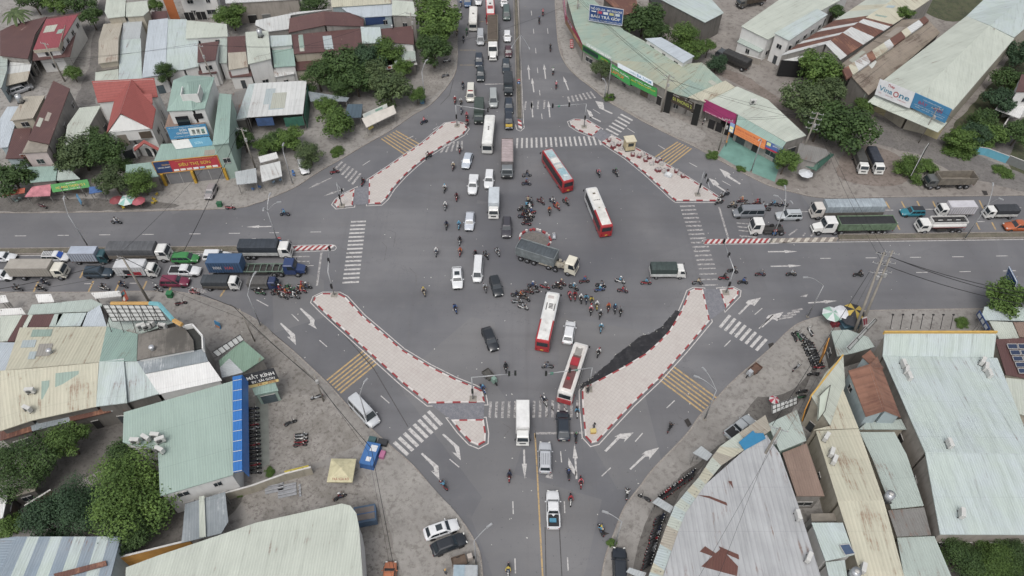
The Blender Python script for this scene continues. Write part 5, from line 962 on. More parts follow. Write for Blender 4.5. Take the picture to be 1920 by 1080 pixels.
def cargo(r, kind, x0, x1, Wd, zf, H, col, side=None):
    w = Wd/2; L = x1-x0
    if kind in ('box', 'container'):
        b = MB(); b.box(((x0+x1)/2, 0, zf), (L, Wd, H-zf)); n = int(L/.45)
        o = part('cargo_box', b, plain(col, .55, 0, .14, .9), r, bevel=.03)
        m = MB()
        for i in range(1, n):
            x = x0+L*i/n
            for s in (-1, 1): m.box((x, s*(w+.012), zf+.1), (.07 if kind == 'box' else .2, .03, H-zf-.2))
        for s in (-1, 1): m.box(((x0+x1)/2, s*(w-.02), H), (L, .07, .035)); m.box(((x0+x1)/2, s*(w+.015), zf), (L, .05, .12))
        part('frame', m, plain([v*.82 for v in col] if not side else side, .6), o)
        m = MB(); m.box((x0-.015, 0, zf+.05), (.03, Wd*.96, H-zf-.1)); m.box((x0-.035, 0, zf+.1), (.03, .05, H-zf-.2)); part('rear_door', m, plain([v*.9 for v in col], .5), o)
    elif kind == 'canvas':
        zs = zf+(H-zf)*.32; b = MB(); secs = []
        for i in range(int(L/.6)+2):
            x = x0+L*i/(int(L/.6)+1); sag = .04*((i % 2)-.5)
            secs.append([(x, -w*.97, zs-.05), (x, -w*(1.0+sag*.3), (zs+H)/2), (x, -w*.98, H-.16+sag), (x, -w*.88, H-.05+sag), (x, 0, H+.03+sag), (x, w*.88, H-.05+sag), (x, w*.98, H-.16+sag), (x, w*(1+sag*.3), (zs+H)/2), (x, w*.97, zs-.05)])
        b.loft(secs, smooth=False); part('canvas_cover', b, canvas_m(col), r)
        m = MB(); m.box(((x0+x1)/2, 0, zf), (L, Wd, .14))
        for s in (-1, 1):
            m.box(((x0+x1)/2, s*w, zf), (L, .06, zs-zf))
            for i in range(int(L/1.2)+1): m.box((x0+.1+i*(L-.2)/max(1, int(L/1.2)), s*(w+.03), zf-.05), (.08, .06, zs-zf+.08))
        m.box((x0, 0, zf), (.06, Wd, zs-zf)); m.box((x1, 0, zf), (.06, Wd, zs-zf)); part('side_boards', m, plain(side or (190, 190, 186), .6, 0, .25, 1.2), r)
    elif kind == 'dump':
        b = MB(); t = .08
        for s in (-1, 1): b.hexa([Vector((x0, s*w*.92, zf)), Vector((x1, s*w*.92, zf)), Vector((x1, s*(w*.92-t), zf)), Vector((x0, s*(w*.92-t), zf))][::s], [Vector((x0-.15, s*w, H)), Vector((x1+.1, s*w, H)), Vector((x1+.1, s*(w-t), H)), Vector((x0-.15, s*(w-t), H))][::s])
        b.box((x0-.08, 0, zf), (.1, Wd*.95, H-zf)); b.box((x1+.04, 0, zf), (.1, Wd*.95, H-zf+.05)); b.box(((x0+x1)/2, 0, zf), (L, Wd*.9, .12))
        for i in range(int(L/.8)+1):
            for s in (-1, 1): b.box((x0+.1+i*(L-.2)/int(L/.8), s*(w*.97), zf), (.1, .1, H-zf-.02))
        for s in (-1, 1): b.box(((x0+x1)/2, s*w, H-.08), (L+.2, .12, .1))
        part('dump_body', b, plain(col, .7, 0, .3, 1.0), r)
        if side:
            m = MB(); nx, ny = 14, 5; rnd = random.Random(3); P = []
            for i in range(nx+1):
                for j in range(ny+1):
                    e = 0 if i in (0, nx) or j in (0, ny) else 1
                    P.append((x0+.02+(L-.04)*i/nx, -w*.93+2*w*.93*j/ny, H-.14+e*(.1+rnd.uniform(-.05, .09))))
            m.add(P, [(i*(ny+1)+j, (i+1)*(ny+1)+j, (i+1)*(ny+1)+j+1, i*(ny+1)+j+1) for i in range(nx) for j in range(ny)], 0, True)
            part('load_cover' if side != (96, 84, 72) else 'soil_load', m, canvas_m(side), r)
    elif kind == 'tank':
        b = MB(); secs = []
        for x, k in ((x0, .6), (x0+.12, .92), (x0+.3, 1), (x1-.3, 1), (x1-.12, .92), (x1, .6)):
            zc = (zf+H-.25)/2; rz = (H-.25-zf)/2; secs.append([(x, w*.97*k*cos(t), zc+rz*k*sin(t)) for t in [2*pi*i/16 for i in range(16)]])
        b.loft(secs); part('tank', b, carpaint(col), r)
        m = MB()
        for s in (-1, 1): m.box(((x0+x1)/2, s*w*.75, H-.42), (L, .08, .42)); 
        m.box((x0+.04, 0, H-.3), (.08, w*1.5, .3)); m.box((x1-.04, 0, H-.3), (.08, w*1.5, .3)); part('walkway_rail', m, carpaint(col), r)
        m = MB(); m.box(((x0+x1)/2, 0, H-.3), (L-.2, w*1.35, .04)); part('walkway', m, DARK, r)
        for i in range(4): m = MB(); x = x0+.8+i*(L-1.6)/3; m.tube((x, 0, H-.3), (x, 0, H-.1), .36, n=12); part('hatch', m, CHAS, r)
        m = MB()
        for s in (-1, 1): m.box(((x0+x1)/2, s*(w*.96), (zf+H-.25)/2-.25), (L*.96, .06, .08))
        part('stripe', m, plain((150, 60, 60), .5), r)
def truck(label, at, ang, L, Wd, H, cabc, ctype, col, side=None, z=None, to=None, cabL=None, axles=None, nose=0, cabH=None, group=None, gap=.12, R=None, name='truck', x1c=None, h0=0):
    z = H*.5 if z is None else z
    loc, rz = locrot(at, to, z, ang); r = thing(name, label, 'truck', (loc[0], loc[1], h0), rz, group)
    h = L/2; cabL = cabL or (1.55 if L < 7 else 2.0); cabH = cabH or (H*.82 if L > 7 else min(2.25, H)); R = R or (.36 if L < 7 else .5)
    cab(r, h-cabL, h, Wd*.95, cabH, cabc, .5 if L < 7 else .7, nose)
    zf = .85 if L < 7 else 1.2
    m = MB(); m.box((-.15, 0, zf-.35), (L-.6, Wd*.42, .3)); 
    for s in (-1, 1): m.box((0, s*Wd*.36, zf-.42), (L*.22, Wd*.16, .36))
    part('chassis', m, CHAS, r)
    if ctype: cargo(r, ctype, -h, (x1c if x1c is not None else h-cabL-gap), Wd, zf, H, col, side)
    for x in (axles or (h-.9, -h+1.1)):
        for s in (-1, 1): wheel(r, x, s*(Wd/2-.16), R, .28)
    for s in (-1, 1): m = MB(); m.box((-h+.03, s*Wd*.4, zf-.3), (.06, .25, .12)); part('tail_light', m, TAIL, r)
    return r
def bus(label, rear, front, L, Wd, H, low, roofc, rearc=None, hatches=(), roofin=None, at=None, ang=None, group=None, z=None, windows=(28, 32, 36)):
    z = H if z is None else z
    if rear: loc, rz = locrot(rear, front, z)
    else: loc, rz = locrot(at, None, z, ang)
    r = thing('bus', label, 'bus', loc, rz, group); h = L/2; w = Wd/2; zl = .35
    def ring(x, k, z0, z1): return [(x, w*k*.97, z0), (x, w*k, z0+.15), (x, w*k, 1.25), (x, w*k*.97, z1-.28), (x, w*k*.9, z1-.08), (x, w*k*.7, z1), (x, -w*k*.7, z1), (x, -w*k*.9, z1-.08), (x, -w*k*.97, z1-.28), (x, -w*k, 1.25), (x, -w*k, z0+.15), (x, -w*k*.97, z0)]
    b = MB(); b.loft([ring(-h, .88, zl+.15, H-.3), ring(-h+.1, .97, zl, H-.08), ring(-h+.4, 1, zl, H-.02), ring(h-.6, 1, zl, H-.02), ring(h-.15, .95, zl, H-.15), ring(h, .82, zl+.05, H-.5)], smooth=False)
    body = part('body', b, carpaint(low), r)
    if rearc:
        b = MB(); xs = -h+L*.42; b.loft([ring(-h-.01, .89, zl+.14, H-.29), ring(-h+.1, .975, zl-.005, H-.075), ring(-h+.4, 1.006, zl-.005, H-.016), ring(xs, 1.006, zl-.005, H-.016)], smooth=False, caps=True); part('rear_body_panel', b, carpaint(rearc), r)
    b = MB(); k = .76
    b.hexa([Vector(p) for p in ((-h+.35, -w*k, H-.03), (h-.5, -w*k, H-.03), (h-.5, w*k, H-.03), (-h+.35, w*k, H-.03))], [Vector(p) for p in ((-h+.42, -w*k*.97, H+.03), (h-.6, -w*k*.97, H+.03), (h-.6, w*k*.97, H+.03), (-h+.42, w*k*.97, H+.03))])
    rf = part('roof', b, plain(roofc, .5, 0, .2, .8), r)
    for s in (-1, 1):
        m = MB(); n = 8
        for i in range(n): x = -h+.5+(L-1.3)*i/n; m.hexa([Vector(p) for p in [(x, s*(w+.008), 1.42), (x+(L-1.3)/n-.07, s*(w+.008), 1.42), (x+(L-1.3)/n-.07, s*(w*.975+.008), H-.38), (x, s*(w*.975+.008), H-.38)][::(1 if s < 0 else -1)]], [Vector((p[0], p[1]+s*.02, p[2])) for p in [(x, s*(w+.008), 1.42), (x+(L-1.3)/n-.07, s*(w+.008), 1.42), (x+(L-1.3)/n-.07, s*(w*.975+.008), H-.38), (x, s*(w*.975+.008), H-.38)][::(1 if s < 0 else -1)]])
        part('side_windows', m, glass(windows), r)
        for x in (h-1.9, -h+2.4): wheel(r, x, s*(w-.16), .48, .3)
        m = MB(); m.box((h+.02, s*w*.68, .62), (.08, .4, .25)); part('headlight', m, LAMP, r)
        m = MB(); m.box((-h-.02, s*w*.74, .8), (.06, .22, .4)); part('tail_light', m, TAIL, r)
        m = MB(); m.box((h+.25, s*(w+.1), 2.0), (.12, .2, .45)); m.tube((h-.1, s*w*.9, 2.6), (h+.25, s*(w+.1), 2.4), .03); part('mirror', m, DARK, r)
    quadp(r, 'windscreen', [(h+.015, -w*.78, 1.3), (h+.015, w*.78, 1.3), (h-.08, w*.8, H-.42), (h-.08, -w*.8, H-.42)], GL, .05)
    quadp(r, 'rear_window', [(-h-.03, w*.76, 1.9), (-h-.03, -w*.76, 1.9), (-h+.02, -w*.74, H-.5), (-h+.02, w*.74, H-.5)], GL, .05)
    m = MB(); m.box((-h-.03, 0, .75), (.05, .5, .2)); part('number_plate', m, plain((215, 180, 60), .5), r)
    if roofin:
        m = MB(); m.box((-h*.05-.6, 0, H+.03), (L*.66, Wd*.52, .06)); part('roof_liner', m, plain(roofin, .6, 0, .3, 1.1), rf)
    for (x, y, a, b_, hh, c) in hatches: m = MB(); m.box((x, y, H+.03+(.06 if roofin else 0)), (a, b_, hh)); part('roof_hatch', m, plain(c, .5, 0, .2), rf)
    return r
def cover(o, s): m = MB(); m.box((-1.62, 0, 1.0), (1.7, s[1]*.86, .16)); part('bed_cover', m, carpaint((226, 228, 230)), o)
W_ = (226, 228, 230); WH = (232, 232, 228); SV = (176, 180, 184); BK = (40, 43, 48); DB = (38, 50, 66)
# --- buses ---
bus('red sleeper coach with pale blue and white roof panels, rear towards the east island', (1066, 338), (1026, 279), 11.0, 2.45, 3.3, (178, 38, 42), (176, 186, 190), None, [(3.3, 0, 1.5, 1.3, .1, (160, 190, 196)), (1.2, 0, 1.6, 1.5, .06, (222, 220, 214)), (-.8, .1, 1.2, 1.3, .14, (206, 206, 200)), (-2.6, 0, 2.0, 1.4, .08, (150, 186, 196)), (-3.9, 0, .7, .9, .16, (196, 210, 212))])
bus('coach with white front, red rear and four small dark roof vents, nearest the east crossing', (1140, 426), (1107, 347), 11.3, 2.45, 3.3, (222, 224, 224), (222, 220, 214), (186, 40, 46), [(3.5, 0, .35, .5, .08, (110, 100, 80))]+[(1.6, -.5+i*.33, .16, .2, .05, (50, 50, 52)) for i in range(4)]+[(-.6, .1, .3, .3, .06, (150, 146, 120)), (-2.6, 0, 1.2, 1.4, .03, (214, 212, 206))])
bus('coach with white roof, red rear half and long black roof vents, south of the tipper', (1017, 639), (1038, 546), 10.9, 2.45, 3.3, (222, 224, 224), (224, 224, 220), (190, 40, 46), [(4.0, .2, .6, 1.0, .05, (200, 190, 186)), (1.6, -.1, .14, .7, .05, (60, 60, 62)), (1.9, -.1, .14, .7, .05, (60, 60, 62)), (2.2, -.1, .14, .7, .05, (60, 60, 62)), (2.5, -.1, .14, .7, .05, (60, 60, 62)), (1.9, .6, 1.6, .16, .03, (90, 90, 92)), (1.9, -.75, 1.6, .16, .03, (90, 90, 92)), (-1.6, .05, .5, .5, .12, (214, 212, 208)), (-3.2, .05, .5, .5, .12, (214, 212, 208))])
bs2 = bus('white-edged coach with maroon roof well and red hatch, under the southern traffic light arm', (1059, 738), (1091, 641), 10.2, 2.5, 3.3, (224, 222, 218), (222, 216, 210), None, [(3.0, 0, 1.6, 1.1, .12, (150, 146, 140)), (3.9, 0, .5, .5, .2, (214, 210, 204)), (1.0, .05, 1.5, 1.3, .16, (176, 42, 52)), (-2.4, .2, .5, .5, .1, (176, 40, 50))], (112, 72, 70))

bus('white coach with three small black roof vents, under the northern traffic light arm', (919, 214), (913, 268), 10.0, 2.4, 3.2, (226, 226, 222), (230, 230, 226), None, [(-.5, 0, .25, .3, .06, (50, 50, 50)), (0, 0, .25, .3, .06, (50, 50, 50)), (.5, 0, .25, .3, .06, (50, 50, 50)), (-3.4, 0, 1.4, 1.5, .1, (222, 222, 218))])
bus('white short coach at the top of the north road beside the roadside trees', (888, 6), (886, 46), 8.2, 2.3, 2.9, (226, 224, 216), (228, 226, 220), None, [(0, 0, .5, .5, .12, (140, 138, 132))])
bus('white and red coach at the very top of the north road, above the soil lorry', (918, -16), (920, 34), 10.0, 2.4, 3.2, (190, 44, 50), (222, 220, 216), None, [(-.5, 0, .5, .5, .1, (60, 58, 58)), (1.5, 0, 1.6, 1.4, .06, (170, 60, 60))])
# --- north road queue ---
S27 = 272
car('van', SV, 'silver van left of the soil lorry on the north road', (901, 72), S27)
car('sedan', W_, 'white sedan right of the soil lorry, behind the maroon car', (951, 67), S27)
car('hatch', (78, 42, 50), 'dark maroon hatchback in the right lane of the north queue', (953, 97), S27)
car('suv', DB, 'dark blue car left of the white lorry cab, the farther of two', (898, 114), S27)
car('suv', (34, 46, 52), 'dark green-black car left of the white lorry cab, the nearer of two', (901, 140), S27)
car('suv', (44, 56, 66), 'slate blue car directly right of the white lorry cab', (949, 125), S27)
car('van', (220, 218, 206), 'cream-white ambulance minibus with red roof light bar', (882.5, 176), 271, extra=beacon)
car('minibus', (164, 170, 170), 'silver-grey minibus just north of the white coach', (925, 187), S27, scale=(.9, .95, .95))
car('suv', DB, 'navy car between the black canvas truck and the yellow and black taxi', (954, 200), S27)
def taxi(o, s): m = MB(); m.box((1.55, 0, .97), (1.3, 1.45, .05)); part('bonnet_panel', m, carpaint((206, 170, 50)), o)
car('suv', (38, 46, 60), 'black taxi with yellow bonnet by the north median tip', (954, 228), S27, extra=taxi)
car('sedan', W_, 'white car at the very top of the north road, right lane', (945, 3), S27)
car('van', (72, 92, 88), 'dark green minibus with silver roof near the top of the north road', (949.5, 26), S27)
car('suv', (60, 90, 130), 'blue car cut by the top edge, left of the short white coach', (877, 3), S27)
car('hatch', W_, 'white car cut by the top edge, between the two coaches', (897, 1), S27)
# --- centre ---
car('sedan', (186, 196, 208), 'pale silver-blue sedan turning off the north arm, nearest the west island', (879.5, 289), None, (872.5, 312))
car('pickup', W_, 'white pickup left of the white suv in the middle of the junction', (887, 346), 268, extra=cover)
car('suv', W_, 'white suv right of the white pickup in the middle of the junction', (917, 337), 268)
car('sedan', (196, 202, 212), 'silver sedan left of the small box truck cab, alone among scooters', (880.5, 414), 269)
car('suv', (64, 62, 70), 'dark grey suv just west of the oval kerb ring', (950, 427), 270, extra=rails)
car('sedan', W_, 'white sedan with black sunroof beside the white van', (856.5, 510), None, (858, 530), extra=sunroof, scale=(1.04, 1.06, 1)).rotation_euler = (0, 0, radians(275))
car('van', W_, 'plain white van right of the white sedan with sunroof', (896, 506), 269, scale=(1, .88, .92))
car('suv', (36, 42, 48), 'black suv with white front, right of the plain white van', (926, 522), None, (935, 551), scale=(.9, .95, .9))
car('sedan', (30, 36, 44), 'black sedan alone south-west of the junction centre', (912, 618), None, (926, 652))
car('sedan', W_, 'white sedan between the two coaches on the south side', (1064, 640), None, (1070, 605))
truck('silver-roofed small box truck with white cab facing south', (926, 381), 270, 6.4, 2.1, 2.9, WH, 'box', (196, 204, 210))
bt_ = truck('big eight wheel tipper with cream cab and grey-green covered body beside oval kerb ring', (974, 468), None, 11.4, 2.6, 3.3, (228, 222, 202), 'dump', (128, 136, 138), (78, 86, 92), to=(1080, 501), z=1.6, axles=(4.4, 2.0, .7, -2.2, -3.5, -4.8), cabL=2.0, x1c=1.6, name='tipper_truck', cabH=3.1)
truck('small white truck with dark green canvas canopy near the east crossing', (1252, 507), 1, 6.3, 2.05, 2.75, WH, 'canvas', (62, 76, 74), (206, 208, 206))
truck('grey tipper with heaped pinkish load, dark mesh front, at the mouth of the north road', (951, 298), 270.5, 9.8, 2.5, 3.1, (122, 128, 132), 'dump', (116, 110, 110), (176, 160, 160), axles=(4.0, 2.4, -2.2, -3.5), name='tipper_truck')
# --- north road trucks ---
truck('articulated lorry with white cab pulling an open trailer of brown soil', (924, 73), 271.5, 17.5, 2.5, 3.0, WH, 'dump', (130, 122, 108), (96, 84, 72), axles=(7.6, 4.2, 3.0, -5.2, -6.4, -7.6), cabL=4.2, nose=1.7, name='articulated_lorry', z=1.2, x1c=3.4, cabH=3.2)
truck('small dark canvas truck in the right lane of the north road, by the median sign', (953, 157), 271.5, 6.5, 2.1, 2.8, (44, 54, 60), 'canvas', (58, 64, 70), (60, 64, 66))
truck('small dark green canvas truck left of the white coach front', (898, 208), 271, 6.8, 2.2, 2.8, (62, 76, 70), 'canvas', (70, 84, 78), (66, 74, 70))
# --- south road ---
truck('white box truck facing south by the south crossing', (980, 793), 270, 6.4, 2.0, 2.8, WH, 'box', (228, 228, 226))
car('sedan', (36, 46, 58), 'black sedan waiting at the south stop line', (1056, 797), 90, scale=(1.06, 1.06, 1))
car('suv', (190, 194, 200), 'silver suv with ribbed white roof behind the south stop line', (1022, 857), 89, extra=ribs)
car('pickup', W_, 'white pickup with black bonnet scoop on the south road', (1037, 955), 90, scale=(1, .98, 1), extra=luggage)
car('suv', (30, 38, 48), 'black car parked on the pavement at the bottom by the motorcycle shed', (1162, 1062), 87, h0=PH)
car('minibus', (198, 202, 206), 'silver minibus parked at the kerb of the south-west slip road', (662, 750), None, (705, 796))
car('sedan', W_, 'white sedan with black sunroof parked on the pavement next to the black sedan', (806, 1000), None, (849, 985), h0=PH, extra=sunroof)
car('sedan', (28, 34, 42), 'black sedan parked on the pavement next to the white sedan', (820, 1029), None, (863, 1012), h0=PH)
car('hatch', (196, 112, 70), 'orange car cut by the bottom edge beside the cream hall', (730, 1082), 90, h0=PH)
# --- west road, eastbound ---
E_ = 1
car('sedan', W_, 'white car cut by the left edge in the lane next to the median', (4, 482), E_)
car('mpv', W_, 'white family car with dark roof rack and blue windscreen shade', (105, 482), E_, extra=lambda o, s: (rack(o, s), bluescreen(o, s)))
truck('small truck with dark teal cab and open slatted silver box', (169, 479), E_, 6.4, 2.1, 2.9, (42, 84, 92), 'box', (170, 180, 196), (100, 92, 88))
truck('tall lorry with grey tarpaulin and wooden sides, white cab, next to the median', (262, 472), E_, 10.6, 2.45, 3.5, WH, 'canvas', (92, 94, 98), (120, 112, 102), axles=(4.3, -2.6, -3.8))
car('mpv', (52, 138, 66), 'bright green taxi in the lane next to the median', (348, 484), E_)
car('suv', W_, 'white suv half hidden behind the blue container', (407, 480), E_)
truck('lorry with dark navy canvas and white cab, first in the lane by the hatched median', (498, 467), E_, 9.2, 2.4, 3.4, WH, 'canvas', (54, 62, 72), (190, 192, 190), axles=(3.7, -2.2, -3.3))
car('sedan', W_, 'white car cut by the left edge in the middle lane', (0, 516), E_)
truck('long beige-grey box lorry with cream cab in the middle lane', (72, 506), E_, 9.6, 2.4, 3.2, (226, 222, 206), 'box', (168, 162, 152), (150, 144, 136), axles=(3.9, -2.6))
car('suv', (46, 64, 78), 'dark blue-grey suv between the beige lorry and the red and white truck', (185, 511), E_, extra=rails)
tk_ = truck('white box truck with red and black advert on its side', (257, 504), E_, 6.9, 2.2, 2.9, WH, 'box', (200, 202, 204))
car('pickup', W_, 'white pickup with open brown bed behind the blue container lorry', (347, 508), E_)
r_wh = r_ = truck('blue bonneted tractor unit with a short blue container on a green skeleton trailer', (484, 503), E_, 17.0, 2.4, 3.3, (40, 62, 112), None, (0, 0, 0), None, cabL=3.6, nose=1.5, cabH=2.9, axles=(7.2, 4.2, 3.0, -6.4, -7.6), name='articulated_lorry', z=1.2)
cargo(r_, 'container', -8.4, -2.4, 2.4, 1.4, 3.85, (66, 96, 134))
def skel(r):
    m = MB(); c = plain((112, 132, 118), .7, 0, .3)
    for s in (-1, 1): m.box((-1.2, s*.95, 1.25), (12.8, .14, .2))
    for i in range(12): m.box((-7.4+i*1.12, 0, 1.28), (.12, 2.1, .12))
    m.box((4.6, 0, 1.2), (.2, 2.3, .5)); part('trailer_frame', m, c, r)
skel(r_)
car('suv', (128, 34, 66), 'crimson suv in the lane nearest the south-west kerb', (328, 528), E_)
truck('small truck with dark canvas and white cab behind the blue and grey truck', (415, 530), E_, 6.2, 2.0, 2.5, WH, 'canvas', (64, 70, 76), (96, 92, 86))
truck('small truck with grey canvas and navy cab behind the scooter crowd', (494, 532), E_, 5.2, 1.8, 2.2, (40, 54, 96), 'canvas', (92, 90, 88), (116, 116, 116))
# --- east road, westbound ---
V_ = 182
car('minibus', (128, 132, 138), 'dark silver minibus waiting first at the east stop line', (1403, 399), V_, scale=(1, .95, .92))
r_ = truck('white tractor unit without trailer, wheels bare, at the east stop line', (1440, 424), V_, 6.6, 2.4, 3.0, WH, None, (0, 0, 0), None, cabL=2.1, axles=(2.4, -1.3, -2.6), name='tractor_unit', R=.5, cabH=3.0)
car('suv', (186, 192, 196), 'silver suv behind the silver minibus on the east road', (1479, 404), V_, extra=rails)
truck('long lorry under light grey tarpaulin with white cab and red lettering on its roof', (1588, 392), V_, 13.6, 2.4, 3.6, (218, 212, 204), 'canvas', (158, 170, 178), (110, 106, 100), axles=(5.6, 3.8, -4.0, -5.2), name='lorry')
truck('white bonneted lorry with green tipper trailer covered in black, next to the east median', (1598, 424), V_, 15.2, 2.4, 2.9, WH, 'dump', (112, 136, 108), (44, 46, 48), axles=(6.6, 3.4, 2.2, -3.8, -5.0, -6.2), cabL=4.0, nose=1.6, cabH=3.2, name='articulated_lorry', z=1.3, x1c=3.0)
def blackroof(o, s): m = MB(); m.box(((s[5][2]+s[5][3])/2, 0, s[2]-.01), ((s[5][3]-s[5][2])*.96, s[1]*.66, .05)); part('roof_panel', m, carpaint((38, 40, 46)), o)
car('suv', (34, 130, 150), 'turquoise car with black roof on the east road', (1711, 397), V_, extra=blackroof, scale=(.92, .95, .9))
truck('small truck with white cab and plain silver box on the east road', (1792, 392), V_, 6.8, 2.1, 2.7, WH, 'box', (200, 198, 204), (150, 146, 144))
truck('white tanker lorry with row of black hatches along its top', (1764, 421), V_, 8.8, 2.4, 2.9, WH, 'tank', (226, 224, 220), axles=(3.2, -2.2, -3.5), name='tanker_truck')
truck('small truck with black canvas and white cab near the right edge of the east road', (1876, 397), V_, 6.0, 1.95, 2.5, WH, 'canvas', (56, 60, 66), (200, 200, 196))
car('pickup', (190, 92, 48), 'orange pickup cut by the right edge', (1910, 424), V_)
truck('empty grey eight wheel tipper parked off the east road by the bush', (1779, 339), V_, 9.6, 2.45, 2.9, (92, 94, 92), 'dump', (132, 124, 112), None, axles=(3.9, 2.3, -2.2, -3.5), name='tipper_truck', h0=PH)
truck('parked small truck with grey canvas and white cab, left one of the pair', (1613, 303), 266, 6.0, 1.95, 2.5, WH, 'canvas', (78, 78, 76), (110, 106, 100), h0=PH)
truck('parked small truck with navy canvas and white cab, right one of the pair', (1640, 302), 269, 6.6, 2.0, 2.5, WH, 'canvas', (56, 62, 74), (110, 106, 100), h0=PH)
car('hatch', (150, 144, 144), 'silver-beige hatchback parked before the red and yellow paint shop', (396, 354), None, (395, 366), h0=PH).rotation_euler = (0, 0, radians(268))
car('sedan', W_, 'white car parked with its rear under the round tree by the white awning', (566, 303), None, (572, 321), h0=PH)
car('suv', (176, 178, 182), 'silver car parked in the yard under the beige canopy', (30, 171), None, (50, 164), h0=PH)
truck('dark canvas lorry parked behind the green corner roof', (1386, 117), None, 9.0, 2.4, 3.0, (70, 74, 76), 'canvas', (56, 56, 56), (60, 58, 56), to=(1362, 106), h0=PH)
truck('lorry with dark tarpaulin standing in the yard at the top', (1408, 2), 200, 8.0, 2.4, 2.8, (92, 90, 84), 'dump', (88, 78, 66), None, h0=PH)
car('pickup', (170, 176, 180), 'silver pickup parked tight along the mint awning of the corner shed', (1374, 812), None, (1400, 792), h0=PH)

def wanhai(r):
    for tx, x0, x1 in (('WAN', -7.4, -5.9), ('HAI', -5.2, -3.8)):
        text(r, tx, Vector((x0, -1.24, 2.3)), Vector((x1-x0, 0, 0)), Vector((0, 0, .75)), (222, 222, 226) if tx == 'WAN' else (206, 96, 100))
wanhai(r_wh)
def advert(r):
    mb = MB(); mb.box((-.2, -1.13, 1.0), (2.6, .03, .8)); part('advert_panel', mb, plain((176, 40, 50), .5), r); mb = MB(); mb.box((-1.2, -1.135, 1.3), (1.4, .03, 1.0)); part('advert_panel', mb, plain((50, 52, 58), .5), r)
advert(tk_)

m = MB(); m.box((-5.14, 0, .45), (.1, 2.2, 1.1)); m.box((-4.3, 1.27, .4), (1.7, .03, .8)); m.box((-4.3, -1.27, .4), (1.7, .03, .8)); part('rear_skirt', m, carpaint((186, 40, 46)), bs2)
for c_ in bt_.children:
    if c_.name.startswith('chassis'): c_.data.materials[0] = plain((176, 168, 150), .7, 0, .3)
m = MB()
for x_, y_ in ((2.3, .6), (2.9, -.5), (3.2, .5), (2.5, -.7)): m.box((x_, y_, 1.1), (.5, .5, .5))
part('engine_block', m, plain((166, 160, 146), .6, 0, .3), bt_)
# ---------------- scooters and riders ----------------
BIKE = {}
def make_bike(col):
    r = thing('motorbike', '', 'motorbike'); p = carpaint(col)
    for x in (.62, -.62):
        t = MB(); t.tube((x, -.06, .3), (x, .06, .3), .3, n=12); w = part('wheel', t, TYRE, r)
        t = MB(); t.tube((x, -.065, .3), (x, .065, .3), .17, n=8); part('rim', t, RIM, w)
    b = MB()
    def rg(x, z, hw, hz): return [(x, hw*cos(t), z+hz*sin(t)) for t in [2*pi*i/8 for i in range(8)]]
    b.loft([rg(-.88, .68, .05, .05), rg(-.7, .62, .13, .12), rg(-.35, .55, .16, .17), rg(-.05, .42, .15, .14), rg(.18, .36, .14, .1), rg(.32, .5, .12, .12)])
    b.loft([rg(.3, .42, .1, .1), rg(.4, .62, .17, .14), rg(.46, .88, .13, .09), rg(.44, 1.0, .08, .04)])
    b.box((.62, 0, .5), (.42, .14, .12), top=.7); part('body_panels', b, p, r)
    s = MB(); s.loft([rg(-.78, .76, .1, .05), rg(-.45, .77, .15, .06), rg(-.05, .74, .12, .05), rg(.08, .7, .05, .03)]); part('seat', s, DARK, r)
    h = MB(); h.tube((.62, .09, .3), (.42, .07, .95), .025); h.tube((.62, -.09, .3), (.42, -.07, .95), .025); h.tube((.36, -.34, 1.03), (.4, 0, 1.0), .022); h.tube((.36, .34, 1.03), (.4, 0, 1.0), .022)
    for k in (-1, 1): h.tube((.38, k*.26, 1.03), (.42, k*.3, 1.22), .012); h.box((.42, k*.31, 1.2), (.03, .12, .08))
    part('handlebar', h, DARK, r); h = MB(); h.tube((-.62, .12, .3), (-.2, .12, .32), .05); part('exhaust', h, CHAS, r)
    m = MB(); m.sph((.53, 0, .9), .08); part('headlight', m, LAMP, r)
    m = MB(); m.box((-.9, 0, .62), (.05, .16, .08)); part('tail_light', m, TAIL, r)
    return r, p
SKIN = plain((176, 130, 104), .7, 0, .08); HAIR = plain((28, 24, 22), .8, 0, .1)
def human(joints, edges, pose):
    me = bpy.data.meshes.new('body'); me.from_pydata([j[0] for j in joints], edges, []); o = bpy.data.objects.new('tmp', me); SC.collection.objects.link(o)
    m = o.modifiers.new('s', 'SKIN'); m.use_smooth_shade = True
    lay = me.skin_vertices[0].data if me.skin_vertices else None
    if lay is None:
        bm = bmesh.new(); bm.from_mesh(me); bm.verts.layers.skin.verify(); bm.to_mesh(me); bm.free(); lay = me.skin_vertices[0].data
    for i, j in enumerate(joints): lay[i].radius = (j[1], j[1]*(j[2] if len(j) > 2 else 1)); lay[i].use_root = (i == 0)
    s = o.modifiers.new('u', 'SUBSURF'); s.levels = 1; s.render_levels = 1
    dg = bpy.context.evaluated_depsgraph_get(); dg.update(); nm = bpy.data.meshes.new_from_object(o.evaluated_get(dg)); nm.name = 'body'
    bpy.data.objects.remove(o); return nm
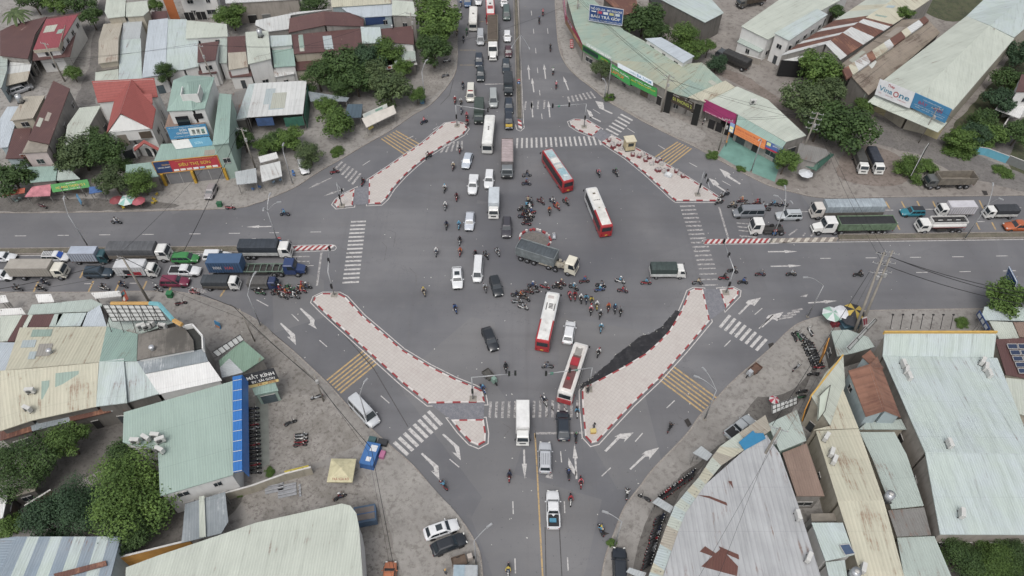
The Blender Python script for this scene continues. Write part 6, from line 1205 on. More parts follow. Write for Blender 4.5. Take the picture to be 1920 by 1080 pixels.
def skeleton(seated):
    J = []; E = []
    def a(p, r, par=None, k=1):
        J.append((p, r, k)); 
        if par is not None: E.append((par, len(J)-1))
        return len(J)-1
    if seated:
        hip = a((-.18, 0, .88), .15); ch = a((-.1, 0, 1.13), .15, hip, .8); sh = a((-.03, 0, 1.36), .13, ch, .8); nk = a((0, 0, 1.46), .06, sh); hd = a((.03, 0, 1.58), .1, nk); a((.03, 0, 1.68), .085, hd)
    else:
        hip = a((0, 0, .95), .14); ch = a((0, 0, 1.18), .14, hip, .75); sh = a((0, 0, 1.4), .13, ch, .7); nk = a((.01, 0, 1.5), .055, sh); hd = a((.03, 0, 1.61), .095, nk); a((.03, 0, 1.7), .08, hd)
    hands = []
    for s in (-1, 1):
        if seated:
            t = a((-.02, s*.2, 1.36), .065, sh); e = a((.14, s*.3, 1.16), .05, t); w = a((.33, s*.29, 1.05), .035, e); h = a((.39, s*.29, 1.05), .045, w); 
            k = a((-.12, s*.13, .84), .1, hip); kn = a((.27, s*.17, .8), .07, k); an = a((.16, s*.17, .38), .045, kn); a((.3, s*.17, .32), .045, an)
            hands.append(((.41, s*.29, 1.05), (1, 0, -.35), s))
        else:
            t = a((0, s*.2, 1.4), .06, sh); e = a((-.02, s*.25, 1.14), .048, t); w = a((.06, s*.26, .92), .034, e); h = a((.07, s*.26, .86), .042, w)
            k = a((0, s*.1, .88), .095, hip); kn = a((.02, s*.11, .5), .065, k); an = a((-.01, s*.11, .1), .045, kn); a((.13, s*.12, .05), .045, an)
            hands.append(((.07, s*.26, .84), (.15, 0, -1), s))
    return J, E, hands
def person_mesh(seated):
    J, E, hands = skeleton(seated); me = human(J, E, seated)
    mb = MB()
    for c, d, s in hands:   # five fingers each
        c = Vector(c); d = Vector(d).normalized(); side = Vector((0, s, 0))
        for i, L in enumerate((.07, .085, .08, .065)):
            b0 = c+side*(.03-.02*i); m_ = b0+d*L*.55; mb.tube(b0, m_, .009, .009, 4); mb.tube(m_, m_+(d+Vector((0, 0, -.6))).normalized()*L*.45, .009, .006, 4)
        mb.tube(c-side*.035, c-side*.06+d*.045, .01, .007, 4)
    hz = 1.58 if seated else 1.61; hx = .03
    mb.tube((hx+.085, 0, hz-.02), (hx+.115, 0, hz-.035), .018, .012, 5)            # nose
    n0 = len(mb.f)
    for s in (-1, 1): mb.sph((hx+.088, s*.035, hz+.01), .013, 0, 6, 4); mb.sph((hx, s*.098, hz-.01), .022, 0, 6, 4, (.6, .5, 1.2))
    mb.box((hx+.09, 0, hz-.066), (.012, .045, .01))
    bm = bmesh.new(); bm.from_mesh(me); nb = len(bm.faces); vs = [bm.verts.new(v) for v in mb.v]
    for f in mb.f:
        try: bm.faces.new([vs[i] for i in f])
        except ValueError: pass
    bm.to_mesh(me); bm.free()
    for m in (HAIR, HAIR, HAIR, HAIR): me.materials.append(m)   # shirt, trousers, skin, shoes
    nkz = 1.46 if seated else 1.49
    for p in me.polygons:
        c = p.center; p.use_smooth = True
        if p.index >= nb: p.material_index = 2
        elif c.z > nkz: p.material_index = 2
        elif seated: p.material_index = 2 if (c.x > .3 and c.z > .95) else (0 if c.z > .97 else (3 if c.z < .37 else 1))
        else: p.material_index = 3 if c.z < .1 else (2 if abs(c.y) > .2 and c.z < .95 else (1 if c.z < .98 else 0))
    return me
PM = {True: person_mesh(True), False: person_mesh(False)}
HELM = {}
def person(label, loc, rz, shirt, pants, helmet=None, seated=True, group=None, back=0.0):
    r = thing('person', label, 'person', loc, rz, group); r.scale = (1.08,)*3 if seated else (1, 1, 1)
    b = bpy.data.objects.new('body', PM[seated]); SC.collection.objects.link(b); b.parent = r
    if back: b.location = (-back, 0, .04)
    for i, m in enumerate((plain(shirt, .85, 0, .1, 6), plain(pants, .85, 0, .1, 6), SKIN, HAIR)): b.material_slots[i].link = 'OBJECT'; b.material_slots[i].material = m
    hz = 1.6 if seated else 1.64; k = (helmet, seated)
    if k not in HELM:
        m = MB(); R = .135 if helmet else .108; secs = []
        for j in range(6):
            t = pi/2*j/5; secs.append([(.02+R*1.1*cos(t)*cos(2*pi*i/10), R*cos(t)*sin(2*pi*i/10), hz+R*sin(t)) for i in range(10)])
        m.loft(secs)
        if helmet: m.box((.16, 0, hz), (.1, .16, .015))
        else: m.box((-.05, 0, hz-.1), (.12, .19, .14), top=1.05)
        me_o = m.build('helmet' if helmet else 'hair', plain(helmet, .3, 0, .05) if helmet else HAIR, r); HELM[k] = me_o
    else: me_o = HELM[k].copy(); SC.collection.objects.link(me_o); me_o.parent = r
    me_o.location = b.location; me_o.name = 'helmet' if helmet else 'hair'
    return r
CN = {'k': ('black', (34, 36, 40)), 'r': ('red', (168, 38, 48)), 'w': ('white', (214, 214, 212)), 'b': ('blue', (50, 86, 150)), 'g': ('grey', (120, 122, 126)), 'n': ('green', (60, 120, 80)), 'y': ('yellow', (206, 180, 66)), 'p': ('pink', (206, 120, 128)), 't': ('light blue', (90, 160, 196)), 'o': ('orange', (206, 112, 60)), 'd': ('navy', (36, 46, 74)), 'e': ('beige', (188, 170, 140)), 'm': ('maroon', (104, 44, 50)), 's': ('silver', (170, 174, 178))}
PN = [(44, 46, 54), (60, 62, 72), (90, 84, 76), (36, 36, 40), (70, 84, 110)]
rb = random.Random(5)
def lab(t):
    w = t.split(); return ' '.join(w[:16])
def bike(x, y, ang, bc, where='', rider=None, group=None, h0=0.0, to=None, lean=0, label=None):
    "rider: 2 letters shirt+helmet; 4 letters with passenger"
    loc, rz = locrot((x, y), to, .8 if rider else .5, ang); loc = (loc[0], loc[1], h0)
    if bc not in BIKE: r, p = make_bike(CN[bc][1]); BIKE[bc] = r
    else: r = dup(BIKE[bc])
    r.name = 'motorbike'; r.scale = (1.08,)*3; r.location = loc; r.rotation_euler = (lean, 0, rz)
    tag(r, label or f"{CN[bc][0]} motorbike {where}", None, group or 'motorbikes and scooters')
    if rider:
        s, h = rider[0], rider[1]
        person(lab(f"{CN[s][0]} topped rider, {CN[h][0]} helmet, {where}"), loc, rz, CN[s][1], rb.choice(PN), CN[h][1], True, 'motorbike riders')
        if len(rider) > 2:
            s, h = rider[2], rider[3]
            person(lab(f"{CN[s][0]} topped pillion passenger, {CN[h][0]} helmet, {where}"), loc, rz, CN[s][1], rb.choice(PN), CN[h][1], True, 'motorbike riders', back=.38)
    return r
B_ = [
 # in the junction, north-west part
 (868, 160, 270, 'k', 'left of the cream ambulance, farthest', 'km'), (853, 187, 270, 'r', 'beside the north-west kerb above the slip', 'rw'), (864, 190, 268, 'k', 'left of the cream ambulance, second', 'wg'), (865, 206, 268, 's', 'under the northern light arm', 'gw'), (875, 217, 268, 'r', 'between island tip and green truck', 'pr'), (876, 229, 268, 'm', 'at the north-west island tip', 'rk'),
 (795, 226, 40, 'd', 'on the north-west slip road above the yellow bars', 'pm'), (803, 291, 225, 'k', 'hugging the red and white kerb of the north-west island', 'mk'), (862, 279, 268, 'r', 'on the faded stripes east of the north-west island', 'gk'), (850, 311, 262, 'm', 'left of the pale blue sedan', 'ew'), (834, 352, 262, 'k', 'west of the white pickup, nearer the island', 'wt'), (856, 368, 270, 'r', 'just left of the white pickup tail', 'mk'), (835, 385, 266, 's', 'west of the small silver box truck', 'ww'),
 (837, 421, 268, 'k', 'second left of the lone silver sedan', 'dk'), (860.5, 421, 268, 't', 'directly left of the lone silver sedan', 'tt'), (862, 450, 268, 's', 'below the lone silver sedan', 'kk'), (818, 471, 268, 'g', 'nearest the west crossing in the middle', 'ww'), (863, 471, 265, 'r', 'above the sunroof sedan', 'or'), (891, 476, 262, 'k', 'first of three above the white van', 'km'), (911, 477, 300, 'k', 'middle one of three above the white van', 'gk'), (932, 471, 300, 's', 'right one of three above the white van', 'sk'),
 (909, 538, 285, 'g', 'between the white van and black suv', 'sg'), (794, 545, 290, 'e', 'alone in the open west half', 'ey'), (853, 577, 290, 'b', 'above the south-west island, alone', 'bd'),
 (680, 340, 80, 'r', 'crossing the grey cobbles of the north-west island', 'kk'), (627, 320, 20, 'r', 'on the zebra of the north-west slip road', 'kg'), (533, 399, 180, 'd', 'on the empty westbound road near the lamp', 'tb'), (217, 414, 0, 'k', 'on the empty westbound road at left', 'wk'),
 # centre cluster
 (988, 326, 10, 'g', 'right of the pink-loaded tipper, upper', 'kk'), (987, 342, 0, 'd', 'right of the pink-loaded tipper, lower', 'mb'),
 (990, 375, 100, 'k', 'top of the column by the oval kerb ring', 'em'), (987, 384, 80, 'n', 'second in the column by the oval ring', 'tk'), (993, 388, 100, 's', 'third in the column by the oval ring', 'ws'), (985, 398, 200, 'k', 'fourth in the column by the oval ring', 'dk'), (990, 410, 10, 'k', 'fifth in the column by the oval ring', 'kk'), (987, 417, 170, 'm', 'last in the column above the oval ring', 'kg'),
 (1014, 376, 320, 'm', 'left in the row of four north of the ring', 'mk'), (1036, 376, 310, 'd', 'second in the row of four north of the ring', 'wk'), (1044, 386, 310, 'r', 'third in the row of four north of the ring', 'or'), (1061, 377, 310, 'k', 'right end of the row of four north of the ring', 'rr'), (1030, 394, 275, 'k', 'in front of the row of four, alone', 'om'),
 (1122, 323, 290, 'k', 'left of two between coach and east island', 'pg'), (1154, 322, 300, 'k', 'right of two between coach and east island', 'kn'),
 (996, 377, 110, 'k', 'right side of the column by the oval ring, top', 'gk'), (996, 396, 190, 'r', 'right side of the column by the oval ring, lower', 'bw'), (979, 391, 170, 'k', 'left side of the column by the oval ring', 'kg'), (994, 405, 20, 'k', 'tucked in the column by the oval ring', 'wk'), (980, 404, 350, 'd', 'left side of the column, lower', 'mk'),
 # south of the tipper
 (991, 545, 350, 'm', 'left of the lone one above the three', 'kk'), (968, 552, 345, 'k', 'outermost left of the white and red coach', 'dk'),
 (999, 534, 350, 'd', 'at the left end of the line under the tipper', 'bw'), (1022, 536, 340, 'r', 'second in the line under the tipper', 'gw'), (1045, 536, 350, 'k', 'third in the line under the tipper, by the coach nose', 'kw'), (1052, 530, 350, 'm', 'above the coach nose', 'me'), (1076, 537, 330, 'k', 'right of the coach nose', 'tw'), (1096, 525, 10, 'm', 'under the cream cab of the tipper', 'br'), (1127, 533, 350, 'k', 'upper of the pair right of the tipper', 'gk'), (1125, 541, 10, 'b', 'lower of the pair right of the tipper', 'tw'), (1163, 525, 340, 'w', 'with white fairing east of the tipper', 'tw'), (1168, 543, 350, 'm', 'with load, east of the tipper', 'rk'), (1212, 528, 0, 'r', 'just left of the small green canopy truck', 'tk'), (1309, 528, 0, 'g', 'on the worn stripes of the east crossing', 'ek'),
 (977, 551, 340, 'k', 'uppermost left of the white and red coach', 'om'), (985, 557, 330, 'k', 'second left of the white and red coach', 'kk'), (970, 563, 0, 's', 'third left of the white and red coach', 'gs'), (981, 574, 340, 'w', 'lowest of four left of the coach', 'sk'), (1001, 543, 180, 'g', 'above the three by the coach', 'gk'),
 (1068, 553, 285, 'r', 'first of the slanting line, next to the coach', 'pr'), (1078, 553, 270, 'r', 'second of the slanting line', 'rk'), (1089, 558, 275, 'k', 'third of the slanting line', 'ww'), (1099, 559, 270, 'd', 'fourth of the slanting line', 'tk'), (1109, 563, 275, 'k', 'fifth of the slanting line', 'yk'), (1119, 571, 270, 'y', 'sixth of the slanting line', 'ww'), (1108, 580, 265, 'k', 'below the slanting line, with pillion', 'pwgr'), (1126, 587, 255, 'k', 'ahead of the slanting line', 'gw'), (1141, 575, 262, 'm', 'left of the trio at the right end', 'or'), (1153, 577, 268, 'k', 'middle of the trio at the right end', 'dt'), (1164, 582, 262, 'k', 'right of the trio at the right end', 'gg'),
 (1127, 613, 262, 't', 'alone above the tar patch', 'tw'), (1123, 659, 250, 'k', 'right of the maroon-roofed coach', 'wr'), (1027, 685, 180, 'g', 'left of the maroon-roofed coach', 'gk'), (948, 687, 275, 'k', 'right of the three wheeled cart', 'kk'), (1020, 750, 300, 'w', 'on the south crossing', 'dw'), (1082, 771, 270, 'w', 'on the south crossing next to the island', 'tk'), (905, 728, 300, 'b', 'at the tip of the south-west island', 'bt'), (1080, 818, 90, 'k', 'right of the black pickup tail', 'kn'),
 # south road
 (1066, 887, 95, 'd', 'on the worn arrow of the south road', 'db'), (1089, 903, 270, 'r', 'right of the worn arrow of the south road', 'pr'), (1070, 935, 268, 'w', 'beside the white pickup with bonnet scoop', 'rr'), (955, 891, 268, 'r', 'in the southbound lane of the south road', 'dd'), (831, 908, 130, 'r', 'at the tip of a turning arrow, south-west slip', 'tk'), (953, 1068, 268, 'w', 'at the bottom edge, southbound', 'yy'), (1127, 992, 110, 'k', 'beside the kerb grate, with a passenger', 'tyke'), (1176, 924, 80, 's', 'next to the south-east kerb', 'wk'), (1257, 800, 60, 'k', 'on the south-east slip road', 'kk'),
 # west stop line crowd
 (487, 547, 350, 'n', 'at the rear of the west scooter crowd', 'kw'), (524, 540, 350, 'r', 'upper left of the west scooter crowd', 'rw'), (517, 548, 0, 'k', 'left of the west scooter crowd', 'mk'), (530, 554, 340, 'k', 'lowest of the west scooter crowd', 'wg'), (541, 538, 330, 'n', 'top of the west scooter crowd', 'ng'), (536, 546, 350, 'r', 'centre of the west scooter crowd', 'ok'), (551, 554, 350, 'g', 'lower right of the west scooter crowd', 'ww'), (553, 546, 0, 'k', 'middle right of the west scooter crowd', 'kn'), (566, 534, 0, 'w', 'front of the west scooter crowd', 'rr'), (565, 542, 340, 'r', 'second front of the west scooter crowd', 'oo'), (574, 536, 0, 'k', 'foremost of the west scooter crowd', 'kw'),
 (31, 539, 350, 'k', 'below the beige lorry rear', 'gk'), (82, 528, 340, 'd', 'right under the beige lorry cab', 'dg'), (75, 539, 350, 'k', 'lower one under the beige lorry cab', 'kg'), (194, 538, 350, 'w', 'below the dark suv', 'kk'), (229, 533, 340, 'k', 'below the red and white truck', 'dk'), (295, 541, 340, 's', 'left of the crimson suv rear', 'kw'), (364, 546, 350, 'p', 'below the crimson suv', 'rw'), (340, 569, 20, 'm', 'with green basket on the south-west pavement', None),
 # east stop line crowd
 (1349, 377, 200, 'k', 'at the sharp tip of the north-east island', 'wk'), (1354, 366, 220, 'k', 'above the tip of the north-east island', 'sk'), (1362, 362, 30, 'k', 'first beyond the tip of the north-east island', 'gk'), (1374, 384, 180, 'k', 'front of the east scooter crowd', 'ek'), (1391, 375, 180, 'm', 'second of the east scooter crowd', 'oe'), (1399, 382, 180, 'k', 'above the dark silver minibus', 'gk'), (1419, 380, 180, 'm', 'behind the minibus roof, with pillion', 'rrkk'), (1430, 385, 180, 'r', 'behind the minibus, second', 'sk'), (1437, 390, 180, 'k', 'behind the minibus, third', 'gs'), (1451, 381, 180, 'k', 'below the lamp heads, left', 'tg'), (1470, 382, 180, 'k', 'below the lamp heads, right', 'gw'),
 (1375, 506, 350, 'k', 'passing the south-east light pole, upper', 'kk'), (1358, 519, 0, 'r', 'passing the south-east light pole, left', 'kk'), (1394, 527, 0, 'k', 'right of the south-east light pole', 'bd'), (1427, 512, 0, 'm', 'first on the eastbound carriageway', 'gg'), (1485, 512, 0, 'k', 'second on the eastbound carriageway', 'sg'), (1611, 513, 0, 'k', 'under the crossing wires on the eastbound carriageway', 'kk'),
 # north road northbound
 (1018, 23, 90, 'r', 'farthest up the northbound carriageway', 'pr'), (1011, 38, 90, 'k', 'second up the northbound carriageway', 'kb'), (1032, 89, 88, 'k', 'in the middle of the northbound carriageway', 'kk'), (1037, 133, 85, 'k', 'with white fairing on the northbound carriageway', 'wn'), (1043, 159, 85, 'm', 'nearest the crossing on the northbound carriageway', 'pw'),
 (864, 7, 270, 'w', 'beside the blue car at the top left kerb', 'bw'), (864.5, 29, 268, 'w', 'beside the short white coach', 'kw'), (857, 60, 268, 'e', 'under the roadside trees', 'ek'), (875, 59, 268, 'n', 'below the short white coach', 'nn'), (869, 73, 268, 'k', 'left of the silver van', 'kk')]
for b in B_:
    x, y, a, c, w_, rd = b; bike(x, y, a, c, w_, rd, h0=PH if 'pavement' in w_ else 0)
def prow(a, b, n, ang, where, group, cols='kkdkrkgkks', h0=PH):
    for i in range(n):
        t = i/max(1, n-1); c = cols[rb.randrange(len(cols))]
        bike(a[0]+(b[0]-a[0])*t, a[1]+(b[1]-a[1])*t, ang+rb.uniform(-7, 7), c, None, None, group, h0, lean=.12, label=f'{CN[c][0]} motorbike parked {where}')
prow((474, 766), (478, 886), 17, 8, 'in the row before the blue fascia building', 'motorbikes parked by the blue fascia')
prow((1232, 938), (1299, 888), 17, 60, 'in the upper row under the curved mint roof edge', 'motorbikes parked in the upper shed row')
prow((1212, 1062), (1238, 968), 18, 30, 'in the lower row under the curved mint roof edge', 'motorbikes parked in the lower shed row')
prow((1514, 646), (1535, 690), 10, 190, 'in the row before the black and orange signboard', 'motorbikes parked by the orange shop')
prow((1500, 628), (1516, 646), 4, 130, 'in the loose cluster behind the umbrella stall', 'motorbikes clustered behind the umbrella stall')
prow((1184, 162), (1168, 157), 3, 300, 'in shadow below the long green banner', 'motorbikes below the green banner')
prow((1250, 180), (1235, 175), 2, 300, 'at the right end below the long green banner', 'motorbikes below the green banner')
for x, y, a, c, w_ in ((545, 793, 30, 'k', 'standing alone in the dirt lot'), (565, 816, 10, 's', 'top of the four standing in the dirt lot'), (565, 822, 5, 'w', 'second of the four standing in the dirt lot'), (565, 829, 10, 'r', 'third of the four standing in the dirt lot'), (563, 835, 10, 'm', 'nearest of the four standing in the dirt lot'),
   (1208, 934, 150, 'k', 'parked on the south-east pavement'), (1498, 632, 110, 'n', 'beside the umbrella stall, left'), (1489, 632, 100, 'k', 'beside the umbrella stall, far left'), (1519, 622, 100, 'w', 'beside the umbrella stall, right'), (1510, 640, 150, 'k', 'behind the signboard row'), (1493, 690, 40, 's', 'alone on the pavement by the signboard'), (1525, 702, 180, 'k', 'behind the black signboard'), (1503, 735, 190, 'k', 'beside the wall under the wires'), (1500, 745, 190, 'n', 'green-trimmed under the wires'), (594, 745, 200, 's', 'leaning by the leaning wire pole'),
   (80, 387, 340, 'm', 'parked on the pavement by the pink awning'), (432, 390, 0, 'r', 'parked at the kerb near the green bin'), (948, 360-360+187-187+0+358-358+1, 0, 'k', ''), (1320, 228, 60, 'w', 'before the magenta shop'), (835, 142, 30, 'g', 'on the pavement below the roadside trees'), (838, 114, 20, 'w', 'by the stall below the roadside trees'), (1147, 184, 20, 'k', 'at the foot of the lamp by the green banner'), (1504, 745, 0, 'k', '')):
    if w_: bike(x, y, a, c, w_, None, h0=PH)
bike(637, 931, 30, 'k', 'at the cream hall corner', 'mw', h0=PH)
# ---------------- street furniture ----------------
GALV = plain((176, 178, 180), .45, .4, .12); CONCP = plain((150, 144, 134), .9, 0, .25, .6); WIRE = plain((32, 32, 34), .7); BLKM = plain((30, 30, 32), .5)
def lamp(label, base, tips, h=10.5, bend=8.3, raised=0, group='street lamps'):
    "tips: picture points of the lamp heads at height h"
    b = G(*base, raised); T = thing('street_lamp', label, 'street lamp', (b.x, b.y, raised), 0, group, world=True)
    part('pole', MB().tube((b.x, b.y, raised), (b.x, b.y, bend), .12, .07, 8), GALV, T); part('base_plate', MB().box((b.x, b.y, raised), (.45, .45, .15)), CONCP, T)
    for t in tips:
        e = G(*t, h); top = Vector((b.x, b.y, bend)); d = e-top; pts = [top]
        for k in range(1, 7): s = k/6; pts.append(Vector((top.x+d.x*s, top.y+d.y*s, top.z+d.z*sin(s*pi/2))))
        part('arm', MB().path(pts, .06), GALV, T); dd = Vector((d.x, d.y, 0)).normalized(); a = atan2(dd.y, dd.x)
        m = MB(); m.box((e.x, e.y, e.z-.06), (.9, .3, .14), a, top=.8); o = part('lamp_head', m, GALV, T); m = MB(); m.box((e.x, e.y, e.z-.09), (.6, .22, .03), a); part('lens', m, LAMP, o)
    return T
lamp('single arm lamp on the west median behind the silver box truck', (166, 463), [(120, 370)], 11, raised=.3)
lamp('double lamp on the west median behind the navy canvas lorry', (524, 448+14), [(506, 364), (523, 379), (494, 392)], 11, 9.2, .3)
lamp('double lamp at the end of the east hatched median', (1446, 452), [(1472, 350), (1455, 367), (1484, 379)], 11, 9.2, .2)
lamp('single arm lamp on the east median near the orange pickup', (1809, 447), [(1862, 345), (1877, 373)], 11, 9, .3)
lamp('leaning lamp on the south-west kerb near the scooter crowd', (489, 611), [(478, 512)], 10.5, raised=PH)
lamp('lamp arching over the silver minibus on the south-west slip', (690, 795), [(686, 713)], 10, raised=PH)
lamp('lamp with arm over the two parked sedans', (893, 1058), [(918, 985)], 9.5, raised=PH)
lamp('lamp at the south-east kerb near the kerb grate', (1152, 1024), [(1135, 960)], 9.5, raised=PH)
lamp('double arm lamp by the yellow hatching of the south-east slip', (1321, 786), [(1320, 692), (1306, 706)], 10, raised=PH)
lamp('lamp at the umbrella stall corner, tall and thin', (1514, 594), [(1511, 520)], 10.5, raised=PH)
lamp('lamp on the north-west kerb below the trees', (797, 193), [(800, 113)], 10, raised=PH)
lamp('lamp beside the white ribbed awning', (549, 345), [(531, 270)], 9.5, raised=PH)
lamp('lamp in front of the green banners', (1139, 178), [(1145, 112)], 9, raised=PH)
lamp('lamp on the turquoise forecourt', (1408, 322), [(1424, 262)], 9, raised=PH)
lamp('double lamp on the north road median', (975, 120+12), [(960, 88), (992, 90)], 10.5, 9.6, .22)
lamp('lamp at the right kerb with bush at its foot', (1133, 186), [(1131, 148)], 5, 4.4, PH, group='street lamps')
def tlight(T, p, a, n=3, h=1.0):
    m = MB(); m.box((p.x, p.y, p.z-h/2), (.3, .32, h), a); o = part('signal_head', m, BLKM, T)
    m = MB()
    for i in range(n): m.tube((p.x+.14*cos(a), p.y+.14*sin(a), p.z-h/2+.18+i*.32), (p.x+.2*cos(a), p.y+.2*sin(a), p.z-h/2+.18+i*.32), .1, n=8)
    part('lens', m, plain((60, 70, 60), .3), o)
def gantry(label, base, corner, tip, hz=6.3, face=0, heads=(.35, .75, 1.0), raised=.16, signs=()):
    b = G(*base, raised); T = thing('traffic_light', label, 'traffic light', (b.x, b.y, raised), 0, 'traffic light gantries', world=True)
    part('pole', MB().tube((b.x, b.y, raised), (b.x, b.y, hz), .13, .1, 8), GALV, T); part('footing', MB().box((b.x, b.y, raised), (1.1, 1.1, .08)), CONCP, T)
    e = G(*tip, hz); c = Vector((b.x, b.y, hz)); part('arm', MB().tube(c, e, .1, .06, 8), GALV, T)
    for s in heads: tlight(T, c.lerp(e, s)+Vector((0, 0, .1)), face)
    tlight(T, Vector((b.x, b.y-.25, 2.8)), face)
    for s, col in signs: p = c.lerp(e, s); m = MB(); m.box((p.x, p.y, p.z-.35), (.5, .06, .5), face+pi/2); part('arrow_sign', m, plain(col, .5), T)
gantry('traffic light arm over the southbound exit, on the south-west island', (887, 748), (883, 705), (968, 700), 6.2, -pi/2, (.84, .98))
gantry('traffic light arm over the maroon-roofed coach, on the south-east island', (1104, 730), (1107, 697), (1022, 701), 6.2, -pi/2, (.02+.0, .48, .98)[1:], signs=((.34, (40, 140, 110)), (.86, (40, 140, 110))))
gantry('traffic light arm on the north-east island tip over the northbound lanes', (1095, 238), (1098, 195), (1035, 199), 6.2, pi/2, (.5, .98), signs=((.8, (40, 140, 110)),))
gantry('traffic light arm on the north-west island tip over the queue', (857, 236), (854, 208), (917, 207), 5.6, pi/2, (.97,))
gantry('traffic light arm from the south-west island over the west lanes', (627, 553), (616, 515), (618, 464), 6.2, pi, (.45, .95))
gantry('traffic light arm from the small south-east island over the east lanes', (1361, 549), (1373, 505), (1357, 452), 6.2, 0, (.5, .98))
gantry('slender double pole traffic light on the north-east island', (1308, 365), (1319, 323), (1331, 353), 6.2, -.4, (.3, .6))
gantry('slender double pole traffic light on the small north-west island', (641, 388-2), (642, 335), (652, 376), 6.2, .4, (.5,))
def post_sign(label, base, cols, h=2.4, raised=.3, name='road_sign'):
    b = G(*base, raised); T = thing(name, label, 'road sign', (b.x, b.y, raised), 0, None, world=True); part('post', MB().tube((b.x, b.y, raised), (b.x, b.y, h+raised), .05), GALV, T)
    for i, c in enumerate(cols): z = raised+h-.15-i*.75; m = MB(); m.tube((b.x, b.y-.07, z), (b.x, b.y-.11, z), .36, n=14); part('sign_disc', m, plain(c, .4, 0, .03), T); m = MB(); m.box((b.x, b.y-.13, z-.07), (.5, .02, .13)) if i == 0 else m.box((b.x, b.y-.13, z-.2), (.13, .02, .4)); part('symbol', m, plain(WC, .4), T)
post_sign('red no-entry and blue keep-right discs on the north median', (972.5, 170), [RD, (50, 110, 180)], 3.0, .22)
post_sign('red and blue discs at the east hatched median end', (1447, 449), [RD, (50, 110, 180)], 2.6, .2)
post_sign('red and blue discs at the west hatched median start', (530, 464), [RD, (50, 110, 180)], 2.6, .3)
# wooden and concrete wire poles
def wpole(label, base, h, tilt=(0, 0), cross=2, r=.2, raised=PH, jnk=True):
    b = G(*base, raised); t = Vector((b.x+tilt[0], b.y+tilt[1], h)); T = thing('utility_pole', label, 'utility pole', (b.x, b.y, raised), 0, None, world=True)
    part('pole', MB().tube(b, t, r, r*.6, 8), CONCP, T); d = (t-b).normalized()
    for i in range(cross):
        p = b.lerp(t, .97-i*.1); m = MB(); m.tube(p+Vector((-1.1, .4, 0)), p+Vector((1.1, -.4, 0)), .06, n=4); part('crossarm', m, GALV, T)
        m = MB(); [m.tube(p+Vector((-1+.66*k, .36-.24*k, .05)), p+Vector((-1+.66*k, .36-.24*k, .35)), .07, .04, 5) for k in range(4)]; m.box((p.x, p.y, p.z-.05), (.1, .1, .1)); part('insulator', m, plain((200, 196, 190), .4), T)
    if jnk: p = b.lerp(t, .72); m = MB(); m.box((p.x+.2, p.y-.25, p.z), (.45, .35, .7)); part('junction_box', m, plain((170, 170, 168), .5), T)
    return [b.lerp(t, .97-.1*i)+Vector((o*.66, -o*.24, .3)) for i in range(max(1, cross)) for o in (-1.5, -.5, .5, 1.5)], b.lerp(t, .7)
def cable(label, pts, sag=1.0, r=.035, n=10, name='overhead_cable', group='overhead cables'):
    mb = MB(); o = pts[0]
    for a, b in zip(pts[:-1], pts[1:]):
        a, b = Vector(a), Vector(b); prev = a
        for k in range(1, n+1): t = k/n; q = a.lerp(b, t)-Vector((0, 0, sag*4*t*(1-t))); mb.tube(prev, q, r, n=4, caps=False); prev = q
    mb2 = mb; c = mb.build(name, WIRE, None, (0, 0, 0)); tag(c, label, 'cable', group); return c
A1, a1 = wpole('concrete pole with white insulators above the maroon square roof', (407, 168), 11, (-1.2, 1.2), 1)
A2, a2 = wpole('concrete pole near the paint shop, left of the white awning', (480, 318), 10, (-.4, .6), 1)
A3, a3 = wpole('pole beside the tall roadside trees', (780, 96), 10, (-.5, .5), 2)
A3b, _ = wpole('taller pole behind the roadside trees', (790, 52), 12, (-.3, 1), 2)
A4, a4 = wpole('pole standing in the yard of the red roofed house', (122, 153), 9, (-1.5, 2), 1, jnk=False)
B1_, b1 = wpole('cluttered concrete pole between banners and black gate', (1240, 210), 9.5, (.2, .2), 2, .24)
B2_, b2 = wpole('pole with many crossarms in front of the right-hand trees', (1498, 300), 12, (.2, .2), 4, .22)
B3_, b3 = wpole('thin pole behind the green banners near the north', (1080, 50), 8, (0, 0), 1)
B4_, b4 = wpole('short grey pole in front of the magenta shop', (1347, 282), 8, (.2, .3), 1, .16)
B5_, b5 = wpole('slim pole before the largest warehouse', (1722, 268), 9, (.2, .2), 1, .13)
C1_, c1 = wpole('huge double concrete pole leaning over the umbrella stall', (1595, 640), 14, (2.6, 7.5), 3, .26)
C1b, _ = wpole('second leg of the leaning pole pair by the umbrella stall', (1606, 632), 14, (2.8, 7.0), 3, .24)
C2_, c2 = wpole('pole rising through the curved grey shed roof', (1413, 888), 12.5, (.4, .5), 1, .24)
D1_, d1 = wpole('leaning concrete pole among the scooters below the red and white truck', (280, 566), 10, (-1.2, 1.4), 1, .24, jnk=False)
D2_, d2 = wpole('wooden pole on the south-west pavement by the mint stall', (478, 640), 7, (-1, 1.4), 0, .13, jnk=False)
D3_, d3 = wpole('pole with hanging cable bundle by the dirt lot', (607, 752), 6.5, (-.4, .8), 0, .15)
def far(x, y, z): return G(x, y, z)
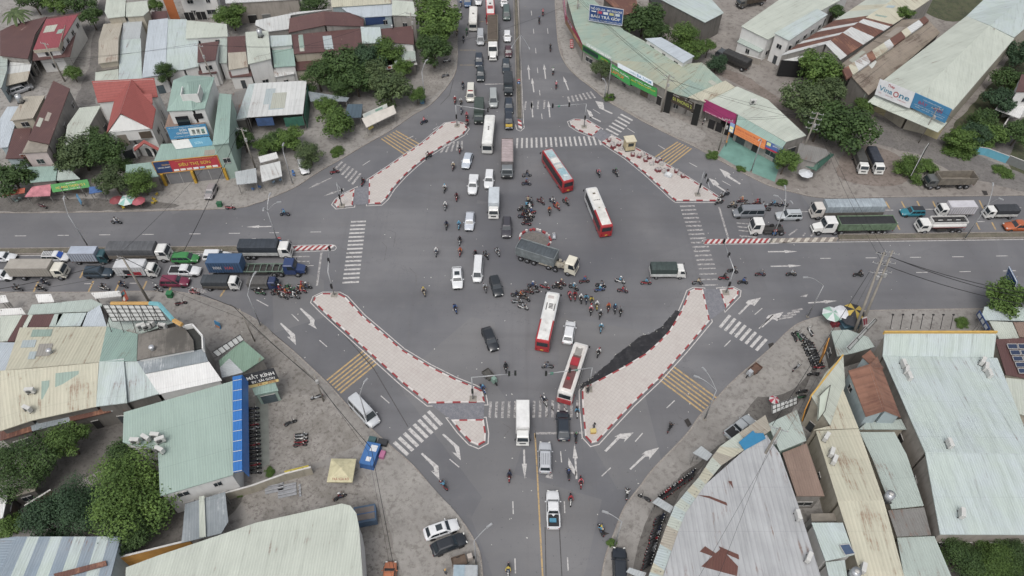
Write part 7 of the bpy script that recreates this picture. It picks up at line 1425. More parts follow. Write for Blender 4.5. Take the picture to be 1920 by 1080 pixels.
cs = [('wires over the mint and blue-grey roofs', [far(-20, 126, 9), A1[0], far(640, 88, 9)]), ('second wire over the mint roofs', [far(-20, 118, 9), A1[2], far(640, 82, 9)]), ('wire running to the tall roadside trees', [far(480, 106, 9), A3[0]]), ('long black cable crossing the west road diagonally', [A2[1], far(345, 470, 8), D1_[1]]), ('thin wire crossing the west road', [A2[0], D1_[0]]),
      ('bundle of wires between the leaning pole pair and right edge, upper', [C1_[0], far(1960, 556, 9)]), ('bundle of wires between the leaning pole pair and right edge, middle', [C1_[1], far(1960, 566, 8)]), ('bundle of wires between the leaning pole pair and right edge, lower', [C1_[5], far(1960, 578, 7.4)]), ('wires across the east road to the pole before the trees', [C1_[2], B2_[1]]), ('second wire across the east road', [C1_[6], B2_[5]]),
      ('black cable bundle over the shop roof toward the leaning pair', [C1_[8], C2_[0]]), ('parallel cable over the shed toward the leaning pair', [C1_[9], C2_[3]]), ('cable over the curved shed to the bottom edge', [C2_[1], far(1340, 1100, 9)]), ('thin cable over the curved shed to the bottom edge', [C2_[2], far(1300, 1100, 9)]),
      ('thick sagging cable along the south-west pavement', [far(-20, 545, 6), D1_[2], D2_[0] if D2_ else d2, d3, far(696, 840, 5), far(745, 1100, 6)]), ('second cable along the south-west pavement', [far(-20, 552, 6), d1, d2, d3+Vector((.2, 0, .3)), far(690, 846, 5.4), far(738, 1100, 6)]),
      ('north-east roof wires, first', [B3_[0], B1_[0], B4_[0], B2_[0]]), ('north-east roof wires, second', [B3_[1], B1_[2], B4_[2], B2_[2]]), ('north-east roof wires, third', [B3_[2], B1_[5], B2_[6]]), ('north-east roof wires, fourth', [far(1100, 5, 8), B1_[6], B2_[9]]), ('wire from the pole before the trees to the slim pole', [B2_[3], B5_[0], far(1960, 300, 9)]), ('wire crossing the north road', [far(858, 78, 8), B3_[3]])]
for l, p in cs: cable('black '+l if not l.split()[0] in ('long', 'thin', 'thick', 'black') else l, p, .6 if len(p) > 2 else 1.0, .05 if 'thick' in l or 'bundle' in l or 'black cable' in l else .022)
PGR = earth((112, 108, 104), (126, 120, 114), (92, 88, 84), .8, 'rubble', .5)
# kerb ring in the middle
rk = random.Random(2)
ring = [(975, 452), (975, 443), (985, 435), (998, 431.5), (1015, 435), (1027, 442), (1032, 452), (1028, 461), (1019, 468), (1008, 470), (998, 468), (985, 462)]
T = thing('kerb_ring', 'broken oval ring of red and white kerb blocks with rubble inside', 'kerb ring', tuple(G(1003, 452)), 0, None, world=True)
P = [G(x, y) for x, y in spline(ring+[ring[0]], 3)]
for i in range(len(P)-1):
    a, b = P[i], P[i+1]
    if (b-a).length < .2 or i % 11 == 7: continue
    a = a+Vector((rk.uniform(-.15, .15), rk.uniform(-.15, .15), 0)); b = b+Vector((rk.uniform(-.15, .15), rk.uniform(-.15, .15), 0))
    d = (b-a).normalized(); n = Vector((-d.y, d.x, 0))*.16; mb = MB(); q = [a+d*.04-n, b-d*.04-n, b-d*.04+n, a+d*.04+n]; mb.hexa(q, [v+Vector((0, 0, .42)) for v in q]); part('kerb_block', mb, m_r if i % 4 < 2 else m_w, T)
m = MB(); P2 = inset([G(x, y, .02) for x, y in ring], .4); m.poly(P2 if orient(P2)[1] is False else orient(P2)[0]); part('rubble_bed', m, PGR, T)
sign('small blue and white board with red edge at the kerb ring', (1016, 459), (1026, 461), 1.2, (1014, 466), (1024, 469), .5, (150, 190, 206), [], [(0, 1, 0, .3, (180, 60, 60))], name='barrier_board', posts=1)
c = G(1039, 450); t = thing('bollard', 'pale knocked-over drum right of the kerb ring', 'drum', (c.x, c.y, 0)); part('drum_body', MB().tube((0, 0, .35), (0, 1.2, .35), .34, n=12), plain((176, 180, 186), .5), t); part('rim', MB().tube((0, 1.2, .35), (0, 1.28, .35), .37, n=12), FRM, t)
# umbrellas, tables, chairs
def umbrella(label, at, col, r=1.4, h=2.4, n=8, c2=None, group=None):
    p = G(at[0], at[1], h); T = thing('parasol', label, 'parasol', (p.x, p.y, PH), 0, group)
    part('pole', MB().tube((0, 0, 0), (0, 0, h), .03), GALV, T); m = MB(); rim = [(r*cos(2*pi*i/n), r*sin(2*pi*i/n), h-.55) for i in range(n)]
    for i in range(n): m.add([(0, 0, h), rim[i], rim[(i+1) % n]], [(0, 1, 2)], i % 2); m.add([(0, 0, h-.04), rim[(i+1) % n], rim[i]], [(0, 1, 2)], i % 2)
    part('canopy', m, [plain(col, .7, 0, .15), plain(c2 or col, .7, 0, .15)], T)
umbrella('red parasol left of the striped one under the round tree', (216, 372), (140, 60, 66), 1.3); umbrella('white and teal striped parasol by the kerb', (236, 372), (206, 214, 212), 1.7, c2=(140, 190, 180)); umbrella('pink-red parasol right of the striped one', (258, 374), (176, 84, 94), 1.3)
umbrella('white parasol beside the green netted stall', (1512, 322), (206, 210, 214), 1.5); umbrella('green-rimmed white round parasol at the corner stall', (1562, 586), (150, 190, 170), 1.7, 3, c2=(214, 220, 220)); umbrella('white square-looking parasol at the corner stall', (1582, 582), (216, 218, 222), 1.5, 3.1); umbrella('yellow and dark parasol at the corner stall', (1603, 581), (200, 170, 70), 1.8, 3.2, c2=(48, 48, 54)); umbrella('dark grey parasol at the corner stall', (1598, 594), (52, 54, 60), 1.8, 2.9); umbrella('lime green and white ball-like parasol near the optician sign', (493, 741), (150, 190, 60), .7, 1.6, c2=(214, 220, 200))
umbrella('red and white parasol on the south-east pavement', (1453, 747), (200, 60, 80), .8, 2, c2=(220, 214, 214))
p = G(640, 880, 2.6); T = thing('market_tent', 'square pale yellow market parasol with red edge writing', 'parasol', (p.x, p.y, PH)); w_ = 1.8; m = MB()
C4 = [(-w_, -w_, 2.2), (w_, -w_, 2.2), (w_, w_, 2.2), (-w_, w_, 2.2)]
for i in range(4): m.add([(0, 0, 3.1), C4[i], C4[(i+1) % 4]], [(0, 1, 2)]); m.add([(C4[i][0], C4[i][1], 2.2), (C4[(i+1) % 4][0], C4[(i+1) % 4][1], 2.2), (C4[(i+1) % 4][0], C4[(i+1) % 4][1], 1.95), (C4[i][0], C4[i][1], 1.95)], [(0, 1, 2, 3)])
part('canopy', m, plain((206, 198, 158), .7, 0, .2), T); part('pole', MB().tube((0, 0, 0), (0, 0, 3.0), .05), GALV, T)
text(T, 'TRÀ SỮA RÔ', Vector((-1.1, -1.6, 2.32)), Vector((2.4, 0, 0)), Vector((0, .4, .18)), (150, 70, 50), .03)
def chair_proto(col):
    T = thing('plastic_chair', '', 'chair'); c = plain(col, .5)
    part('seat', MB().box((0, 0, .42), (.45, .45, .04)), c, T); m = MB(); m.box((-.21, 0, .46), (.04, .42, .4)); part('backrest', m, c, T)
    for x in (-1, 1):
        for y in (-1, 1): part('leg', MB().tube((x*.19, y*.19, .42), (x*.23, y*.22, 0), .025), c, T)
    return T
CHR = {}
def chair(label, at, col, rz=0, group=None):
    p = G(at[0], at[1], .4)
    if col not in CHR: T = CHR[col] = chair_proto(col)
    else: T = dup(CHR[col])
    T.location = (p.x, p.y, PH); T.rotation_euler = (0, 0, rz); tag(T, label, 'chair', group or 'plastic chairs on the pavement'); return T
for i, (x, y) in enumerate(((487, 351), (475, 339+16), (513, 342), (526, 338), (550, 324), (551, 329))): chair('blue plastic chair near the white ribbed awning' if i in (0, 1, 4, 5) else 'pale blue plastic chair near the white ribbed awning', (x, y), (70, 120, 186) if i in (0, 1, 4, 5) else (150, 180, 206), i*1.3)
for i, (x, y) in enumerate(((289, 374), (292, 378), (287, 381), (294, 365), (268, 378), (264, 382), (232, 390), (230, 386))): chair('yellow plastic chair by the round tree' if i < 4 else 'yellow plastic chair by the striped parasol', (x, y), (206, 176, 50), i*.9)
for i, (x, y) in enumerate(((32, 377), (27, 374), (38, 372))): chair('grey-green plastic chair under the orange awning', (x, y), (150, 170, 166), i)
# vendors on islands
def box_thing(name, label, cat, at, d, col, z=None, rz=0, parts=(), top=1.0):
    p = G(at[0], at[1], d[2]/2); T = thing(name, label, cat, (p.x, p.y, z if z is not None else PH), rz); m = MB(); m.box((0, 0, 0), d, top=top); part('body', m, plain(col, .7, 0, .2), T, bevel=.03)
    for nme, c, dd, cc in parts: m = MB(); m.box(c, dd); part(nme, m, plain(cc, .6, 0, .15), T)
    return T
box_thing('guard_booth', 'cream fibreglass traffic booth on the north-east island', 'booth', (1180, 271), (2.0, 1.9, 2.5), (206, 190, 150), .16, .2, (('roof', (0, 0, 2.5), (2.3, 2.2, .14), (214, 204, 176)), ('window', (0, -.96, 1.3), (1.2, .04, .8), (60, 66, 66)), ('base', (0, 0, 0), (2.1, 2.0, .25), (90, 88, 84))))
rj = random.Random(9)
for i, (x, y) in enumerate(((1142, 264), (1147, 271), (1150, 276), (1160, 272), (1164, 280), (1186, 291), (1198, 294), (1205, 291), (1210, 301), (1217, 296), (1222, 308), (1232, 303), (1236, 300), (1240, 308), (1232, 320), (1237, 320), (1245, 322), (1250, 319), (1268, 322), (1274, 327), (1280, 331))):
    red = i % 3 != 1; box_thing('stacked_stools', ('folded red and chrome street seats' if red else 'white and grey crate')+f', {["uppermost", "left", "right", "lowest"][i % 4]} in the clutter {["beside the booth", "below the booth", "in mid-island", "by the yellow hatching", "near the light pole"][min(4, i//4)]}' if False else ('red and chrome folded seats on the north-east island' if red else 'white and grey box on the north-east island'), 'street clutter', (x, y), (.9, .8, .5), (128, 58, 62) if red else (190, 188, 184), .16, rj.uniform(0, 3), (('lid', (0, 0, .5), (.7, .5, .12), (180, 170, 168)), ('frame', (.3, 0, .3), (.1, .9, .4), (150, 150, 150))))['group'] = 'seats and boxes scattered on the north-east island'
box_thing('panel_stand', 'pair of white tilted panels on the north-east island', 'panel', (1253, 329), (1.5, 1.1, .5), (200, 204, 206), .16, -.5, (('panel', (0, 0, .5), (.7, 1.0, .05), (220, 222, 222)),))
def cart(label, at, to, z0, cargo_c, cab_c, person_l=None):
    loc, rz = locrot(at, to, .6); T = thing('cargo_tricycle', label, 'cargo tricycle', (loc[0], loc[1], z0), rz)
    m = MB(); m.box((-.6, 0, .5), (1.9, 1.3, .06)); [m.box((-.6, s*.65, .5), (1.9, .05, .4)) for s in (-1, 1)]; m.box((-1.55, 0, .5), (.05, 1.3, .4)); m.box((.35, 0, .5), (.05, 1.3, .4)); part('cargo_tray', m, plain(cargo_c, .8, 0, .3), T)
    part('cab', MB().box((.9, 0, .5), (.8, .8, .9), top=.8), plain(cab_c, .5), T)
    for y in (-.6, .6): wheel(T, -.6, y, .33, .15)
    wheel(T, 1.45, .01, .3, .12); part('fork', MB().tube((1.45, 0, .35), (1.1, 0, 1.1), .05), DARK, T)
cart('three wheeled cart with teal box crossing near the southern light arm', (911, 697), (929, 717), 0, (90, 88, 84), (130, 160, 146)); cart('three wheeled cart with rusty tray on the south-east slip kerb', (1423, 686), (1400, 706), PH, (112, 84, 70), (176, 180, 184)); cart('three wheeled cart with brown tray at the bottom lamp', (848, 1057), (890, 1044), PH, (110, 92, 78), (180, 170, 160))
person('street vendor in grey beside a yellow tray on the south-east island', (*G(1114, 799, .9)[:2], .16), 2, (110, 110, 112), (60, 60, 66), None, False)
box_thing('vendor_tray', 'yellow and orange vendor tray on the south-east island', 'vendor tray', (1112, 810), (.8, .6, .5), (206, 160, 80), .16, .1, (('top', (0, 0, .5), (.9, .7, .06), (214, 190, 110)), ('foot', (0, 0, 0), (.5, .4, .1), (180, 80, 60))))
person('person in dark clothes standing by the south-east island corner pole', (*G(1102, 733, .9)[:2], .16), 1, (60, 60, 64), (50, 50, 54), None, False)
person('person with light cap by the bottom brown cart', (*G(835, 1073, .9)[:2], PH), 1, (90, 92, 96), (60, 60, 64), (206, 160, 90), False)
box_thing('tarp_stall', 'blue tarpaulin stall with clutter at the south-west kerb', 'stall', (695, 855), (2.2, 3.8, 1.2), (50, 96, 160), PH, -.2, (('tarp_top', (0, 0, 1.2), (2.1, 3.6, .08), (56, 110, 176)), ('white_patch', (.3, .9, 1.29), (1.0, 1.0, .04), (214, 216, 220)), ('white_patch', (.1, -.9, 1.29), (.7, .7, .04), (214, 216, 220)), ('pink_bag', (1.6, .6, 0), (.7, 1.1, .7), (190, 110, 150)), ('crate', (-.6, 2.5, 0), (1.1, .9, .9), (60, 96, 100)), ('crate', (1.0, 2.5, 0), (1.4, .9, .8), (52, 54, 58))), top=.85)
for i in range(3): box_thing('barrier_rack', f'galvanised barrier rack stored by the low wall, {["left", "middle", "right"][i]} one', 'barrier', (515+i*24, 912+(8 if i else 0)), (2.6 if i < 2 else .3, 2.0, .12), (150, 152, 156), PH, .25, (('bar', (0, .6, .12), (2.6 if i < 2 else .3, .1, .3), (170, 172, 176)), ('bar', (0, 0, .12), (2.6 if i < 2 else .3, .1, .3), (170, 172, 176)), ('bar', (0, -.6, .12), (2.6 if i < 2 else .3, .1, .3), (170, 172, 176))))
box_thing('market_cage', 'blue steel cage frame beside the rounded hall', 'cage', (686, 968), (3.0, 2.4, 1.6), (76, 100, 126), PH, .2, (('frame', (0, 0, 1.6), (3.1, .12, .1), (60, 100, 150)), ('tray', (0, 0, 1.62), (2.6, 1.8, .05), (120, 110, 104))))
box_thing('steel_box', 'pair of pale steel boxes at the bottom edge beside the lamp', 'box', (873, 1076), (3.2, 1.8, 1.4), (170, 178, 184), PH, 0, (('lid', (-.8, 0, 1.4), (1.4, 1.7, .06), (150, 170, 182)), ('lid', (.8, 0, 1.4), (1.4, 1.7, .06), (170, 176, 180))))
box_thing('trash_bin', 'green bin on the pavement left of the red motorbike', 'bin', (412, 384), (.9, .7, .9), (50, 116, 76), PH, 0, (('lid', (0, 0, .9), (1, .8, .06), (44, 104, 70)),)); box_thing('basket', 'green basket on the south-west pavement', 'basket', (319, 553), (.9, .9, 1.0), (40, 120, 70), PH, 0, (('rim', (0, 0, 1), (1, 1, .05), (50, 130, 80)),))
box_thing('water_box', 'blue box at the foot of the north-west lamp', 'box', (792, 190), (.9, .8, 1.2), (80, 120, 150), PH, 0, (('lid', (0, 0, 1.2), (1, .9, .05), (90, 130, 160)),))
box_thing('stall_table', 'teal stall table with red box under the corner parasols', 'stall', (1592, 607), (3.4, 2.2, 1.0), (70, 104, 120), PH, .2, (('box', (-2.4, .4, 0), (1.2, .9, .8), (150, 50, 60)), ('frame', (0, 0, 1), (3.5, 2.3, .05), (90, 130, 150))))
# fences and walls
def wallrun(label, pts, h, mat_, name='wall', th=.18, cat='wall'):
    P = [G(x, y, PH) for x, y in pts]; c = P[0]; T = thing(name, label, cat, tuple(c), 0, None, world=True)
    for a, b in zip(P[:-1], P[1:]):
        d = (b-a).normalized(); n = Vector((-d.y, d.x, 0))*th/2; mb = MB(); q = [a-n, b-n, b+n, a+n]; mb.hexa(q, [v+Vector((0, 0, h)) for v in q]); part('wall_panel', mb, mat_, T)
        mb = MB(); q = [a-n*1.4, b-n*1.4, b+n*1.4, a+n*1.4]; mb.hexa([v+Vector((0, 0, h+.002)) for v in q], [v+Vector((0, 0, h+.08)) for v in q]); part('coping', mb, WPOST, T)
wallrun('low whitish wall along the lower side of the dirt lot', [(430, 936), (480, 922), (540, 900), (588, 888)], 2.0, WL['c']); wallrun('weathered grey wall beside the long maroon roof', [(150, 212), (112, 300)], 3.2, WL['d'])
wallrun('yellow painted wall between canopy yard and bottom roofs', [(240, 1062), (370, 1030)], 3.2, plain((196, 140, 60), .8, 0, .2)); wallrun('pale yard wall below the canopy', [(315, 943), (440, 905)], 2.4, WL['w']); wallrun('brick red wall behind the trees at lower left', [(60, 960), (108, 930)], 2.0, plain((112, 84, 72), .9, 0, .3))
wallrun('turquoise gate fence near the right edge', [(1812, 286), (1845, 291), (1885, 306)], 1.8, plain((100, 176, 200), .5, 0, .1), 'gate', .1, 'fence'); wallrun('grey slatted fence right of the turquoise gate', [(1885, 306), (1925, 322)], 2.0, plain((120, 124, 122), .7), 'fence', .1, 'fence')
wallrun('concrete yard wall before the L-shaped house', [(1382, 110), (1424, 122)], 1.6, WL['t']); wallrun('boundary wall beside the white house at the right edge', [(1865, 262), (1905, 200)], 1.6, WL['t'])
# open lattice billboard over the mint roof and other lattices
def lattice(label, q, hs, nx, ny, stay=None, name='billboard', back=(196, 198, 196)):
    P = px3(q, hs); T = thing(name, label, 'billboard', tuple(P[0]), 0, None, world=True); L = lambda u, v: P[0].lerp(P[1], u).lerp(P[3].lerp(P[2], u), v)
    n = (P[1]-P[0]).cross(P[3]-P[0]).normalized()
    if n.z < 0: n = -n
    mb = MB(); mb.hexa(P, [p-n*.06 for p in P]); part('panel', mb, plain(back, .6, 0, .12, .7), T); mb = MB()
    for i in range(nx+1): mb.tube(L(i/nx, 0)+n*.12, L(i/nx, 1)+n*.12, .05, n=4)
    for j in range(ny+1): mb.tube(L(0, j/ny)+n*.12, L(1, j/ny)+n*.12, .05, n=4)
    part('lattice', mb, CHAS, T)
    if stay:
        for i in range(0, nx+1, 2): a = L(i/nx, .1)+n*.1; b = G(q[3][0]+(q[2][0]-q[3][0])*i/nx, stay[0], stay[1]); part('strut', MB().tube(a, b, .05, n=4), CHAS, T)
    return T
t = lattice('big billboard seen from behind, black lattice and orange-teal top trim', [(192, 571), (297, 572), (313, 600), (211, 602)], [9, 9, 6.6, 6.6], 9, 4, (628, 5.2))
m = MB(); m.path([G(x, y, 9.1) for x, y in ((208, 569), (280, 569))], .3); part('orange_trim', m, plain((206, 160, 90), .6), t); m = MB(); m.path([G(x, y, 9.1) for x, y in ((280, 569), (298, 570), (325, 600))], .35); part('teal_trim', m, plain((110, 176, 186), .6), t); m = MB(); m.path([G(x, y, 9.0) for x, y in ((325, 600), (341, 609))], .35); part('orange_trim', m, plain((206, 160, 90), .6), t)
lattice('white lattice board seen from behind beside the mint wing', [(1447, 760), (1494, 744), (1494, 757), (1448, 776)], [6.4, 6.4, 5.4, 5.4], 6, 2); lattice('slanted white lattice board above the green stall', [(398, 660), (450, 627), (457, 637), (408, 669)], [5, 5, 4.2, 4.2], 6, 1)
lattice('long thin white signboard seen edge-on by the pole pair', [(1588, 651), (1640, 597), (1643, 600), (1592, 656)], [7.5, 7.5, 6.6, 6.6], 3, 1); lattice('tall thin white signboard seen edge-on near the bush', [(1735, 278), (1742, 268), (1712, 322), (1708, 330)], [6.5, 6.5, 2, 2], 2, 1); lattice('parapet frame along the slanted mint shop facade', [(1536, 742), (1556, 722), (1546, 770), (1532, 790)], [7.3, 7.3, 6, 6], 1, 1, back=(196, 206, 190))
for i in range(7): b = G(1669+i*18.8, 617, 8.8); t = thing('spotlight', 'black stalk spotlight on the yellow edge of the wide hall', 'spotlight', tuple(b), 0, 'spotlights on the wide hall', world=True); part('stalk', MB().tube(b, b+Vector((0, 1.2, 2.0)), .05, n=5), BLKM, t); part('lamp', MB().box((b.x, b.y+1.2, b.z+2.0), (.3, .2, .15)), BLKM, t)
# roof-top equipment
def acu(label, at, h, rz=0, group='air conditioner units on roofs', s=1.0):
    p = G(at[0], at[1], h+.5)
    if 'ac' not in CHR:
        T = thing('air_conditioner', '', 'air conditioner'); m = MB(); m.box((0, 0, .15), (.95, .4, .8)); part('casing', m, plain((206, 206, 202), .5, 0, .1), T, bevel=.02); part('fan_grille', MB().tube((-.1, -.2, .55), (-.1, -.23, .55), .28, n=12), plain((90, 92, 92), .6), T); m = MB(); m.box((-.35, 0, 0), (.08, .5, .15)); part('bracket', m, CHAS, T); m = MB(); m.box((.35, 0, 0), (.08, .5, .15)); part('bracket', m, CHAS, T); CHR["ac"] = T
    else: T = dup(CHR["ac"])
    T.location = (p.x, p.y, h); T.rotation_euler = (0, 0, rz); T.scale = (1.35*s, 1.35*s, 1.2*s); tag(T, label, 'air conditioner', group); return T
for (x, y, h, l) in ((1694, 683, 5.6, 'left row on the wide hall, top'), (1699, 694, 5.6, 'left row on the wide hall, middle'), (1704, 706, 5.6, 'left row on the wide hall, bottom'), (1842, 678, 5.6, 'right row on the wide hall, top'), (1848, 689, 5.6, 'right row on the wide hall, middle'), (1854, 701, 5.6, 'right row on the wide hall, bottom'), (1780, 832, 6.7, 'alone near the ridge of the wide hall'), (1803, 963, 6, 'small, on the lower slope of the wide hall'), (1549, 820, 5.3, 'top on the cream long roof'), (1559, 849, 5.6, 'middle on the cream long roof'), (1564, 863, 5.7, 'lower middle on the cream long roof'), (1618, 1066, 5.2, 'bottom on the cream long roof'), (1496, 967, 6.1, 'upper on the grey shed'), (1516, 1046, 6.1, 'lower on the grey shed'), (265, 612, 5.2, 'left under the lattice billboard'), (275, 613, 5.2, 'middle under the lattice billboard'), (284, 606, 5.2, 'rear under the lattice billboard'), (305, 612, 5.2, 'right under the lattice billboard'), (254, 827, 6.5, 'first on the teal hall corner'), (274, 822, 6.5, 'second on the teal hall corner'), (292, 817, 6.5, 'third on the teal hall corner'), (301, 825, 6.5, 'fourth on the teal hall corner'), (300, 844, 6.5, 'fifth on the teal hall corner'), (57, 733, 6.2, 'grey, on the cream hall'), (52, 767, 5.8, 'white, on the cream hall'), (1412, 191, 5.0, 'on the pale mint roof behind the magenta sign')):
    acu('air conditioner, '+l, (x, y), h, rj.uniform(-.5, .5)+(1.3 if x > 1480 else 0))
def vent(label, at, h, r=.45): p = G(at[0], at[1], h+.4); T = thing('roof_vent', label, 'roof vent', (p.x, p.y, h)); part('neck', MB().tube((0, 0, 0), (0, 0, .5), r*.7, n=10), GALV, T); m = MB(); m.sph((0, 0, .7), r, 0, 12, 6, (1, 1, .7)); part('turbine', m, plain((206, 208, 212), .3, .5), T)
vent('turbine vent on the cream corrugated hall', (93, 659), 6.4); vent('turbine vent on the stained concrete roof', (285, 653), 8); vent('turbine vent on the long maroon roof at top', (735, 50), 6.1, .3)
def tank(label, at, h): p = G(at[0], at[1], h+1); T = thing('water_tank', label, 'water tank', (p.x, p.y, h)); part('tank_body', MB().tube((0, 0, .3), (0, 0, 1.9), .6, n=14), plain((186, 190, 194), .3, .6), T); part('cap', MB().tube((0, 0, 1.9), (0, 0, 2.05), .3, n=10), FRM, T); part('stand', MB().box((0, 0, 0), (1.1, 1.1, .3)), CHAS, T)
tank('steel water tank between the cream roof and the low valley', (1666, 932), 4.8); tank('white water tank at the bottom near the skylight room', (1602, 1076), 5); tank('water tank on the small house at top left centre', (487, 62), 7.2); tank('white tank beside the silver strip roof', (36, 185), 6.2)
for j in range(5):
    for i in range(3 if j else 2): q = [(1888+i*20+j*5, 645+j*11.5), (1906+i*20+j*5, 645+j*11.5), (1909+i*20+j*5, 654+j*11.5), (1891+i*20+j*5, 654+j*11.5)]; P = px3(q, 5.25); T = thing('solar_panel', 'dark solar panel on the maroon roof', 'solar panel', tuple(P[0]), 0, 'solar panels on the maroon roof', world=True); roofpart(T, P, plain((48, 62, 90), .2), .05, 'cells'); mb = MB(); [mb.tube(P[k]+Vector((0, 0, .02)), P[(k+1) % 4]+Vector((0, 0, .02)), .05, n=4) for k in range(4)]; part('frame', mb, FRM, T)
q = px3([(1574, 1022), (1592, 1020), (1603, 1038), (1585, 1041)], 6.2); T = thing('solar_panel', 'blue skylight panel on the mint roof near the bottom', 'solar panel', tuple(q[0]), 0, None, world=True); roofpart(T, q, plain((70, 90, 120), .2), .05, 'cells'); mb = MB(); [mb.tube(q[k]+Vector((0, 0, .02)), q[(k+1) % 4]+Vector((0, 0, .02)), .05, n=4) for k in range(4)]; part('frame', mb, FRM, T)
# drains
for q in ([(799, 942), (817, 938), (821, 948), (806, 954)], [(1440, 645), (1450, 642), (1452, 650), (1443, 654)], [(1283, 788), (1290, 784), (1297, 796), (1290, 801)], [(1122, 990), (1135, 998), (1143, 1000), (1128, 1006)], [(1840, 357), (1850, 358), (1853, 366), (1845, 366)]): sheet('drain_grate', q, PH+.01 if q[0][0] != 1440 else .01, plain((58, 54, 52), .9, 0, .5, 3))
# ---------------- trees, bushes, palms ----------------
BARK = plain((92, 82, 70), .9, 0, .3)
LM = [leafm((38, 62, 32), (86, 114, 56)), leafm((50, 78, 32), (108, 138, 60)), leafm((52, 72, 44), (102, 120, 72)), leafm((34, 58, 40), (70, 98, 64))]
def crown_mesh(seed, n=3600, leaf=.125, squash=.78, ragged=.32):
    r = random.Random(seed); mb = MB(); lobes = []
    for i in range(24):
        t = r.uniform(0, 2*pi); ph = r.uniform(-.8, 1.3); d = r.uniform(.45, .84); lobes.append((cos(t)*cos(ph)*d, sin(t)*cos(ph)*d, sin(ph)*d*squash, r.uniform(.2, .4)))
    lobes += [(0, 0, .05, .55), (0, 0, .3, .4)]
    tot = sum(l[3]**2 for l in lobes)
    for l in lobes:
        for _ in range(int(n*l[3]**2/tot)):
            v = Vector((r.gauss(0, 1), r.gauss(0, 1), r.gauss(0, 1))).normalized(); rr = l[3]*(r.random()**.35)*(1+ragged*r.uniform(-.5, .5)); p = Vector(l[:3])+Vector((v.x*rr, v.y*rr, v.z*rr*.8))
            nrm = (v+Vector((0, 0, .7))+Vector((r.uniform(-.6, .6), r.uniform(-.6, .6), r.uniform(-.4, .4)))).normalized(); a = nrm.orthogonal().normalized(); a.rotate(Matrix.Rotation(r.uniform(0, 6.28), 3, nrm)); b = nrm.cross(a); s = leaf*r.uniform(.5, 1.15)
            mb.add([p-a*s*.55, p-b*s*.35+nrm*s*.1, p+a*s*.6, p+b*s*.4+nrm*s*.12], [(0, 1, 2, 3)])
    me = bpy.data.meshes.new('crown'); me.from_pydata(mb.v, [], mb.f); return me
CM = [crown_mesh(i, *p) for i, p in enumerate([(3800, .12), (3800, .11, .85), (3200, .125, .7, .5), (6000, .08, .85), (13000, .05, .75, .4)])]
def trunk_mesh(seed):
    r = random.Random(seed); mb = MB(); mb.tube((0, 0, 0), (.02, .02, .55), .055, .04, 8)
    for i in range(6):
        a = i*1.05+r.uniform(-.3, .3); k = Vector((.3*cos(a), .3*sin(a), .8+r.uniform(-.05, .15))); mb.tube((.02, .02, .5), k, .03, .016, 6); mb.tube(k, k+Vector((.25*cos(a+.4), .25*sin(a+.4), .2)), .016, .006, 5); mb.tube(k, k+Vector((.2*cos(a-.5), .2*sin(a-.5), .22)), .014, .005, 5)
    me = bpy.data.meshes.new('trunk'); me.from_pydata(mb.v, [], mb.f); me.materials.append(BARK); return me
TM = [trunk_mesh(1), trunk_mesh(2)]; rt = random.Random(12)
def tree(label, at, rpx, lm=0, cm=0, h=None, group='trees', name='tree', cat='tree', flat=.8, zc=None):
    "crown centre and radius measured on the picture"
    zc = (zc if zc is not None else 4.5)*.85; p = G(at[0], at[1], zc); R_ = (G(at[0]+rpx, at[1], zc)-p).length
    T = thing(name, label, cat, (p.x, p.y, PH), rt.uniform(0, 6.28), group)
    bush = name in ('bush', 'shrub')
    c = bpy.data.objects.new('crown' if not bush else 'foliage', CM[cm].copy()); c.data.materials.append(LM[lm]); SC.collection.objects.link(c); c.parent = T; c.location = (0, 0, zc-PH); c.scale = (R_*1.26, R_*1.26, R_*flat*1.3)
    t = bpy.data.objects.new('trunk' if not bush else 'stems', TM[rt.randrange(2)]); SC.collection.objects.link(t); t.parent = T; H = zc*.92; t.scale = (min(H*1.2, R_*1.3),)*2+(H,)
    return T
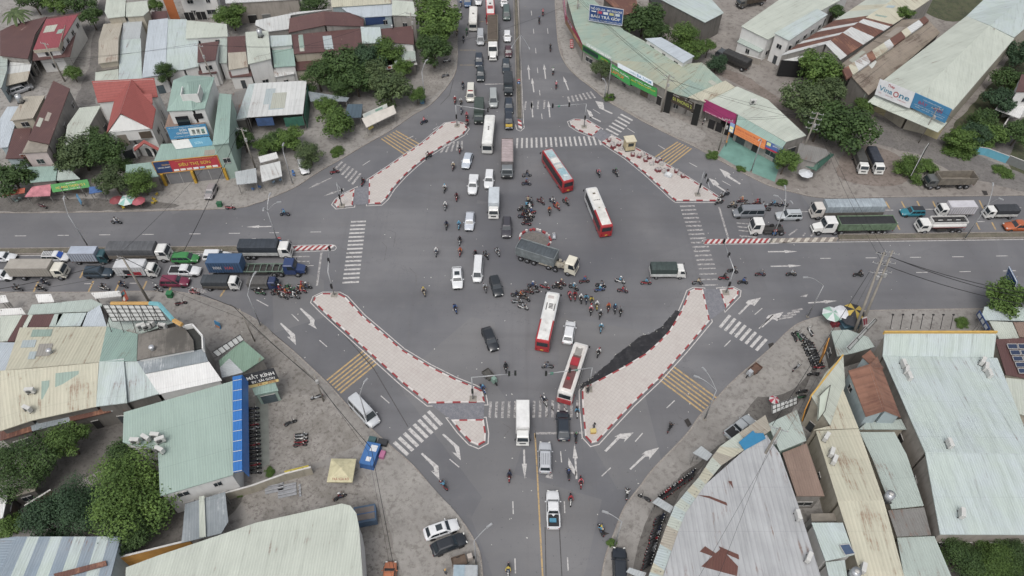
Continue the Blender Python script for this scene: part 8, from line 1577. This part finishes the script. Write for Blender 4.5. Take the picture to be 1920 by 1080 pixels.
TR = [('tree filling the middle of the grove', 668, 152, 30, 0, 0, 5), ('tree filling the right of the grove near the stall', 700, 140, 28, 2, 1, 5), ('low tree at the front of the grove', 640, 168, 22, 0, 3, 4), ('leafy tree between grove and food stall', 756, 128, 17, 1, 1, 4), ('tree crown between the two bright roadside trees', 824, 62, 30, 1, 0, 6.5), ('tree left of the villa behind the narrow house', 178, 262, 24, 0, 1, 5), ('bush hedge by the white ribbed awning', 520, 262, 22, 0, 1, 3), ('tree right of the karaoke billboard, nearer one', 1232, 60, 22, 0, 1, 5), ('tree between the bright round tree and the shop roof', 1300, 92, 20, 1, 0, 4), ('tree linking the upper and middle ones before the tan warehouse', 1556, 172, 28, 2, 1, 5.5), ('tree left of the large lower tree, rear', 1556, 215, 28, 0, 0, 5), ('dark tree in the strip behind the bright bushy one', 1830, 250, 22, 3, 0, 4), ('tree in the strip right of the second one', 1914, 168, 22, 1, 1, 4), ('dark tree at the left edge above the orange awning', 20, 330, 36, 0, 2, 5), ('broad tree left of the villa porch, leftmost of four', 150, 290, 38, 2, 0, 5), ('dense tree in the middle before the villa', 200, 290, 40, 0, 3, 5.5), ('drooping tree above the red parasol', 212, 338, 27, 2, 1, 4.5), ('round clipped tree above the yellow chairs', 265, 342, 29, 1, 3, 4), ('tree behind the mint food shop', 140, 262, 18, 3, 0, 4),
 ('tall bright green roadside tree by the north road', 821, 34, 37, 1, 0, 7), ('lower part tree below the tall bright one', 812, 92, 30, 0, 1, 6), ('second bright tree at the top by the north road', 806, 4, 26, 1, 1, 7), ('tree before the maroon shop', 725, 98, 28, 1, 1, 5.5), ('wide dark tree in the centre of the grove', 650, 128, 40, 0, 0, 5.5), ('dark tree at the left of the grove', 596, 142, 30, 0, 3, 5), ('dark tree at the rear of the grove', 690, 112, 30, 3, 0, 5.5), ('olive tree at the right of the grove', 730, 166, 36, 2, 1, 5), ('small bright tree by the pole of the grove', 782, 176, 15, 1, 2, 3.5), ('feathery tree with visible branches in a round planter', 628, 228, 30, 1, 2, 4.5), ('yellow-green tree behind the feathery one', 612, 198, 18, 1, 0, 4), ('round tree over the parked white car', 580, 289, 26, 2, 3, 3.5), ('dark tree under the corrugated roof edge', 456, 262, 20, 0, 1, 4), ('shrubby tree beside the lamp', 500, 272, 20, 1, 2, 3), ('mixed tree right of the shrubby one', 545, 262, 24, 1, 0, 3.5), ('tree before the orange tower house', 434, 32, 26, 1, 0, 4.5), ('tree behind the white patched roof', 590, 12, 27, 0, 3, 5), ('dark tree behind the square maroon roof', 310, 134, 20, 0, 3, 6), ('tree at the top beside the lane', 290, 12, 14, 1, 0, 4), ('tree in the yard below the white pillars', 136, 136, 15, 1, 2, 3), ('dark tree at top left by the lane', 168, 28, 18, 0, 2, 5), ('tree at the very top by the lane', 110, 4, 24, 1, 1, 5), ('second tree at the very top by the lane', 150, 0, 26, 0, 0, 5), ('tree at the top left corner behind the palm', 62, 0, 24, 0, 0, 5),
 ('big tree right of the karaoke billboard', 1207, 34, 35, 0, 2, 6), ('bright round tree left of the dirt road', 1284, 72, 32, 1, 3, 5), ('small bush-like tree right of the bright round one', 1328, 86, 13, 1, 0, 4), ('shrub behind the shop roof near the dark lorry', 1344, 117, 18, 3, 2, 3), ('small tree before the green banner', 1130, 128, 18, 2, 2, 4), ('upper tree before the tan warehouse', 1537, 130, 38, 1, 1, 6), ('middle tree before the tan warehouse', 1510, 188, 38, 2, 0, 5.5), ('large lower tree above the pair of parked trucks', 1588, 240, 46, 0, 0, 5.5), ('slim tree at the canopy corner of the largest warehouse', 1622, 198, 17, 1, 2, 4), ('bushy tree left of the large lower tree', 1536, 236, 26, 0, 3, 5), ('tree at the end of the blue and red banner', 1474, 300, 22, 1, 1, 4.5), ('small tree between the striped and plain warehouses', 1697, 26, 14, 1, 0, 7), ('small tree behind the L-shaped house', 1566, 22, 14, 0, 0, 5),
 ('tree strip beside the long warehouse wall, farthest', 1918, 104, 26, 3, 0, 5), ('tree strip beside the long warehouse wall, second', 1894, 150, 26, 0, 2, 5), ('tree strip beside the long warehouse wall, third', 1872, 190, 26, 3, 0, 4.5), ('tree strip beside the long warehouse wall, fourth', 1848, 226, 26, 0, 2, 4), ('bright bushy tree at the warehouse corner', 1806, 262, 26, 1, 0, 3), ('tree right of the warehouse corner', 1852, 250, 28, 1, 2, 3.5), ('tree at the right edge above the gate fence', 1910, 250, 26, 0, 0, 4), ('thick bush beside the eight wheel tipper', 1704, 318, 28, 1, 3, 1.8), ('small bush right of the thick bush', 1738, 314, 16, 1, 0, 1.6),
 ('tree at the right edge above the mint lattice canopy', 1890, 562, 36, 1, 1, 4.5), ('dense bush patch below the wide hall, left', 1800, 1050, 42, 0, 4, 3), ('dense bush patch below the wide hall, middle', 1858, 1052, 40, 1, 4, 3), ('dense bush patch below the wide hall, right', 1912, 1052, 40, 0, 4, 3),
 ('largest tree, broad leaved, in the south-west yard', 232, 925, 76, 1, 4, 6), ('lower lobe tree beside the largest tree', 245, 985, 48, 0, 4, 4.5), ('blue-green tree left of the largest tree', 140, 950, 52, 3, 4, 4.5), ('blue-green tree farther left in the yard', 80, 975, 42, 3, 3, 4), ('dark green tree at the left edge of the yard', 45, 862, 58, 0, 4, 5.5), ('tree between the left edge tree and the rusty fringe', 124, 826, 36, 1, 3, 5), ('tree behind the teal hall corner', 236, 852, 34, 0, 3, 4), ('small tree at the bottom left edge', 18, 990, 22, 1, 0, 2.5)]
for l, x, y, r, lm, cm, z in TR:
    k = 'bush' in l.split(',')[0] and z <= 3.2
    tree(l, (x, y), r, lm, cm, zc=z, name='bush' if k else 'tree', cat='bush' if k else 'tree', group='trees and bushes')
for l, x, y, r in (('low weeds around the round planter of the feathery tree', 633, 284, 13), ('low weeds at the foot of the grey pole', 1335, 290, 11), ('low weeds at the kerb by the turquoise forecourt', 1390, 316, 8), ('small round bush on the dirt near the east lamp', 1467, 342, 9), ('weeds at the foot of the green banner lamp', 1142, 182, 10), ('weeds at the kerb grate lamp', 1147, 1018, 8), ('weeds in the right-hand yard', 1880, 322, 16), ('weeds beside the yard road', 1800, 282, 26), ('weeds at the dump by the concrete wall', 1406, 106, 10), ('weeds on the low wall', 452, 925, 7), ('dark plant clump by the umbrella stall frame', 1805, 605, 12), ('plant in the lot below the wall', 505, 885, 9)):
    tree(l, (x, y), r, 1, 2, name='bush', cat='bush', zc=.5, flat=.5, group='low weeds')
def palm(label, at, rpx, zc=6, nf=16, lm=2, name='palm_tree', wide=.16, h0=None):
    p = G(at[0], at[1], zc); R_ = (G(at[0]+rpx, at[1], zc)-p).length; T = thing(name, label, 'palm' if 'palm' in name else 'plant', (p.x, p.y, PH), rt.uniform(0, 6)); part('trunk', MB().tube((0, 0, 0), (.2, .1, zc-PH), .22, .14, 8), BARK, T)
    for i in range(nf):
        a = 2*pi*i/nf+rt.uniform(-.15, .15); mb = MB(); L = R_*rt.uniform(.85, 1.1); up = rt.uniform(.15, .5); prev = None
        for k in range(7):
            t = k/6; x = L*t; z = zc-PH+L*(up*t-.75*t*t); w = L*wide*(1-abs(t-.35))*(.9 if k else .3) if k < 6 else .02
            row = [(x*cos(a)-w*sin(a), x*sin(a)+w*cos(a), z-w*.4), (x*cos(a), x*sin(a), z), (x*cos(a)+w*sin(a), x*sin(a)-w*cos(a), z-w*.4)]
            if prev: mb.add(prev+row, [(0, 1, 4, 3), (1, 2, 5, 4)])
            prev = row
        part('frond', mb, LM[lm], T)
palm('coconut palm at the top left corner', (27, 22), 30, 7, 18, 2)
palm('yellow-green banana plant at the bottom right', (1893, 1035), 22, 3, 11, 1, 'banana_plant', .22)
palm('second banana plant at the bottom right corner', (1912, 1058), 20, 3, 10, 1, 'banana_plant', .22)
# ground patches
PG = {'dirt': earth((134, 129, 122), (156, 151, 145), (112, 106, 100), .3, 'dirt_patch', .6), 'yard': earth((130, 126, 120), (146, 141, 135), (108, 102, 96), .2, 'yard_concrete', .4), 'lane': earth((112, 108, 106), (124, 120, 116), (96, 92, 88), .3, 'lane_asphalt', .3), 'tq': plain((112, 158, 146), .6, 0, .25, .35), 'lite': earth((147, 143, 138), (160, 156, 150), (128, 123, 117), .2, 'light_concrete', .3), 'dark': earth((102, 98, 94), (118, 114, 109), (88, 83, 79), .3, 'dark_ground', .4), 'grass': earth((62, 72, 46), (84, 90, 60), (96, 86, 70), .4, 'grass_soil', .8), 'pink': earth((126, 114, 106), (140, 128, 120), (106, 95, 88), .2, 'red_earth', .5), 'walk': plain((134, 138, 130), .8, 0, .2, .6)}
rgp = random.Random(31); gpn = [0]
def gp(k, px, dz=.004, name='pavement'):
    out = []; jit = 0 if k in ('tq', 'walk') else .3
    if jit and name == 'pavement': q_ = [tuple(px[(i-1) % len(px)]) for i in range(len(px)+3)]; px = spline(q_, 4)[4:-4]
    for i in range(len(px)):
        a, b = G(*px[i]), G(*px[(i+1) % len(px)]); n = max(1, int((b-a).length/1.6)); d = (b-a).normalized()
        for j in range(n): q = a.lerp(b, j/n); s_ = rgp.uniform(-jit, jit) if n > 1 else 0; out.append((q.x-d.y*s_, q.y+d.x*s_))
    gpn[0] += 1; sheet(name, out, PH+dz+.0012*gpn[0], PG[k], True)
gp('lane', [(188, -10), (205, -10), (186, 110), (180, 196), (172, 196), (140, 196), (165, 130), (178, 60)], name='lane'); gp('lite', [(305, 392), (312, 348), (430, 336), (470, 350), (500, 375), (440, 387)], .004); gp('lite', [(500, 372), (475, 340), (545, 318), (660, 282), (640, 295), (586, 326), (553, 347)], .008)
gp('dark', [(0, 397), (0, 372), (300, 380), (300, 393)], .006); gp('yard', [(68, 160), (60, 118), (145, 115), (130, 165)]); gp('dirt', [(855, 0), (850, 130), (800, 192), (690, 262), (700, 236), (780, 196), (800, 130), (800, 0)], .005)
gp('tq', [(1346, 292), (1372, 252), (1468, 292), (1452, 342), (1385, 315)], .01, 'forecourt'); gp('lite', [(1044, 30), (1062, 30), (1095, 96), (1150, 150), (1250, 205), (1240, 238), (1176, 206), (1112, 164), (1062, 118)], .004); gp('yard', [(1300, 268), (1318, 212), (1376, 240), (1350, 292)], .006); gp('lite', [(1245, 216), (1310, 242), (1322, 256), (1300, 268), (1245, 242)], .008)
gp('pink', [(1330, 130), (1390, 140), (1470, 190), (1500, 200), (1500, 250), (1440, 190), (1380, 158)], .004); gp('lane', [(1640, 215), (1700, 240), (1760, 262), (1850, 300), (1925, 330), (1925, 362), (1800, 330), (1720, 290), (1640, 270)], .006, 'lane'); gp('grass', [(1745, 30), (1800, 40), (1850, 0), (1880, -10), (1700, -10)], .004); gp('grass', [(1770, 265), (1880, 130), (1925, 60), (1925, 330), (1860, 275)], .003); gp('lane', [(1840, 290), (1905, 205), (1925, 215), (1890, 300)], .009, 'lane')
gp('dirt', [(500, 735), (600, 735), (690, 830), (600, 865), (520, 890), (500, 880)], .004, 'dirt_lot'); gp('dirt', [(440, 925), (600, 880), (680, 880), (720, 960), (760, 1090), (690, 1090), (665, 950), (480, 980)], .006, 'dirt_lot'); gp('walk', [(480, 742), (503, 738), (506, 870), (482, 884)], .012); gp('lite', [(690, 820), (740, 845), (830, 935), (870, 1000), (800, 1090), (760, 1090), (720, 950), (680, 880)], .004); gp('yard', [(420, 585), (480, 600), (560, 680), (600, 735), (520, 730), (450, 640)], .004)
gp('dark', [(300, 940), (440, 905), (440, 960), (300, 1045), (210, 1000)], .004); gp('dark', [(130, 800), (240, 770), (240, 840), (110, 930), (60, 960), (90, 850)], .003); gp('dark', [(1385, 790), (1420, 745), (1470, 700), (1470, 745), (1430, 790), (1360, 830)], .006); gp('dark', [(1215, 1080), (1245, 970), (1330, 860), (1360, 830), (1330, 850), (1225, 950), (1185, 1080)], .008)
gp('dark', [(1555, 640), (1480, 780), (1430, 800), (1500, 700), (1540, 640)], .003); gp('lite', [(1440, 660), (1500, 608), (1560, 592), (1560, 630), (1500, 720), (1440, 745), (1400, 730)], .005)
gp('dark', [(1765, 1005), (1925, 1008), (1925, 1090), (1780, 1090)], .004); gp('pink', [(1600, 275), (1680, 290), (1700, 340), (1640, 350), (1570, 330)], .004)
# rubbish specks and papers on the roads
rs = random.Random(77); mb = MB()
for _ in range(420):
    x, y = rs.uniform(200, 1750), rs.uniform(60, 1060); p = G(x, y, .012); s = rs.uniform(.04, .14); a = rs.uniform(0, 3); mb.box((p.x, p.y, .01 if 560 < x < 1400 else PH+.015), (s*1.6, s, .02), a)
tag(mb.build('litter', plain((206, 204, 198), .8)), 'scattered pale scraps of paper and litter on the ground', None, None, 'stuff')
rs = random.Random(5); mb = MB()
for i in range(60):
    t = rs.random(); a = pd[int(t*(len(pd)-1))]; p = G(a[0]+rs.uniform(-3, 3), a[1]+rs.uniform(-3, 3), .01); s = rs.uniform(.06, .16); mb.box((p.x, p.y, .01), (s, s*.7, .03), rs.uniform(0, 3))
tag(mb.build('puddle_litter', plain((190, 188, 180), .8)), 'pale litter floating along the edge of the dark tar patch', None, None, 'stuff')
